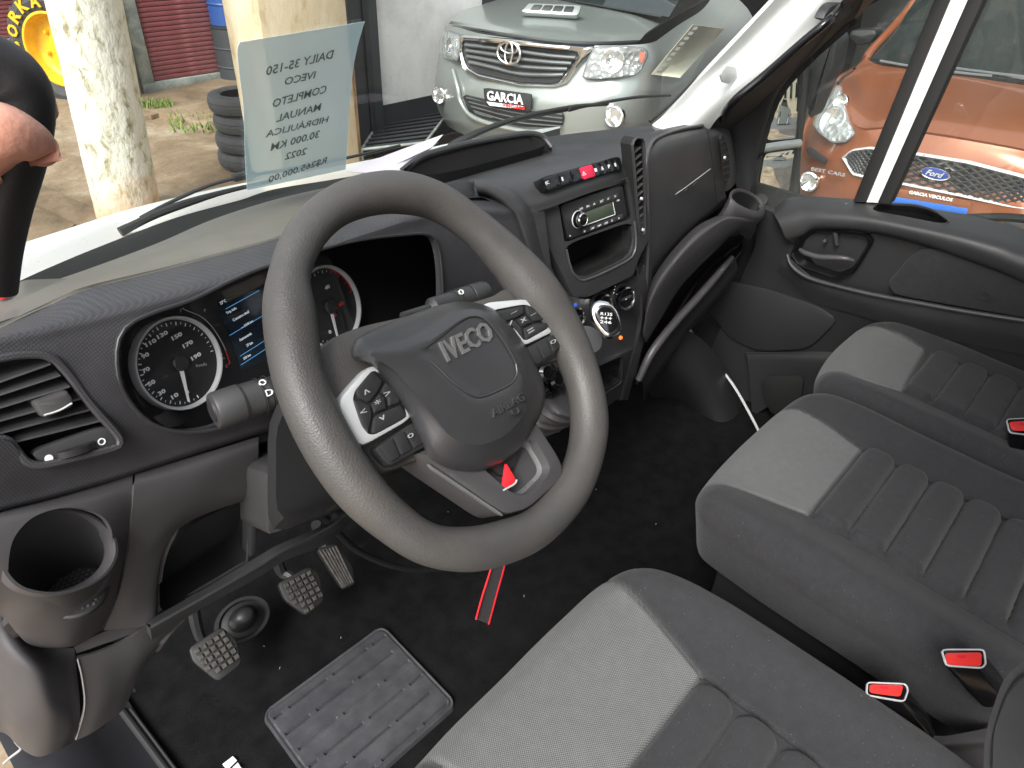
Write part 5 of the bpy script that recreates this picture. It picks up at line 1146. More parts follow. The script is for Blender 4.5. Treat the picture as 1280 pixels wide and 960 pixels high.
b_ = B(); surf(b_, [back_on(RX(r)) for r in [[(984, 322, .888), (1025, 354, .878), (1072, 366, .876), (1149, 381, .876), (1210, 392, .876), (1300, 406, .876)], [(975, 330, .90), (1022, 362, .885), (1070, 377, .883), (1147, 397, .883), (1210, 410, .883), (1300, 428, .883)], [(970, 345, .93), (1015, 376, .915), (1065, 392, .91), (1145, 415, .91), (1210, 430, .91), (1300, 450, .91)]]], 6, 5, .004)
obj('lower_band', b_, 'plastic', dr)
b_ = B(); ir = resample(fil(RX([(1109, 354, .882), (1138, 320, .884), (1155, 311, .884), (1176, 313, .884), (1300, 360, .884), (1300, 401, .880), (1118, 369, .880)]), [.15, .2, .2, .2, .05, .05, .2]), 60); plate(b_, ir, .006, .003, V((-1, 0, 0))); iv = obj('fabric_insert', b_, 'cloth', dr)
b_ = B(); c = P(1232, 370, 'x', .878); lathe(b_, c, V((-1, 0, 0)), [(.010, 0), (.010, .001), (.008, .001), (.008, 0)], 20, False, False); obj('embossed_ring', b_, 'cloth', iv)
# lower door: speaker grille, pocket
b_ = B(); gr_ = resample(fil(RX([(880, 345, .925), (905, 350, .922), (960, 362, .917), (1020, 382, .912), (1048, 400, .912), (1012, 436, .925), (950, 440, .935), (915, 425, .94), (885, 390, .935)]), .25), 60); plate(b_, gr_, .006, .003, V((-1, 0, 0))); sg_ = obj('speaker_grille', b_, 'plastic_dark', dr)
b_ = B(); surf(b_, [RX(r) for r in [[(930, 440, .93), (980, 440, .925), (1040, 440, .92), (1100, 450, .92)], [(935, 452, .915), (980, 450, .91), (1030, 455, .91), (1100, 465, .91)], [(940, 520, .93), (980, 500, .93), (1030, 500, .93), (1100, 520, .93)]]], 5, 5, .01); pt_ = obj('door_pocket', b_, 'plastic_dark', dr)
b_ = B(); pr = resample(fil(RX([(951, 478, .905), (958, 470, .905), (1005, 470, .905), (1000, 505, .905), (965, 520, .905), (955, 500, .905)]), .2), 30); plate(b_, pr, .006, .003, V((-1, 0, 0))); obj('pocket_opening', b_, 'black', pt_)
# window: seals, white divider, panes
def bar(nm, m, l_, par, x, th, bev=.002):
    q = B(); plate(q, [P(a, b, 'x', x) for a, b in l_], th, bev, V((-1, 0, 0))); return obj(nm, q, m, par)
bar('window_divider', 'divider_white', [(1080, 252), (1098, 254), (1300, -200), (1270, -200)], dr, .925, .03, .004)
bar('window_seal', 'rubber', [(1066, 252), (1082, 253), (1271, -202), (1248, -200)], dr, .918, .035)
bar('window_seal', 'rubber', [(1097, 253), (1112, 255), (1320, -198), (1299, -202)], dr, .918, .035)
b_ = B(); plate(b_, [P(x, y, 'x', .95) for x, y in [(935, 262), (1080, 262), (1250, -200), (975, -60)]], .004, 0, V((-1, 0, 0))); obj('front_pane', b_, 'door_glass', dr)
b_ = B(); plate(b_, [P(x, y, 'x', .955) for x, y in [(1100, 262), (1300, 300), (1700, 420), (1900, -300), (1300, -200)]], .004, 0, V((-1, 0, 0))); obj('window_pane', b_, 'door_glass', dr)
# front edge frame (black quarter trim up to the pillar)
b_ = B(); surf(b_, [RX(r) for r in [
    [(893, 150, .84), (905, 140, .84), (940, 108, .84), (990, 65, .84), (1040, 22, .84), (1075, -20, .84)],
    [(905, 180, .86), (922, 160, .86), (952, 125, .87), (1000, 72, .88), (1046, 30, .88), (1085, -15, .88)],
    [(915, 215, .88), (932, 200, .885), (958, 150, .90), (978, 110, .91), (1010, 75, .91), (1070, 20, .91)],
    [(930, 262, .90), (938, 240, .90), (949, 190, .92), (964, 120, .93), (990, 84, .93), (1066, 20, .93)]]], 6, 5, .012)
obj('quarter_trim', b_, 'plastic_dark', dr)
b_ = B(); tube(b_, RX([(934, 258, .92), (940, 238, .92), (951, 185, .925), (962, 130, .93), (972, 98, .93), (988, 76, .93), (1050, 20, .93), (1090, -15, .93)]), .004, n=8); obj('window_seal', b_, 'rubber', dr)
b_ = B(); tube(b_, RX([(1190, 275, .98), (1225, 272, .98), (1262, 272, .98), (1300, 276, .98)]), .010, n=8); obj('outer_seal', b_, 'rubber', dr)
b_ = B(); plate(b_, RX([(1252, 276, 1.0), (1300, 282, 1.0), (1300, 290, 1.0), (1258, 281, 1.0)]), .01, .002); obj('outer_skin', b_, 'white_paint', dr)
# pale trim strip in the passenger footwell + wheel arch cover
b_ = B(); tube(b_, [P(858, 405, 'x', .93), P(866, 418, 'x', .92), P(884, 442, 'x', .90), P(905, 466, 'x', .88), P(922, 490, 'x', .86), P(944, 530, 'x', .83), P(952, 548, 'x', .81)], .004, n=8)
tag(obj('sill_seal', b_, 'ring_grey'), 'thin pale seal curving down the passenger footwell beside the door', 'door seal')
b_ = B(); surf(b_, [[P(x, y, 'y', d) for x, y, d in r] for r in [
    [(800, 430, .40), (840, 410, .36), (872, 420, .31), (905, 455, .26), (930, 500, .20), (948, 540, .15)],
    [(800, 450, .38), (835, 440, .33), (868, 455, .28), (895, 490, .23), (915, 525, .18), (932, 560, .12)],
    [(805, 475, .38), (835, 470, .33), (860, 485, .29), (880, 515, .25), (895, 545, .20), (905, 572, .14)],
    [(815, 500, .42), (840, 500, .38), (860, 520, .34), (872, 540, .30), (885, 560, .26), (898, 580, .2)]]], 6, 6, .01)
tag(obj('wheel_arch_cover', b_, 'plastic_dark', smooth=60), 'black moulded wheel arch cover in the passenger footwell', 'trim cover')
# =====================================================================================  A-PILLAR, GRAB HANDLES, WINDSCREEN
ap = thing('windscreen_pillar', 'white painted windscreen pillar on the passenger side with black grab handle', 'pillar', (.85, .38, .85), kind='thing')
b_ = B(); surf(b_, [rise([P(x, y, 'y', d) for x, y, d in r]) for r in [
    [(815, 156, .44), (840, 135, .42), (866, 107, .39), (906, 66, .345), (968, 0, .28), (1010, -45, .23)],
    [(822, 160, .425), (850, 140, .405), (880, 110, .37), (925, 68, .33), (990, 2, .26), (1035, -42, .21)],
    [(850, 165, .375), (872, 145, .355), (905, 115, .315), (950, 73, .27), (1015, 8, .20), (1060, -35, .15)],
    [(885, 165, .345), (897, 148, .325), (927, 120, .285), (972, 78, .235), (1043, 10, .165), (1085, -30, .115)]]], 7, 5, .01)
obj('pillar_trim', b_, 'pillar_white', ap, smooth=60)
b_ = B(); tube(b_, rise([P(x, y, 'y', d) for x, y, d in [(812, 152, .45), (838, 130, .43), (864, 105, .40), (904, 64, .355), (966, -2, .29), (1005, -45, .24)]]), .004, n=8); obj('windscreen_seal', b_, 'rubber', ap)
b_ = B(); surf(b_, [rise([P(x, y, 'y', d) for x, y, d in r]) for r in [[(884, 160, .345), (927, 121, .285), (972, 80, .235), (1043, 12, .165), (1085, -28, .115)], [(900, 160, .355), (938, 128, .305), (985, 88, .255), (1058, 16, .185), (1100, -24, .14)], [(915, 172, .41), (950, 138, .36), (995, 98, .32), (1070, 24, .25), (1110, -20, .20)]]], 6, 5, .006); obj('inner_seal', b_, 'rubber', ap)
b_ = B(); tube(b_, [P(x, y, 'y', d) for x, y, d in [(903, 150, .33), (908, 138, .295), (922, 122, .265), (957, 93, .225), (1005, 51, .165), (1034, 27, .135), (1046, 14, .145), (1052, 4, .17)]], [.007, .0085, .009, .009, .0085, .0085, .008, .008], n=14, k=6); gh = obj('grab_handle', b_, 'gloss_black', ap)
b_ = B(); q = resample(fil([P(x, y, 'y', .155) for x, y in [(1028, 24), (1040, 6), (1062, 0), (1066, 14), (1048, 30)]], .2), 24); plate(b_, q, .02, .004); obj('handle_mount', b_, 'plastic_dark', gh)
b_ = B(); q = resample(fil([P(x, y, 'y', .30) for x, y in [(900, 92), (908, 82), (920, 84), (922, 96), (912, 105), (903, 103)]], .1), 24); plate(b_, q, .003, .001); obj('clip_cover', b_, 'white_paint', ap)
# windscreen: curved laminated sheet, base line to a header above the frame
wb = [(-40, 400, .395), (60, 352, .435), (165, 320, .475), (300, 258, .53), (430, 225, .575), (560, 202, .59), (700, 165, .58), (780, 152, .52), (830, 146, .455), (850, 128, .425)]
wt = []
b_ = B(); R0 = [P(a, b, 'y', c) for a, b, c in wb]
R0 = [p+V((0, .01, -.01)) for p in R0]
lift = [V((p.x*.93, p.y-.40 + (0 if i > 1 else .03), 1.62)) for i, p in enumerate(R0)]
surf(b_, [R0, [a.lerp(b, .33)+V((0, .02, 0)) for a, b in zip(R0, lift)], [a.lerp(b, .66)+V((0, .02, 0)) for a, b in zip(R0, lift)], lift], 4, 6, 0)
ws = tag(obj('windscreen', b_, 'windscreen_glass'), 'large clear windscreen with dust specks above the dashboard', 'windscreen'); ws['kind'] = 'thing'
# black base strip and white scuttle outside
b_ = B(); surf(b_, [[P(a, b, 'y', c) for a, b, c in r] for r in [
    [(-50, 380, .44), (0, 362, .46), (60, 335, .48), (130, 306, .51), (220, 272, .55), (300, 250, .58), (345, 236, .60), (430, 222, .62), (560, 198, .63), (700, 160, .62)],
    [(-50, 396, .42), (0, 378, .44), (60, 350, .46), (130, 318, .49), (220, 280, .53), (300, 256, .56), (345, 244, .58), (430, 226, .60), (560, 203, .61), (700, 166, .60)],
    [(-50, 415, .39), (0, 399, .40), (60, 370, .43), (130, 338, .46), (220, 296, .50), (300, 266, .53), (345, 252, .55), (430, 234, .57), (560, 210, .57), (700, 175, .57)]]], 6, 4, .006)
tag(obj('scuttle_strip', b_, 'black'), 'black strip along the base of the windscreen', 'trim strip')
b_ = B(); surf(b_, [[P(a, b, 'y', c) for a, b, c in r] for r in [
    [(-60, 325, .62), (10, 309, .66), (90, 284, .70), (160, 262, .74), (250, 240, .78), (340, 222, .82), (430, 206, .84), (520, 188, .86), (600, 172, .86), (700, 158, .86)],
    [(-60, 350, .56), (10, 330, .60), (90, 300, .64), (160, 274, .68), (250, 250, .72), (340, 230, .76), (430, 214, .78), (520, 196, .80), (600, 180, .80), (700, 164, .80)],
    [(-60, 380, .46), (10, 357, .48), (90, 324, .51), (160, 297, .54), (250, 266, .58), (340, 240, .61), (430, 223, .63), (520, 203, .65), (600, 188, .65), (700, 168, .65)]]], 6, 4, .01)
bn_ = tag(obj('bonnet_edge', b_, 'white_paint'), 'white painted rear edge of the van bonnet seen through the windscreen', 'bonnet')
# wipers
def wiper(lab, arm, blade, ra, rb):
    t = thing('wiper', lab, 'wiper', P(*arm[0]), 'windscreen wipers'); q = B(); tube(q, [P(*a) for a in arm], ra, n=8); obj('arm', q, 'rubber', t)
    q = B(); tube(q, [P(*a) for a in blade], rb, n=6); bl = obj('blade', q, 'plastic_dark', t)
    q = B(); m = len(blade)//2; c = P(*blade[m]); box(q, (-.02, -.006, -.004), (.02, .006, .008), Matrix.Translation(c), .003); obj('clip', q, 'rubber', bl)
wiper('black wiper resting low on the windscreen ahead of the driver', [(150, 290, 'y', .56), (172, 279, 'y', .56), (195, 268, 'y', .56), (230, 255, 'y', .56), (280, 240, 'y', .57), (340, 226, 'y', .58)],
      [(176, 272, 'y', .58), (215, 252, 'y', .60), (262, 232, 'y', .61), (305, 221, 'y', .62), (370, 210, 'y', .63), (440, 196, 'y', .64), (500, 182, 'y', .64)], [.007, .006, .006, .006, .004, .003], .003)
wiper('black wiper on the passenger side, in front of the silver pickup', [(555, 192, 'y', .72), (575, 176, 'y', .70), (640, 150, 'y', .67), (714, 134, 'y', .64), (760, 130, 'y', .62)],
      [(562, 182, 'y', .70), (620, 158, 'y', .68), (680, 143, 'y', .66), (716, 136, 'y', .64), (760, 127, 'y', .62), (800, 121, 'y', .60), (838, 119, 'y', .57)], [.008, .008, .006, .005, .004], .004)
# price paper reflected in the windscreen, built as a tinted translucent sheet
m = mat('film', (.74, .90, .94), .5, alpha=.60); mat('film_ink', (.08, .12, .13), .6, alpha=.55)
def WSp(x, y):   # point on the inner face of the windscreen, from its own mesh
    from mathutils.bvhtree import BVHTree
    global _bv
    try: _bv
    except NameError:
        bm_ = bmesh.new(); bm_.from_mesh(ws.data); _bv = BVHTree.FromBMesh(bm_); bm_.free()
    h = _bv.ray_cast(CAM, ray(x, y)); 
    return h[0]-ray(x, y)*.006 if h[0] else P(x, y, 'y', .55)
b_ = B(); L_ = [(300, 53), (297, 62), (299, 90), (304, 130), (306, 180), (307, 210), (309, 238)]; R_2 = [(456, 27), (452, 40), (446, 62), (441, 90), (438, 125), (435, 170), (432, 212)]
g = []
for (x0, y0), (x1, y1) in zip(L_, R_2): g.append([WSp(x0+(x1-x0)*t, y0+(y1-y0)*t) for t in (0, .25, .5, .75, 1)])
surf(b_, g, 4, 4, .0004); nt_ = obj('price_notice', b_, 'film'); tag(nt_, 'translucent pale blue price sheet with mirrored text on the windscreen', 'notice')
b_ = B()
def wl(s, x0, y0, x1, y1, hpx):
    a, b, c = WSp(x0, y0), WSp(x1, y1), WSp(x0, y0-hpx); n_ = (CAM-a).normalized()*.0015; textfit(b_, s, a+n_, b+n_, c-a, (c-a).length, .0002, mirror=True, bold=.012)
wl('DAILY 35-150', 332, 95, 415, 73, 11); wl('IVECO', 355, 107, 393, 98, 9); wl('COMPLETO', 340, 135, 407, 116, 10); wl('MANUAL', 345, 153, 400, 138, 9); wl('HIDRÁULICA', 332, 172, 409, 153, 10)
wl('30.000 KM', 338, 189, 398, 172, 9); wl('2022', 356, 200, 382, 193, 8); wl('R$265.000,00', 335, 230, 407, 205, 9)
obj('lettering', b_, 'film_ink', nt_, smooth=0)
# inspection sticker on the glass, folded papers on the dash
b_ = B(); g = [[WSp(814, 93), WSp(850, 97)], [WSp(866, 31), WSp(906, 36)]]; n_ = (CAM-g[0][0]).normalized()*.002; surf(b_, [[p+n_ for p in r] for r in g], 3, 5, .0006)
mat('sticker', (.66, .64, .50), .6); stk = tag(obj('windscreen_sticker', b_, 'sticker'), 'pale yellow rectangular sticker high on the passenger side of the windscreen', 'sticker')
b_ = B(); dx = (WSp(906, 36)-WSp(814, 93)); 
for i in range(9):
    t = .08+i*.1; a = WSp(814+52*t+3, 93-62*t)+n_*1.6; b = WSp(814+52*t+6, 93-62*t-1)+n_*1.6; textfit(b_, 'XBARTLE0Z'[i], a, a+(b-a).normalized()*.006, WSp(866, 31)-WSp(814, 93), .006, .0002, mirror=True)
b_.free()
b_ = B()
for i in range(9):
    t = .06+i*.105; p = WSp(818+52*t, 92-61*t)+n_*1.5; q = WSp(823+52*t, 92.5-61*t)+n_*1.5; r2 = WSp(823+52*(t+.06), 92.5-61*(t+.06))+n_*1.5; r1 = WSp(818+52*(t+.06), 92-61*(t+.06))+n_*1.5
    plate(b_, [p, q, r2, r1], .0003, 0)
obj('print_marks', b_, 'print_grey', stk, smooth=0, kind='stuff')
mat('paper', (.62, .58, .64), .7); pp_ = thing('folded_papers', 'white folded papers lying on the dash top against the windscreen', 'papers', P(490, 215, 'y', .5))
for k_, (a, b, c, d) in enumerate([((432, 214), (554, 168), (540, 184), (470, 217)), ((452, 216), (548, 178), (515, 205), (478, 221)), ((470, 218), (500, 196), (512, 210), (490, 222))]):
    q = B(); surf(q, [[P(a[0], a[1], 'y', .49-k_*.008), P((a[0]+b[0])/2, (a[1]+b[1])/2-1, 'y', .492-k_*.008), P(b[0], b[1], 'y', .50-k_*.008)], [P(d[0], d[1], 'y', .47-k_*.008), P((c[0]+d[0])/2, (c[1]+d[1])/2, 'y', .475-k_*.008), P(c[0], c[1], 'y', .48-k_*.008)]], 5, 3, .0006); obj('sheet', q, 'paper', pp_)
# driver's A-pillar grab handle with a hand on it
gh2 = thing('pillar_grab_handle', 'thick black grab handle on the driver pillar at the left edge, held by a hand', 'grab handle', P(20, 200, 'y', -.02), kind='thing')
b_ = B(); hp = [(-40, 70, -.02), (-12, 82, -.02), (10, 98, -.02), (24, 122, -.02), (24, 160, -.02), (14, 205, -.02), (0, 255, -.02), (-12, 310, -.02), (-18, 360, -.02)]
tube(b_, [P(*p[:2], 'y', p[2]) for p in hp], [.014, .0150, .0160, .0155, .0150, .0148, .0145, .0145, .0145], n=20, k=8); obj('grip', b_, 'plastic_dark', gh2)
b_ = B(); box(b_, (-.98, -1.2, 1.66), (1.0, -.42, 1.70)); struct('cab_roof', b_, 'pillar_white')  # unseen roof added for contrast, cut short so more daylight fills the cab
b_ = B(); box(b_, (-.98, -1.2, 0), (1.0, -1.16, 1.655)); struct('cab_back_wall', b_, 'plastic')  # unseen rear wall, added with the roof to deepen the cab's contrast
# =====================================================================================  OUTER MIRROR
om = thing('outer_mirror', 'black outer door mirror with two stacked glasses reflecting the street', 'mirror', P(985, 200, 'x', 1.15))
MN = V((-.456, -1.235, .10)).normalized(); MP = Pl(P(980, 150, 'x', 1.15), MN)
mat('mirror', (.9, .92, .92), .015, metal=1)
def mglass(pts, nm):
    q = B(); r = resample(fil([MP.px(*p) for p in pts], .15), 40); plate(q, r, .004, .0005, MN); obj(nm, q, 'mirror', om)
mglass([(958, 176), (966, 132), (976, 84), (990, 76), (1000, 82), (1003, 100), (1000, 150), (997, 173)], 'upper_glass')
mglass([(956, 192), (995, 187), (992, 212), (984, 246), (950, 250), (950, 225)], 'lower_glass')
b_ = B(); ro = resample(fil([MP.px(*p, .004) for p in [(950, 180), (968, 80), (988, 66), (1004, 66), (1013, 82), (1008, 140), (1003, 175), (996, 260), (935, 262)]], .15), 60)
ri = resample(fil([MP.px(*p, .004) for p in [(956, 180), (974, 85), (988, 75), (1000, 79), (1004, 95), (1001, 140), (998, 175), (990, 255), (942, 256)]], .15), 60)
loft(b_, [shift(ri, -MN*.02), ri, [a.lerp(b, .5)+MN*.004 for a, b in zip(ri, ro)], ro, shift(ro, -MN*.05)], False, False); obj('rim', b_, 'plastic', om)
b_ = B(); tube(b_, [MP.px(950, 186, .004), MP.px(975, 182, .008), MP.px(999, 179, .008)], .012, n=10); obj('divider', b_, 'ring_grey', om)
b_ = B(); c = cen(ro); loft(b_, [shift(ro, -MN*.018), shift(scl(ro, 1.02), -MN*.07), shift(scl(ro, .8), -MN*.12)], True, True); obj('housing', b_, 'plastic_dark', om)
b_ = B(); r = resample(fil([P(x, y, 'x', 1.22) for x, y in [(1006, 68), (1020, 56), (1044, 42), (1047, 52), (1042, 84), (1028, 112), (1012, 150), (1006, 130)]], .2), 50); plate(b_, r, .08, .012); obj('turn_signal_housing', b_, 'plastic_dark', om)
b_ = B(); tube(b_, [P(950, 250, 'x', .95), P(955, 262, 'x', 1.0), P(975, 262, 'x', 1.12)], .02, n=10); obj('arm', b_, 'plastic_dark', om)

# =====================================================================================  YARD
GZ = -.85
m = mat('yard_concrete', (.30, .26, .20), .85, col2=(.47, .41, .31), cscale=.9, bump=.5, bscale=30, bdist=.01)
def mix3(name, cols, scale, rough=.85, bump=.4, bsc=60, bd=.004, stretch=None, det=8, pos=(.36, .5, .62)):
    m = mat(name, cols[0], rough, bump=bump, bscale=bsc, bdist=bd, stretch=stretch); n = m.node_tree.nodes; l = m.node_tree.links
    tc = n.new('ShaderNodeTexCoord'); src = tc.outputs['Object']
    if stretch: mp = n.new('ShaderNodeMapping'); mp.inputs['Scale'].default_value = stretch; l.new(src, mp.inputs[0]); src = mp.outputs[0]
    t = n.new('ShaderNodeTexNoise'); t.inputs['Scale'].default_value = scale; t.inputs['Detail'].default_value = det; t.inputs['Roughness'].default_value = .7; t.inputs['Distortion'].default_value = .4; l.new(src, t.inputs['Vector'])
    r = n.new('ShaderNodeValToRGB'); e = r.color_ramp.elements; e[0].position = pos[0]; e[0].color = (*cols[0], 1); e[1].position = pos[-1]; e[1].color = (*cols[-1], 1)
    for p, c in list(zip(pos, cols))[1:-1]: k = e.new(p); k.color = (*c, 1)
    l.new(t.outputs[0], r.inputs[0]); l.new(r.outputs[0], n['Principled BSDF'].inputs['Base Color']); return m
mix3('yard_concrete', [(.10, .066, .036), (.21, .150, .090), (.36, .30, .22)], .9, bump=.6, bsc=14, bd=.02, pos=(.34, .5, .66))
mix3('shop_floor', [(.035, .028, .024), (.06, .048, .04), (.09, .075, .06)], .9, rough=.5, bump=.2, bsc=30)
mix3('whitewash', [(.22, .19, .11), (.42, .41, .31), (.60, .59, .51)], 15, bump=.9, bsc=30, bd=.012, stretch=(1, 1, .5), pos=(.34, .42, .50))
def foot_stain(m, col, z0, z1):
    n = m.node_tree.nodes; l = m.node_tree.links; b = n['Principled BSDF']; src = b.inputs['Base Color'].links[0].from_socket
    tc = n.new('ShaderNodeTexCoord'); sp = n.new('ShaderNodeSeparateXYZ'); l.new(tc.outputs['Object'], sp.inputs[0]); t = n.new('ShaderNodeTexNoise'); t.inputs['Scale'].default_value = 5; t.inputs['Detail'].default_value = 6; l.new(tc.outputs['Object'], t.inputs['Vector'])
    a = n.new('ShaderNodeMath'); a.operation = 'MULTIPLY_ADD'; a.inputs[1].default_value = .5; l.new(t.outputs[0], a.inputs[0]); l.new(sp.outputs[2], a.inputs[2])
    r = n.new('ShaderNodeMapRange'); r.inputs['From Min'].default_value = z0+.25; r.inputs['From Max'].default_value = z1+.25; r.inputs['To Min'].default_value = .85; r.inputs['To Max'].default_value = 0; l.new(a.outputs[0], r.inputs[0])
    mx = n.new('ShaderNodeMix'); mx.data_type = 'RGBA'; l.new(r.outputs[0], mx.inputs['Factor']); l.new(src, mx.inputs[6]); mx.inputs[7].default_value = (*col, 1); l.new(mx.outputs[2], b.inputs['Base Color'])
foot_stain(MATS['whitewash'], (.46, .24, .08), -.85, -.45)
mix3('pier_paint', [(.30, .18, .08), (.56, .46, .30), (.64, .58, .45)], 3.2, bump=.4, bsc=30, bd=.006, stretch=(1, 1, .4), pos=(.30, .46, .66))
mix3('red_shutter', [(.16, .04, .045), (.22, .06, .066), (.30, .11, .11)], 5, rough=.5, bump=.2, bsc=60, stretch=(.4, .4, 3))
mix3('old_timber', [(.16, .10, .06), (.34, .20, .10), (.50, .34, .2)], 8, stretch=(3, 3, .4))
mix3('grey_frame', [(.16, .18, .16), (.27, .30, .27), (.36, .38, .34)], 5)
mix3('wall_white', [(.55, .55, .53), (.66, .66, .64), (.72, .72, .70)], 1.6, bump=.1, bsc=50)
mat('dark_wall', (.02, .021, .024), .6, rvar=.1, cscale=3)
mat('post_dark', (.035, .04, .045), .5, rvar=.1, cscale=4)
mat('tyre', (.035, .037, .040), .75, bump=.6, bscale=90, col2=(.055, .057, .06), cscale=12)
mat('yellow_paint', (.80, .46, .015), .4, rvar=.1, cscale=10, col2=(.68, .36, .02))
mat('blue_plastic', (.02, .07, .24), .4, rvar=.1, cscale=10)
mat('grass_blade', (.10, .17, .03), .8, col2=(.2, .24, .06), cscale=8)
b_ = B(); N_ = 80; xs_ = [-60+ (140*(i/N_)) for i in range(N_+1)]
g = [[b_.verts.new(V((x, y, GZ))) for x in xs_] for y in [-60+150*j/N_ for j in range(N_+1)]]
for j in range(N_):
    for i in range(N_): b_.faces.new((g[j][i], g[j][i+1], g[j+1][i+1], g[j+1][i]))
struct('ground', b_, 'yard_concrete', smooth=0)
# dark shop floor under the parked cars
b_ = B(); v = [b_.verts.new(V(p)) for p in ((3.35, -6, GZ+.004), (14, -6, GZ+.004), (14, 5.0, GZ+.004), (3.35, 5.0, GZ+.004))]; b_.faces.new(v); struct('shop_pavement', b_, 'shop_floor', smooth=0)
# raised broken slab edges and kerb by the column
def slab(nm, pts, h, m='yard_concrete', z=GZ):
    q = B(); r = [P(x, y, 'z', z) for x, y in pts]; plate(q, shift(r, V((0, 0, h))), h+.05, .01, V((0, 0, 1))); return struct(nm, q, m)
slab('kerb', [(-60, 225), (20, 258), (100, 296), (60, 330), (-60, 300)], .10)
slab('kerb_slab', [(-60, 205), (40, 232), (170, 290), (100, 293), (20, 255), (-60, 222)], .05)
slab('path', [(-60, 120), (60, 128), (190, 122), (300, 96), (300, 118), (190, 150), (60, 160), (-60, 150)], .05)
slab('pavement_slab', [(300, 118), (190, 145), (300, 172), (420, 150), (460, 110)], .06)
b_ = B()
for k in range(420):
    t = random.random(); u = random.random()
    if t < .6: c = P(176+random.random()*40, 133+ (random.random()-.3)*8+ random.random()*10*0, 'z', GZ+.03)
    else: c = P(210+random.random()*75, 145+random.random()*22, 'z', GZ+.02)
    h = random.uniform(.03, .11); a = random.random()*2*PI; d = V((math.cos(a), math.sin(a), 0))*.012; l_ = V((random.uniform(-.04, .04), random.uniform(-.04, .04), h))
    v = [b_.verts.new(p) for p in (c-d, c+d, c+l_)]; b_.faces.new(v)
tag(obj('grass', b_, 'grass_blade', kind='stuff', smooth=0), 'short green weeds growing along the cracked concrete', 'grass')
# columns
c1a, c1b = P(163, 272, 'z', GZ), P(103, -10, 'y', 5.0)
b_ = B(); ax = (c1b-c1a); rings = []
for i in range(60):
    t = i/59; c = c1a+ax*t*1.9; w_ = .222-.0*t
    rings.append([c+V((math.cos(a), math.sin(a), 0))*(w_+.006*noise.noise(V((math.cos(a)*2, math.sin(a)*2, t*9)))) for a in [2*PI*j/48 for j in range(48)]])
loft(b_, rings, True, True)
pc = thing('round_column', 'round whitewashed concrete column with peeling paint, beside the yellow-rimmed tractor wheel', 'column', c1a, kind='thing'); obj('shaft', b_, 'whitewash', pc)
pp = thing('square_pier', 'cream painted square pier with orange stains behind the price sheet', 'pier', P(388, 250, 'z', GZ), kind='thing')
YP = 4.55
b_ = B(); q0 = [P(x, y, 'y', YP) for x, y in [(322, 0), (437, 0)]]; x0, x1 = P(330, 60, 'y', YP).x, P(438, 60, 'y', YP).x
box(b_, (x0, YP, GZ), (x1, YP+.5, 2.2), bev=.02); obj('shaft', b_, 'pier_paint', pp)
xa, xb = P(434, 150, 'y', YP+.1).x, P(449, 150, 'y', YP+.1).x
b_ = B(); box(b_, (x1+.004, YP+.1, GZ), (xb, YP+.25, .08), bev=.008); obj('side_board', b_, 'old_timber', pp)
# red shutter doors
def shutter(nm, lab, x0, x1, y, h, z0=GZ+.12, fr='grey_frame', n_s=52):
    t = thing(nm, lab, 'shutter door', ((x0+x1)/2, y, GZ), 'red slatted doors across the yard', kind='thing'); base = None
    for i in range(n_s):
        z = z0+i*.05
        if base is None:
            q = B(); box(q, (x0, y, z+.003), (x1, y+.02, z+.047), bev=.008); base = obj('slat', q, 'red_shutter', t)
        else:
            c = base.copy(); COL.objects.link(c); c.parent = t; c.matrix_parent_inverse = base.matrix_parent_inverse; c.location = (0, 0, i*.05)
    q = B(); box(q, (x0-.01, y+.021, z0), (x1+.01, y+.05, z0+n_s*.05)); obj('backing', q, 'red_shutter', t)
    for (a, b, zz, zt, nm2) in ((x0-.16, x0-.01, GZ, z0+n_s*.05, 'frame_post'), (x1+.01, x1+.16, GZ, z0+n_s*.05, 'frame_post'), (x0-.16, x1+.16, GZ, z0-.004, 'bottom_rail')):
        q = B(); box(q, (a+.001*(nm2 == 'bottom_rail'), y-.03-(.002 if nm2 == 'bottom_rail' else 0), zz), (b, y+.06, zt), bev=.01); obj(nm2, q, fr, t)
    return t
xl, xr = P(181, 60, 'y', 8.4).x, P(276, 60, 'y', 8.4).x
shutter('shutter_door', 'faded red slatted door in a grey timber frame beside the round column', xl+.02, xr, 8.4, 2.6)
b_ = B(); xa, xb = P(148, 40, 'y', 8.3).x, P(157, 40, 'y', 8.3).x; box(b_, (xl-.34, 8.3, GZ), (xl-.20, 8.42, 2.2), bev=.01); tag(obj('timber_post', b_, 'old_timber'), 'brown timber post between the round column and the red door frame', 'post')['kind'] = 'thing'
shutter('shutter_door', 'faded red slatted door at the top left corner, behind the tractor wheel', .6, 3.5, 11.9, 3.0)
b_ = B(); box(b_, (-3, 12.0, GZ), (.43, 12.3, 4)); box(b_, (3.67, 12.0, GZ), (8, 12.3, 4)); struct('back_wall', b_, 'grey_frame')
b_ = B(); box(b_, (xr+.17, 8.9, GZ), (7.2, 9.2, 3.2)); struct('shed_wall', b_, 'dark_wall')
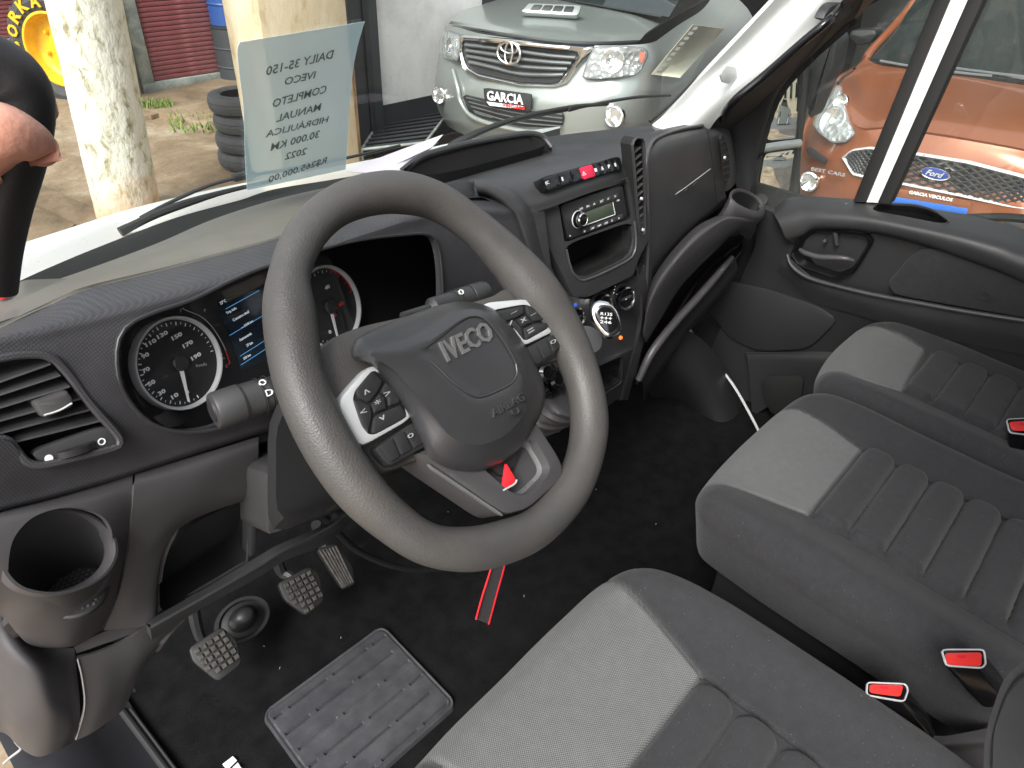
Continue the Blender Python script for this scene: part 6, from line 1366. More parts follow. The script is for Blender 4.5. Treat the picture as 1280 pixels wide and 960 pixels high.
# barrels
def barrel(lab, x, y, m, s=1, h=.9, z=0):
    t = thing('barrel', lab, 'barrel', (x, y, GZ+z), 'barrels beside the shutter door'); q = B()
    lathe(q, (x, y, GZ+z), (0, 0, 1), [(.27*s, 0), (.29*s, .02), (.29*s, .28*h), (.305*s, .30*h), (.29*s, .32*h), (.29*s, .62*h), (.305*s, .64*h), (.29*s, .66*h), (.29*s, .97*h), (.27*s, h)], 32, True, True); obj('drum', q, m, t)
    q = B(); lathe(q, (x, y, GZ+z+h-.01), (0, 0, 1), [(.28*s, 0), (.30*s, .01), (.30*s, .03), (.27*s, .03)], 32, False, False); obj('lid_ring', q, 'dark_wall', t)
px_ = P(290, 60, 'y', 8.2); barrel('blue plastic barrel standing on a dark drum against the red door frame', px_.x+.12, 8.35, 'blue_plastic', .8, .8, .62); barrel('dark drum under the blue barrel, against the red door frame', px_.x+.12, 8.35, 'post_dark', .85, .61)
barrel('dark barrel to the right of the blue barrel', px_.x+.75, 8.45, 'post_dark', 1, 1.1); barrel('black barrel standing between the pier and the blue barrel', px_.x+1.35, 8.3, 'tyre', 1, 1.5)
# tractor wheel
tw_ = thing('tractor_wheel', 'large tractor tyre with yellow rim and yellow sidewall letters behind the column', 'tractor wheel', P(95, 130, 'z', GZ), kind='thing')
tc_ = P(78, 58, 'y', 8.5); tc_.z = GZ+.545
vd = (CAM-tc_); vd.z = 0; vd.normalize(); wn = Matrix.Rotation(math.radians(-42), 3, 'Z') @ vd; wt_ = V((0, 0, 1)); wu = wt_.cross(wn).normalized()
if wu.dot(RT) < 0: wu = -wu
b_ = B(); lathe(b_, tc_, wn, [(a*.79, h*.79) for a, h in [(.44, .08), (.47, .13), (.58, .165), (.66, .14), (.69, .09), (.69, -.16), (.62, -.23), (.47, -.2), (.44, -.14)]], 72, False, False); obj('tyre', b_, 'tyre', tw_)
b_ = B()
for i in range(26):
    a = 2*PI*i/26
    for s_ in (1, -1):
        p = tc_+(wu*math.cos(a+.06*s_)+wt_*math.sin(a+.06*s_))*.55; M = Matrix.Translation(p-wn*.028+wn*.048*s_) @ Matrix([[*(wu*-math.sin(a)+wt_*math.cos(a))], [*wn], [*(wu*math.cos(a)+wt_*math.sin(a))]]).transposed().to_4x4()
        box(b_, (-.028, -.048, -.016), (.028, .048, .018), M, .006)
obj('tread_lugs', b_, 'tyre', tw_, kind='stuff')
b_ = B(); lathe(b_, tc_, wn, [(a*.79, h*.79) for a, h in [(.455, .12), (.46, .145), (.43, .150), (.41, .12), (.40, .02), (.36, -.02), (.25, -.03), (.12, .0), (.11, .04), (.0001, .045)]], 60, False, False); rm_ = obj('rim', b_, 'yellow_paint', tw_, smooth=50)
for i in range(6):
    a = 2*PI*i/6+.3; b_ = B(); p = tc_+(wu*math.cos(a)+wt_*math.sin(a))*.21-wn*.024; lathe(b_, p, wn, [(.028, 0), (.028, .02), (.016, .04), (.0001, .04)], 8); obj('hub_bolt', b_, 'yellow_paint', rm_)
b_ = B()
for i, s in enumerate('BORKA'):
    a = math.radians(181-i*21); r_ = (wu*math.cos(a)+wt_*math.sin(a)); tg = V(wu*math.sin(a)-wt_*math.cos(a)); o = tc_+wn*.128+r_*.395; textfit(b_, s, o-tg*.060, o+tg*.060, r_, .115, .006, bold=.03)
obj('sidewall_letters', b_, 'yellow_paint', tw_, smooth=0)
# tyre stack
tp_ = P(316, 206, 'z', GZ)
for k in range(4):
    q = B(); c = V((tp_.x+random.uniform(-.02, .02), tp_.y+random.uniform(-.02, .02), GZ+.005+k*.155))
    lathe(q, c, (0, 0, 1), [(a*.82, h*.82) for a, h in [(.19, .015), (.21, .005), (.26, 0), (.31, .02), (.325, .05), (.328, .07), (.321, .075), (.328, .08), (.328, .105), (.321, .11), (.328, .115), (.325, .135), (.31, .17), (.26, .187), (.21, .18), (.19, .165)]], 56, False, False)
    o = obj('tyre', q, 'tyre', None, smooth=30); tag(o, ['black tyre at the bottom of the stack behind the price sheet', 'second tyre from the bottom of the stack behind the price sheet', 'third tyre from the bottom of the stack behind the price sheet', 'black tyre on top of the stack behind the price sheet'][k], 'tyre', 'stacked tyres by the pier')
# dark post, white wall, base
b_ = B(); xa = P(443, 90, 'y', 4.95).x; xb = P(477, 90, 'y', 4.95).x; box(b_, (xa, 4.95, GZ), (xb, 5.25, 3.2), bev=.015); pst = tag(obj('steel_post', b_, 'post_dark'), 'dark grey steel post between the stained pier and the white wall', 'post'); pst['kind'] = 'thing'
b_ = B(); box(b_, (xa+.12, 4.925, GZ), (xa+.18, 4.949, 3.2), bev=.005); q_ = obj('post_rib', b_, 'dark_wall', pst)
wt2 = thing('white_wall', 'white plastered wall with black base behind the silver pickup', 'wall', (5.5, 5.05, GZ), kind='thing')
b_ = B(); box(b_, (xb+.004, 5.05, P(482, 131, 'y', 5.05).z), (4.68, 5.2, 3.2)); obj('plaster', b_, 'wall_white', wt2)
b_ = B(); box(b_, (xb+.004, 5.04, GZ), (9.5, 5.2, P(482, 131, 'y', 5.05).z-.003)); obj('black_base', b_, 'dark_wall', wt2)
b_ = B(); box(b_, (4.69, 5.06, P(482, 131, 'y', 5.05).z), (9.5, 5.2, 3.2)); obj('dark_panel', b_, 'dark_wall', wt2)
# dash air grille reflected in the windscreen, built as a louvred frame outside
gt = thing('floor_grate', 'dark louvred metal grate lying by the foot of the white wall', 'grate', P(505, 165, 'z', -.60))
GP = [P(x, y, 'z', -.62) for x, y in [(478, 146), (566, 133), (532, 178), (452, 187)]]
b_ = B()
for a, b in zip(GP, GP[1:]+GP[:1]): tube(b_, [a, b], .012, n=8, k=1)
obj('frame', b_, 'grey_frame', gt)
for i in range(9):
    t = (i+.5)/9; a, b = GP[0].lerp(GP[3], t), GP[1].lerp(GP[2], t); q = B(); d = (GP[3]-GP[0])/9*.42
    loft(q, [[a-d, a+d+V((0, 0, .012)), a+d+V((0, 0, .006)), a-d-V((0, 0, .006))], [b-d, b+d+V((0, 0, .012)), b+d+V((0, 0, .006)), b-d-V((0, 0, .006))]], True, True); obj('slat', q, 'post_dark', gt)
b_ = B()
for p in GP: rod(b_, p-V((0, 0, .23)), p, .012, 8)
obj('feet', b_, 'grey_frame', gt, kind='stuff')

# =====================================================================================  VEHICLES
def paint(nm, c, metal, rough=.3, coat=.8):
    m = mat(nm, c, rough, metal=metal, coat=coat, bump=.02, bscale=900); return m
paint('silver_paint', (.33, .36, .345), .55, .34, .6); paint('orange_paint', (.27, .086, .036), .35, .28, .9)
mat('lamp_chrome', (.9, .9, .9), .12, metal=1); mat('lamp_back', (.40, .43, .43), .16, metal=.6, bump=1, bscale=22, bdist=.03, tex='voronoi'); mat('lamp_glass', (.75, .78, .78), .06, alpha=.18, coat=1); mat('car_glass', (.012, .018, .018), .04, coat=1, spec=1)
mat('grille_dark', (.02, .021, .022), .5); mat('grille_bar', (.14, .15, .155), .35, metal=.3); mat('mesh_black', (.035, .037, .04), .35); mat('amber', (.7, .1, .02), .25); mat('ford_blue', (.02, .05, .25), .25, coat=1)
mat('blue_strip', (.02, .13, .5), .5)
pk_t = thing('silver_pickup', 'silver pickup truck facing the van with chrome grille and bonnet scoop, against the white wall', 'pickup truck', (4.6, 3.7, GZ), kind='thing')
TD = V((-.977, -.212, 0)).normalized(); TC0 = V((3.80, 3.72, .1))
def TP(x, y, off): return Pl(TC0+TD*off, TD).px(x, y)
def TR(row): return [TP(*p) for p in row]
def ZR(row): return [P(a, b, 'z', c) for a, b, c in row]
# bonnet
b_ = B(); surf(b_, [[P(*p) for p in r] for r in [
    [(561, 30, 'z', .20), (590, 34, 'z', .235), (638, 42, 'z', .25), (690, 49, 'z', .25), (745, 52, 'z', .235), (800, 50, 'z', .20)],
    [(566, 24, 'z', .25), (600, 27, 'z', .275), (645, 32, 'z', .29), (700, 37, 'z', .29), (755, 39, 'z', .275), (812, 38, 'z', .24)],
    [(580, 12, 'z', .27), (615, 12, 'z', .31), (655, 14, 'z', .33), (715, 18, 'z', .33), (785, 20, 'z', .31), (845, 18, 'z', .265)],
    [(596, 0, 'z', .28), (628, -2, 'z', .33), (668, -4, 'z', .36), (740, -2, 'z', .36), (820, 0, 'z', .33), (884, -2, 'z', .28)],
    [(615, -22, 'z', .30), (650, -24, 'z', .36), (700, -26, 'z', .40), (790, -26, 'z', .40), (880, -26, 'z', .36), (940, -26, 'z', .30)]]], 7, 7, .02)
obj('bonnet', b_, 'silver_paint', pk_t, smooth=60)
b_ = B(); tube(b_, [P(*p) for p in [(566, 33, 'z', .215), (601, 41, 'z', .235), (640, 46, 'z', .245), (690, 53, 'z', .245), (740, 56, 'z', .235), (795, 53, 'z', .205)]], .008, n=6); obj('bonnet_gap', b_, 'dark_wall', pk_t)
# nose and bumper
b_ = B(); surf(b_, [TR(r) for r in [
    [(556, 32, -.32), (572, 34, -.16), (601, 42, -.05), (650, 49, 0), (711, 57, -.01), (760, 57, -.10), (805, 55, -.28), (824, 50, -.55)],
    [(551, 52, -.30), (567, 55, -.12), (600, 62, 0), (650, 70, .04), (712, 78, .03), (765, 80, -.06), (812, 78, -.25), (830, 72, -.55)],
    [(547, 78, -.28), (566, 82, -.06), (598, 93, .05), (645, 103, .09), (705, 108, .08), (765, 104, -.01), (808, 101, -.22), (828, 96, -.55)],
    [(544, 100, -.27), (563, 106, -.02), (590, 114, .10), (640, 123, .14), (700, 128, .13), (765, 122, .03), (806, 119, -.20), (826, 116, -.55)],
    [(545, 124, -.27), (566, 132, -.02), (588, 139, .10), (640, 150, .14), (700, 153, .13), (762, 148, .03), (802, 143, -.20), (822, 140, -.55)],
    [(550, 142, -.28), (568, 150, -.03), (590, 158, .08), (640, 170, .12), (700, 174, .11), (758, 168, .01), (796, 163, -.22), (818, 160, -.55)],
    [(560, 158, -.32), (575, 166, -.08), (600, 174, .02), (645, 186, .05), (700, 192, .05), (752, 186, -.04), (790, 180, -.28), (812, 176, -.6)]]], 7, 6, .03)
nose = obj('front_bumper', b_, 'silver_paint', pk_t, smooth=60)
b_ = B(); surf(b_, [TR(r) for r in [[(824, 50, -.55), (850, 30, -1.1), (880, 10, -1.8), (900, -20, -2.2)], [(830, 75, -.56), (862, 60, -1.1), (905, 40, -1.8), (940, 20, -2.2)], [(826, 118, -.56), (865, 105, -1.1), (905, 90, -1.8), (940, 80, -2.2)], [(812, 176, -.6), (860, 170, -1.1), (900, 150, -1.8), (940, 140, -2.2)]]], 5, 5, .03); obj('wing', b_, 'silver_paint', pk_t, smooth=60)
# grille
gi = TR([(581, 51, .03), (650, 58, .06), (722, 66, .05), (716, 78, .055), (698, 101, .08), (690, 103, .085), (650, 101, .09), (597, 90, .07), (585, 82, .05), (580, 66, .035)])
go = TR([(577, 45, .05), (650, 50, .09), (742, 59, .06), (726, 78, .07), (708, 104, .10), (694, 109, .11), (650, 108, .12), (594, 97, .09), (579, 86, .07), (575, 66, .05)])
a_, b2_ = resample(gi, 80), resample(go, 80); q = B(); loft(q, [shift(a_, -TD*.04), a_, [p.lerp(s, .3)+TD*.02 for p, s in zip(a_, b2_)], [p.lerp(s, .8)+TD*.02 for p, s in zip(a_, b2_)], b2_, shift(b2_, -TD*.05)], False, False); gr_t = obj('grille_surround', q, 'chrome', pk_t, smooth=60)
q = B(); plate(q, shift(a_, TD*.0), .01, 0, TD); obj('grille_backing', q, 'grille_dark', gr_t)
for i in range(4):
    t = (i+.45)/4.3; l0, r0_, md = (581-2*0+4*t*t*2, 53+30*t), (722-22*t, 69+30*t), (650, 60+40*t*1.0)
    q = B(); pts = TR([(l0[0]+1, l0[1], .055), (615, l0[1]+(md[1]-l0[1])*.45, .075), (md[0], md[1], .09), (685, (md[1]+r0_[1])/2+1, .09), (r0_[0], r0_[1], .07)]); tube(q, pts, .022, n=8, flat=.7); obj('grille_bar', q, 'grille_bar', gr_t)
b_ = B(); tube(b_, TR([(600, 50, .10), (620, 51, .11), (650, 54, .12), (690, 58, .12), (712, 60, .10)]), .018, n=8); obj('chrome_strip', b_, 'chrome', gr_t)
# emblem: three ellipses
EM = Pl(TP(636, 66, .14), TD+V((0, 0, .1))); eu = V((TD.y, -TD.x, 0)); eu = eu if eu.dot(RT) > 0 else -eu; ev_ = EM.n.cross(eu); ev_ = ev_ if ev_.z > 0 else -ev_
def ell(q, o, a, b, r): tube(q, [o+eu*math.cos(t)*a+ev_*math.sin(t)*b for t in [2*PI*k/20 for k in range(20)]], r, n=8, k=2, closed=True)
b_ = B(); ell(b_, EM.o, .105, .08, .011); ell(b_, EM.o, .034, .078, .009); ell(b_, EM.o+ev_*.036, .078, .038, .009); obj('emblem', b_, 'chrome', gr_t)
# headlamps
def lamp(par, outline, deep, nm='headlight', bowls=(), amber=None, n=None, lab=None):
    r = resample(fil(outline, .15), 50); n = n or rnorm(r); r = shift(r, n*.016); c = cen(r)
    dm = lambda h, k: [c+(p-c)*k+n*h for p in r]
    q = B(); loft(q, [shift(r, -n*.08), r, dm(.004, .97), dm(.0, .94)], False, False); o = obj(nm, q, 'grille_bar', par, label=lab, smooth=60)
    q = B(); loft(q, [dm(.0, .95), dm(.008, .7), dm(.012, .35), dm(.012, .05)], False, True); obj('reflector_housing', q, 'lamp_back', o, smooth=60)
    for (bc, rad, ax) in bowls:
        d_ = (bc-CAM).normalized(); t = (c+n*.014-CAM).dot(n)/d_.dot(n); bc = CAM+d_*t
        q = B(); lathe(q, bc-n*.0, n, [(rad*1.06, 0), (rad*1.06, .016), (rad*.98, .020), (rad*.8, .012), (rad*.45, .004), (.001, .002)], 28, False, False); obj('reflector', q, 'lamp_chrome', o)
        q = B(); lathe(q, bc, n, [(rad*.2, 0), (rad*.2, .02), (.001, .026)], 14); obj('bulb', q, 'print_white', o)
    if amber: q = B(); plate(q, shift(resample(fil(amber, .2), 20), n*.03), .02, .004, n); obj('indicator', q, 'amber', o)
    q = B(); loft(q, [dm(.002, 1.0), dm(.026, .98), dm(.040, .88), dm(.050, .6), dm(.054, .3), dm(.055, .05)], False, True); obj('lens', q, 'lamp_glass', o, smooth=70); return o
lamp(pk_t, TR([(742, 58, .02), (780, 57, -.03), (806, 60, -.16), (811, 67, -.2), (803, 86, -.17), (796, 94, -.12), (773, 97, -.02), (748, 99, .05), (727, 98, .09), (733, 78, .06)]), .10, bowls=[(TP(766, 76, .0), .085, TD), (TP(745, 86, .05), .05, TD)], amber=TR([(800, 65, -.13), (807, 66, -.16), (804, 78, -.15), (799, 77, -.13)]), n=(TD+V((-.0, -.35, .15))).normalized(), lab='headlight with amber indicator, nearer the windscreen pillar')
lamp(pk_t, TR([(559, 37, -.2), (576, 44, -.02), (577, 60, .02), (574, 77, .03), (560, 74, -.12), (554, 68, -.2), (554, 52, -.22)]), .08, bowls=[(TP(565, 58, -.07), .07, TD)], n=(TD+V((0, .35, .15))).normalized())
for (x, y, o_, r_) in ((768, 146, .06, .066), (549, 119, -.12, .06)):
    q = B(); c = TP(x, y, o_); n_ = TD; lathe(q, c, n_, [(r_*1.25, -.03), (r_*1.25, .012), (r_*1.12, .02), (r_, .01), (r_*.7, -.02), (.001, -.03)], 32, False, False); fo = obj('fog_light', q, 'lamp_chrome', pk_t)
    q = B(); lathe(q, c, n_, [(r_, .008), (r_*.7, .02), (.001, .026)], 28, False, False); obj('lens', q, 'lamp_glass', fo)
q = B(); plate(q, resample(fil(TR([(742, 142, .07), (756, 138, .05), (752, 162, .04), (736, 163, .06)]), .2), 24), .02, .004, TD); obj('fog_light_recess', q, 'grille_dark', pk_t)
# lower grille with bars, plate
lg = resample(fil(TR([(577, 118, .10), (604, 124, .15), (665, 139, .17), (705, 141, .16), (702, 160, .15), (650, 158, .16), (604, 148, .14), (586, 140, .10)]), .15), 50)
q = B(); plate(q, lg, .02, .003, TD); lgo = obj('lower_grille', q, 'grille_dark', pk_t)
for i in range(4):
    q = B(); t = (i+.5)/4; tube(q, TR([(583+3*i, 122+5.5*i, .115), (640, 134+6*i, .17), (703, 143+5*i, .165)]), .006, n=6, k=3); obj('grille_bar', q, 'grille_bar', lgo)
for i in range(10):
    pass
b_ = B(); tube(b_, TR([(566, 88, .0), (572, 110, .08), (576, 128, .10), (590, 146, .15), (625, 158, .17), (665, 165, .18), (700, 167, .17)]), .02, n=10); obj('bumper_crease', b_, 'silver_paint', pk_t)
q = B(); pr = TR([(604, 110, .19), (664, 118, .20), (663, 140, .20), (606, 130, .19)]); plate(q, resample(fil(pr, .04), 30), .02, .003, TD); lp_ = obj('dealer_plate', q, 'dark_wall', pk_t)
q = B(); textfit(q, 'GARCIA', TP(609, 125, .205), TP(654, 131, .21), V((0, 0, 1)), .075, .004, bold=.02); obj('lettering', q, 'print_white', lp_, smooth=0)
q = B(); plate(q, TR([(608, 127, .205), (655, 133, .21), (640, 135, .21), (612, 132, .205)]), .002, 0, TD); obj('plate_swoosh', q, 'print_white', lp_)
q = B(); textfit(q, 'veículos', TP(628, 133, .205), TP(656, 137.5, .21), V((0, 0, 1)), .035, .004, bold=.03); obj('lettering', q, 'print_red', lp_, smooth=0)
# bonnet scoop
SCs = [P(651, 16.5, 'z', .35), P(661, 5, 'z', .42), P(727, 8, 'z', .42), P(723, 21, 'z', .35)]
q = B(); n_ = rnorm(SCs); r = resample(fil(SCs, .12), 40); plate(q, shift(r, n_*.02), .05, .01, n_); so = obj('bonnet_scoop', q, 'silver_paint', pk_t)
for i in range(4):
    u0, u1 = .13+i*.195, .13+i*.195+.165; f = lambda u, v: (SCs[0].lerp(SCs[3], u)).lerp(SCs[1].lerp(SCs[2], u), v)+n_*.023
    q = B(); plate(q, resample(fil([f(u0, .22), f(u0, .8), f(u1, .8), f(u1, .22)], .1), 20), .006, .001, n_); obj('scoop_opening', q, 'grille_dark', so)
# windscreen and cab behind the bonnet
b_ = B(); surf(b_, [[V((5.35, 5.2, .33)), V((5.2, 4.4, .38)), V((5.45, 3.4, .33))], [V((6.05, 5.1, .85)), V((5.95, 4.3, .88)), V((6.15, 3.5, .85))]], 6, 4, .02); 
for p_ in (): pass
obj('windscreen', b_, 'car_glass', pk_t)
for (lx, ly) in ((-.85, .75), (-.85, -.72)):
    q = B(); c = TC0+TD*lx+V((-TD.y, TD.x, 0))*ly; c.z = GZ+.36; ax = V((-TD.y, TD.x, 0)); lathe(q, c-ax*.12, ax, [(.2, 0), (.34, .01), (.37, .04), (.37, .2), (.34, .23), (.2, .24)], 40, True, True); obj('wheel', q, 'tyre', pk_t)
b_ = B(); box(b_, (5.6, 3.3, .9), (7.5, 5.0, .96), bev=.02); obj('roof', b_, 'silver_paint', pk_t)

# --- orange car
fc = thing('orange_car', 'metallic orange hatchback facing the passenger door, with a black mesh grille', 'car', (5.4, .4, GZ), kind='thing')
def GPx(x, y, o): return P(x, y, 'x', 4.2-o)
def GR(row): return [GPx(*p) for p in row]
b_ = B(); surf(b_, [GR(r) for r in [   # bonnet from seam back to the glass
    [(1052, 103, -.25), (1068, 155, .02), (1110, 159, .08), (1160, 165, .10), (1210, 173, .10), (1280, 186, .07), (1340, 200, -.02), (1370, 190, -.2)],
    [(1056, 97, -.38), (1078, 140, -.12), (1118, 143, -.06), (1165, 147, -.04), (1215, 154, -.04), (1285, 165, -.07), (1345, 175, -.15), (1380, 170, -.3)],
    [(1066, 90, -.6), (1085, 115, -.45), (1122, 118, -.40), (1168, 121, -.38), (1218, 127, -.38), (1288, 136, -.40), (1350, 146, -.45), (1388, 145, -.6)],
    [(1082, 72, -1.0), (1096, 80, -.92), (1132, 86, -.86), (1176, 92, -.82), (1229, 99, -.82), (1290, 108, -.85), (1352, 118, -.92), (1395, 122, -1.0)]]], 6, 8, .02)
obj('bonnet', b_, 'orange_paint', fc, smooth=60)
b_ = B(); surf(b_, [GR(r) for r in [   # nose
    [(1030, 125, -.45), (1048, 106, -.24), (1068, 158, .04), (1110, 161.5, .09), (1160, 168, .11), (1210, 176, .11), (1280, 189, .08), (1340, 203, -.02), (1380, 200, -.2)],
    [(1010, 155, -.42), (1030, 172, -.10), (1068, 174, .06), (1110, 177, .12), (1160, 184, .14), (1210, 192, .14), (1280, 206, .12), (1345, 222, .02), (1385, 225, -.2)],
    [(1001, 187, -.40), (1018, 195, -.08), (1055, 200, .08), (1110, 205, .15), (1160, 212, .18), (1210, 222, .18), (1280, 236, .15), (1345, 250, .04), (1385, 255, -.2)],
    [(994, 215, -.40), (1012, 222, -.08), (1055, 226, .10), (1110, 234, .18), (1160, 242, .21), (1210, 251, .21), (1280, 264, .18), (1345, 278, .06), (1385, 285, -.2)],
    [(990, 245, -.42), (1008, 252, -.08), (1050, 256, .10), (1110, 264, .18), (1160, 272, .21), (1210, 282, .21), (1280, 296, .18), (1345, 310, .06), (1385, 315, -.2)],
    [(990, 290, -.45), (1010, 300, -.12), (1050, 306, .04), (1110, 314, .10), (1160, 322, .12), (1210, 330, .12), (1280, 345, .1), (1345, 360, .0), (1385, 365, -.3)]]], 6, 7, .02)
obj('front_bumper', b_, 'orange_paint', fc, smooth=60)
b_ = B(); surf(b_, [GR(r) for r in [[(1030, 125, -.46), (1050, 98, -.6), (1066, 88, -.9), (1082, 70, -1.1)], [(1010, 155, -.43), (1018, 140, -.7), (1030, 125, -1.0), (1045, 110, -1.4)], [(994, 215, -.41), (1000, 200, -.7), (1010, 190, -1.0), (1020, 180, -1.4)], [(990, 290, -.46), (994, 285, -.7), (1000, 270, -1.0), (1010, 250, -1.4)]]], 5, 5, .02); obj('wing', b_, 'orange_paint', fc, smooth=60)
# grille
fgo = GR([(1052, 197, .10), (1064, 187, .10), (1086, 184, .13), (1135, 190, .18), (1210, 202, .21), (1280, 220, .18), (1322, 236, .12), (1316, 262, .12), (1280, 262, .17), (1258, 259, .19), (1203, 247, .22), (1119, 230, .20), (1076, 222, .15), (1065, 219, .13)])
ra_ = resample(fgo, 90); XN = V((-1, 0, 0)); ri_ = [p+(cen(ra_)-p)*.0 for p in ra_]; ri_ = inset(ra_, .018, XN)
q = B(); loft(q, [shift(ra_, V((.03, 0, 0))), ra_, [p.lerp(s, .4)+XN*.012 for p, s in zip(ra_, ri_)], ri_, shift(ri_, V((.03, 0, 0)))], False, False); fg = obj('grille_surround', q, 'ring_grey', fc, smooth=60)
q = B(); plate(q, shift(ri_, V((.014, 0, 0))), .01, 0, XN); obj('grille_backing', q, 'grille_dark', fg)
def gpt(u, v):   # inside the grille, u along, v up
    a = GPx(1060+u*256, 220+u*40 -0, .1); lo, hi = [(1060, 212, .11), (1076, 221, .14), (1119, 229, .19), (1203, 246, .215), (1258, 257, .185), (1316, 262, .12)], [(1060, 192, .10), (1086, 186, .13), (1135, 191, .18), (1210, 204, .21), (1280, 222, .18), (1318, 238, .12)]
    def at_(L_, u):
        s = u*(len(L_)-1); i = min(int(s), len(L_)-2); return GPx(*[L_[i][k]*(1-(s-i))+L_[i+1][k]*(s-i) for k in range(3)])
    return at_(lo, u).lerp(at_(hi, u), v)
q = B(); q2 = B(); NC = 22; NR = 5
for i in range(NC+1):
    for j in range(NR):
        for di in (1, -1):
            i2 = i+di*1
            if 0 <= i2 <= NC:
                a, b = gpt(i/NC, j/NR), gpt(i2/NC, (j+1)/NR); tube(q, [a-V((.002, 0, 0)), b-V((.002, 0, 0))], .0075, n=5, k=1)
obj('grille_mesh', q, 'mesh_black', fg, kind='stuff')
oc_ = GPx(1169, 217, .24); q = B(); loft(q, [[oc_+V((0, math.cos(a)*.088*s, math.sin(a)*.036*s))+XN*h for a in [2*PI*k/40 for k in range(40)]] for s, h in ((1, -.03), (1, .0), (.95, .006), (.86, .004))], False, True); fo = obj('badge', q, 'chrome', fc)
q = B(); loft(q, [[oc_+V((0, math.cos(a)*.088*s, math.sin(a)*.036*s))+XN*h for a in [2*PI*k/40 for k in range(40)]] for s, h in ((.86, .003), (.84, .007), (.5, .009))], False, True); obj('badge_face', q, 'ford_blue', fo)
q = B(); textfit(q, 'Ford', oc_+V((-.011, .05, -.015)), oc_+V((-.011, -.05, -.015)), V((0, 0, 1)), .032, .002, shear=.35, bold=.02); obj('lettering', q, 'silver', fo, smooth=0)
lamp(fc, GR([(1052, 106, -.24), (1059, 130, -.12), (1070, 168, .05), (1060, 178, .06), (1042, 180, .03), (1026, 168, -.06), (1019, 158, -.16), (1027, 138, -.26), (1040, 118, -.30)]), .10, bowls=[(GPx(1042, 152, -.04), .095, XN), (GPx(1052, 128, -.14), .05, XN), (GPx(1054, 168, .02), .035, XN)], n=V((-.8, .35, .3)).normalized(), lab='large clear swept-back headlight')
q = B(); c = GPx(1011, 227, .02); lathe(q, c, XN, [(.07, -.02), (.07, .01), (.058, .016), (.05, .0), (.001, -.02)], 28, False, False); fo2 = obj('fog_light', q, 'lamp_chrome', fc); q = B(); lathe(q, c, XN, [(.052, .01), (.03, .02), (.001, .022)], 24, False, False); obj('lens', q, 'lamp_glass', fo2)
q = B(); plate(q, GR([(1007, 186, -.06), (1012, 184, -.04), (1033, 200, .06), (1031, 206, .06), (1010, 194, -.05)]), .02, .004, XN); obj('bumper_slot', q, 'grille_dark', fc)
q = B(); textfit(q, 'BEST CARS', GPx(1014, 213, .10), GPx(1056, 221, .16), V((0, 0, 1)), .022, .003); obj('lettering', q, 'print_grey', fc, smooth=0)
q = B(); plate(q, resample(fil(GR([(1104, 246, .235), (1110, 234, .235), (1215, 252, .25), (1210, 268, .25)]), .04), 30), .01, .002, XN); lp2 = obj('dealer_plate', q, 'orange_paint', fc)
q = B(); plate(q, GR([(1104, 252, .242), (1106, 244, .242), (1210, 261, .257), (1208, 268, .257)]), .004, .001, XN); obj('blue_strip', q, 'blue_strip', lp2)
q = B(); textfit(q, 'GARCIA VEICULOS', GPx(1136, 242, .247), GPx(1190, 252, .254), V((0, 0, 1)), .020, .003, bold=.02); obj('lettering', q, 'print_white', lp2, smooth=0)
# glass, pillar, roof, wipers, mirror of the orange car
b_ = B(); surf(b_, [GR(r) for r in [
    [(1090, 72, -1.0), (1132, 83, -.88), (1176, 88, -.84), (1229, 95, -.84), (1290, 104, -.87), (1352, 114, -.94), (1395, 118, -1.02)],
    [(1120, 35, -1.35), (1150, 42, -1.25), (1190, 46, -1.22), (1240, 52, -1.22), (1300, 58, -1.25), (1360, 66, -1.3), (1400, 72, -1.36)],
    [(1158, -20, -1.75), (1180, -14, -1.68), (1215, -10, -1.66), (1260, -6, -1.66), (1310, 0, -1.68), (1370, 6, -1.7), (1410, 12, -1.76)]]], 6, 6, .01); gl_ = obj('windscreen', b_, 'car_glass', fc, smooth=60)
b_ = B(); tube(b_, GR([(1083, 73, -.99), (1090, 62, -1.08), (1115, 35, -1.34), (1135, 12, -1.56), (1158, -22, -1.77)]), .030, n=10); obj('pillar', b_, 'orange_paint', fc)
b_ = B(); surf(b_, [GR(r) for r in [[(1082, 72, -1.02), (1112, 36, -1.36), (1150, -20, -1.78)], [(1078, 76, -1.9), (1098, 40, -1.9), (1130, -15, -2.0)], [(1060, 92, -2.6), (1070, 60, -2.6), (1080, 10, -2.8)]]], 4, 4, .01); obj('door_skin', b_, 'grille_dark', fc)
for pts in ([(1100, 76, -.87), (1140, 83, -.86), (1190, 90, -.83), (1240, 95, -.83)], [(1185, 84, -.88), (1230, 90, -.86), (1290, 97, -.86)], [(1250, 93, -.87), (1285, 99, -.86), (1330, 106, -.88)]):
    b_ = B(); tube(b_, GR(pts), .009, n=6); obj('wiper', b_, 'grille_bar', fc)
b_ = B(); r = resample(fil(GR([(1059, 46, -1.3), (1064, 37, -1.3), (1094, 36, -1.3), (1096, 44, -1.3), (1087, 55, -1.3), (1070, 57, -1.3)]), .3), 40); plate(b_, r, .12, .03, XN, dome=.01); mo = obj('side_mirror', b_, 'grille_dark', fc)
b_ = B(); tube(b_, GR([(1088, 55, -1.35), (1096, 64, -1.2), (1098, 68, -1.1)]), .02, n=8); obj('mirror_arm', b_, 'grille_dark', mo)
b_ = B(); surf(b_, [GR(r) for r in [[(1150, -22, -1.77), (1250, -8, -1.68), (1420, 12, -1.78)], [(1145, -34, -2.6), (1240, -26, -2.6), (1400, -12, -2.6)]]], 4, 4, .02); obj('roof', b_, 'orange_paint', fc)
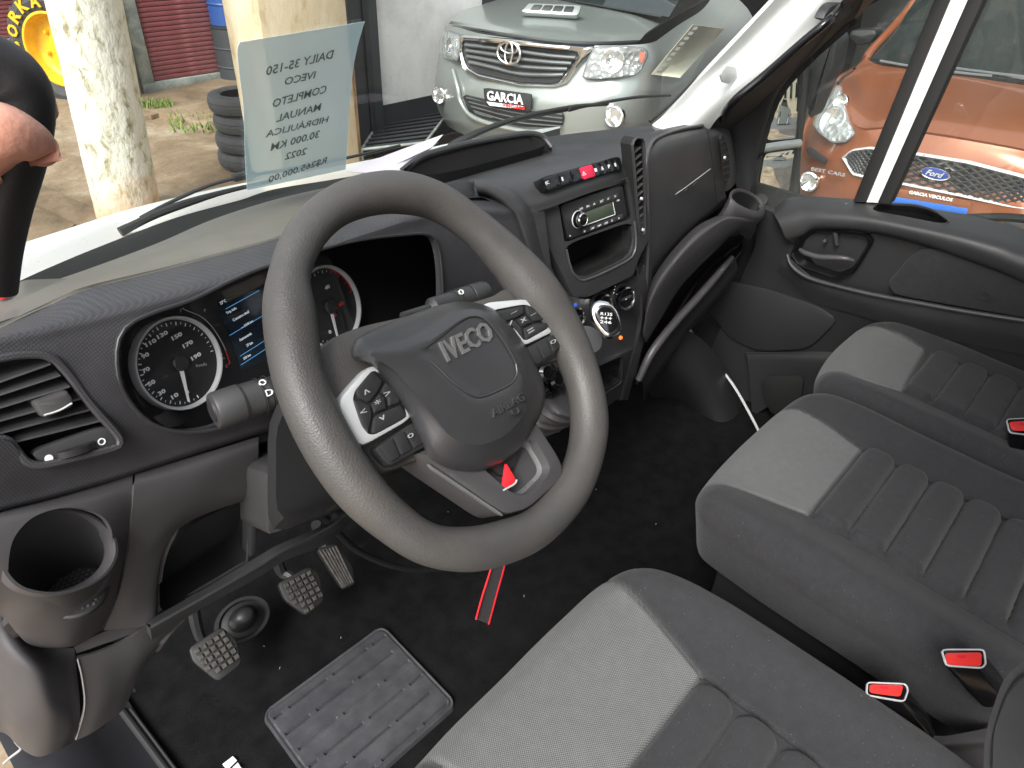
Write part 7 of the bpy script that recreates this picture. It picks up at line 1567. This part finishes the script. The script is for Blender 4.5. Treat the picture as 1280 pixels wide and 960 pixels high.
for yy in (1.25, -.35):
    q = B(); lathe(q, V((5.0, yy-.1, GZ+.31)), V((0, 1, 0)), [(.18, 0), (.29, .01), (.31, .04), (.31, .16), (.29, .19), (.18, .2)], 40, True, True); obj('wheel', q, 'tyre', fc)
b_ = B(); box(b_, (4.45, -.55, GZ+.2), (7.6, 1.25, -.1), bev=.05); obj('underbody', b_, 'grille_dark', fc)

# =====================================================================================  SHOP BEHIND THE CARS
b_ = B(); box(b_, (11.5, -9, GZ), (11.8, 6, 3.6)); struct('shop_back_wall', b_, 'dark_wall')
rf = thing('corrugated_roof', 'corrugated metal canopy over the parked cars', 'roof', (9, -1, 3), kind='thing')
b_ = B(); n = 200; loft(b_, [[V((x, -9+15*i/n, 2.45+.12*(x-6.2)+.03*math.sin(i*1.6))) for i in range(n+1)] for x in (6.2, 11.8)], False, False, False); obj('sheeting', b_, 'grey_frame', rf)
for k in range(9):
    b_ = B(); y = -8+k*1.6; box(b_, (6.2, y, 2.25), (11.7, y+.08, 2.36)); obj('beam', b_, 'dark_wall', rf)
b_ = B(); box(b_, (6.2, -9, 2.2), (6.3, 6, 2.38)); obj('front_beam', b_, 'grey_frame', rf)
# =====================================================================================  WHAT THE MIRROR SEES: street behind the van
mat('facade', (.7, .62, .45), .8, col2=(.62, .55, .42), cscale=2); mat('street', (.07, .07, .07), .85, col2=(.10, .10, .10), cscale=2)
mo_ = P(982, 130, 'x', 1.15); dv = (mo_-CAM).normalized(); rv = dv-MN*2*dv.dot(MN)
hv = V((rv.x, rv.y, 0)).normalized(); sv = V((hv.y, -hv.x, 0)); c0_ = V((mo_.x, mo_.y, GZ))
def QM(d, s): return c0_+hv*d+sv*s
b_ = B(); v = [b_.verts.new(p+V((0, 0, .006))) for p in (QM(7, -30), QM(7, 30), QM(14.5, 30), QM(14.5, -30))]; b_.faces.new(v); struct('road', b_, 'street', smooth=0)
MB_ = Matrix([[*sv], [*hv], [0, 0, 1]]).transposed().to_4x4(); MB_.translation = QM(17, 0)
bd = thing('street_house', 'pale yellow house across the street, reflected in the door mirror', 'house', QM(17, 0), kind='thing')
b_ = B(); box(b_, (-9, 0, 0), (9, 6, 4.2), MB_); obj('wall', b_, 'facade', bd)
for k in range(6):
    b_ = B(); box(b_, (-8+k*2.8, -.05, 1.2), (-6.6+k*2.8, -.004, 2.6), MB_, .02); wo = obj('window', b_, 'white_paint', bd); b_ = B(); box(b_, (-7.9+k*2.8, -.07, 1.3), (-6.7+k*2.8, -.052, 2.5), MB_); obj('pane', b_, 'car_glass', wo)
b_ = B(); box(b_, (-9.3, -.5, 4.2), (9.3, 6.3, 4.4), MB_); obj('roof', b_, 'old_timber', bd)
cs = thing('silver_hatchback', 'silver car parked across the street, reflected in the upper mirror glass', 'car', QM(11, 0), kind='thing')
MC = Matrix([[*sv], [*hv], [0, 0, 1]]).transposed().to_4x4(); MC.translation = QM(11.5, .6)
prof = [(-2.05, .28), (-2.08, .62), (-1.95, .82), (-1.1, .95), (-.45, 1.42), (.75, 1.46), (1.45, 1.02), (1.95, .92), (2.05, .60), (2.02, .28)]
b_ = B(); loft(b_, [[MC @ V((x*(1-.04*abs(t)), t*.82 - .0, z if z < .96 else .96+(z-.96)*(1-.04*abs(t)))) for x, z in prof] for t in (-1, -.92, 0, .92, 1)], True, True); obj('body', b_, 'silver_paint', cs)
b_ = B(); plate(b_, [MC @ V((x, -.83, z)) for x, z in ((-.95, .97), (-.42, 1.36), (.7, 1.39), (1.25, 1.0))], .01, 0, -hv); obj('side_window', b_, 'car_glass', cs)
for x in (-1.3, 1.3):
    b_ = B(); lathe(b_, MC @ V((x, -.84, .31)), -hv, [(.31, -.1), (.31, .0), (.2, .02), (.001, .02)], 28, True, True); wh = obj('wheel', b_, 'tyre', cs); b_ = B(); lathe(b_, MC @ V((x, -.865, .31)), -hv, [(.19, 0), (.17, .01), (.001, .012)], 20); obj('rim', b_, 'silver', wh)
# =====================================================================================  HAND on the left grab handle
pn = thing('person', 'hand gripping the black pillar handle, reaching in at the left edge', 'person', P(20, 170, 'y', -.03), kind='thing')
def skinned(chains, name, parent, m, sub=2):
    """chains: list of [(point, radius), ...]; the first point of a later chain may repeat an earlier one"""
    me = bpy.data.meshes.new(name); vs, es, rad, key = [], [], [], {}
    for ch_ in chains:
        prev = None
        for p, r in ch_:
            k = tuple(round(c, 4) for c in p)
            if k not in key: key[k] = len(vs); vs.append(tuple(p)); rad.append(r)
            if prev is not None and prev != key[k]: es.append((prev, key[k]))
            prev = key[k]
    me.from_pydata(vs, es, []); o = bpy.data.objects.new(name, me); COL.objects.link(o)
    sk = o.modifiers.new('skin', 'SKIN'); sk.use_smooth_shade = True; sk.branch_smoothing = .6
    for i, r in enumerate(rad): me.skin_vertices[0].data[i].radius = (r, r); me.skin_vertices[0].data[i].use_root = (i == 0)
    s = o.modifiers.new('sub', 'SUBSURF'); s.levels = sub; s.render_levels = sub
    bpy.context.view_layer.update(); dg = bpy.context.evaluated_depsgraph_get(); new = bpy.data.meshes.new_from_object(o.evaluated_get(dg)); o.modifiers.clear(); o.data = new; bpy.data.meshes.remove(me)
    new.materials.append(MATS[m]); new.shade_smooth(); o.parent = parent; o.matrix_parent_inverse = Matrix.Translation(-parent.location); return o
hy = -.045
def H(x, y, d): return P(x, y, 'y', d)
fingers = [
    # thumb: comes over the front of the grip, tip pointing down right
    [(H(-60, 175, -.05), .024), (H(-25, 170, -.058), .0190), (H(2, 168, -.062), .0165), (H(26, 166, -.066), .0145), (H(48, 173, -.066), .0108), (H(64, 179, -.062), .0070)],
    [(H(48, 173, -.066), .0108), (H(53, 190, -.060), .0086), (H(58, 204, -.056), .0046)],
    [(H(-60, 175, -.05), .024), (H(-40, 135, -.02), .012), (H(0, 118, .028), .0088), (H(34, 116, .022), .0084), (H(54, 128, .006), .0070), (H(62, 146, -.006), .0052)],
    [(H(-60, 175, -.05), .024), (H(-50, 180, -.02), .012), (H(-10, 176, .030), .0095), (H(28, 172, .026), .0090), (H(42, 176, .008), .0085), (H(44, 186, -.004), .0075)],
    [(H(-60, 175, -.05), .024), (H(-56, 215, -.02), .012), (H(-20, 215, .028), .0092), (H(14, 214, .024), .0088), (H(26, 216, .006), .0080), (H(27, 224, -.004), .0070)],
    [(H(-60, 175, -.05), .024), (H(-60, 245, -.02), .011), (H(-28, 248, .024), .0082), (H(2, 248, .020), .0078), (H(12, 250, .004), .0070), (H(13, 256, -.004), .0062)],
    [(H(-60, 175, -.05), .024), (H(-150, 200, -.06), .030), (H(-260, 230, -.07), .034)]]
skinned(fingers, 'hand', pn, 'skin')
b_ = B(); c = H(58, 190, -.080)
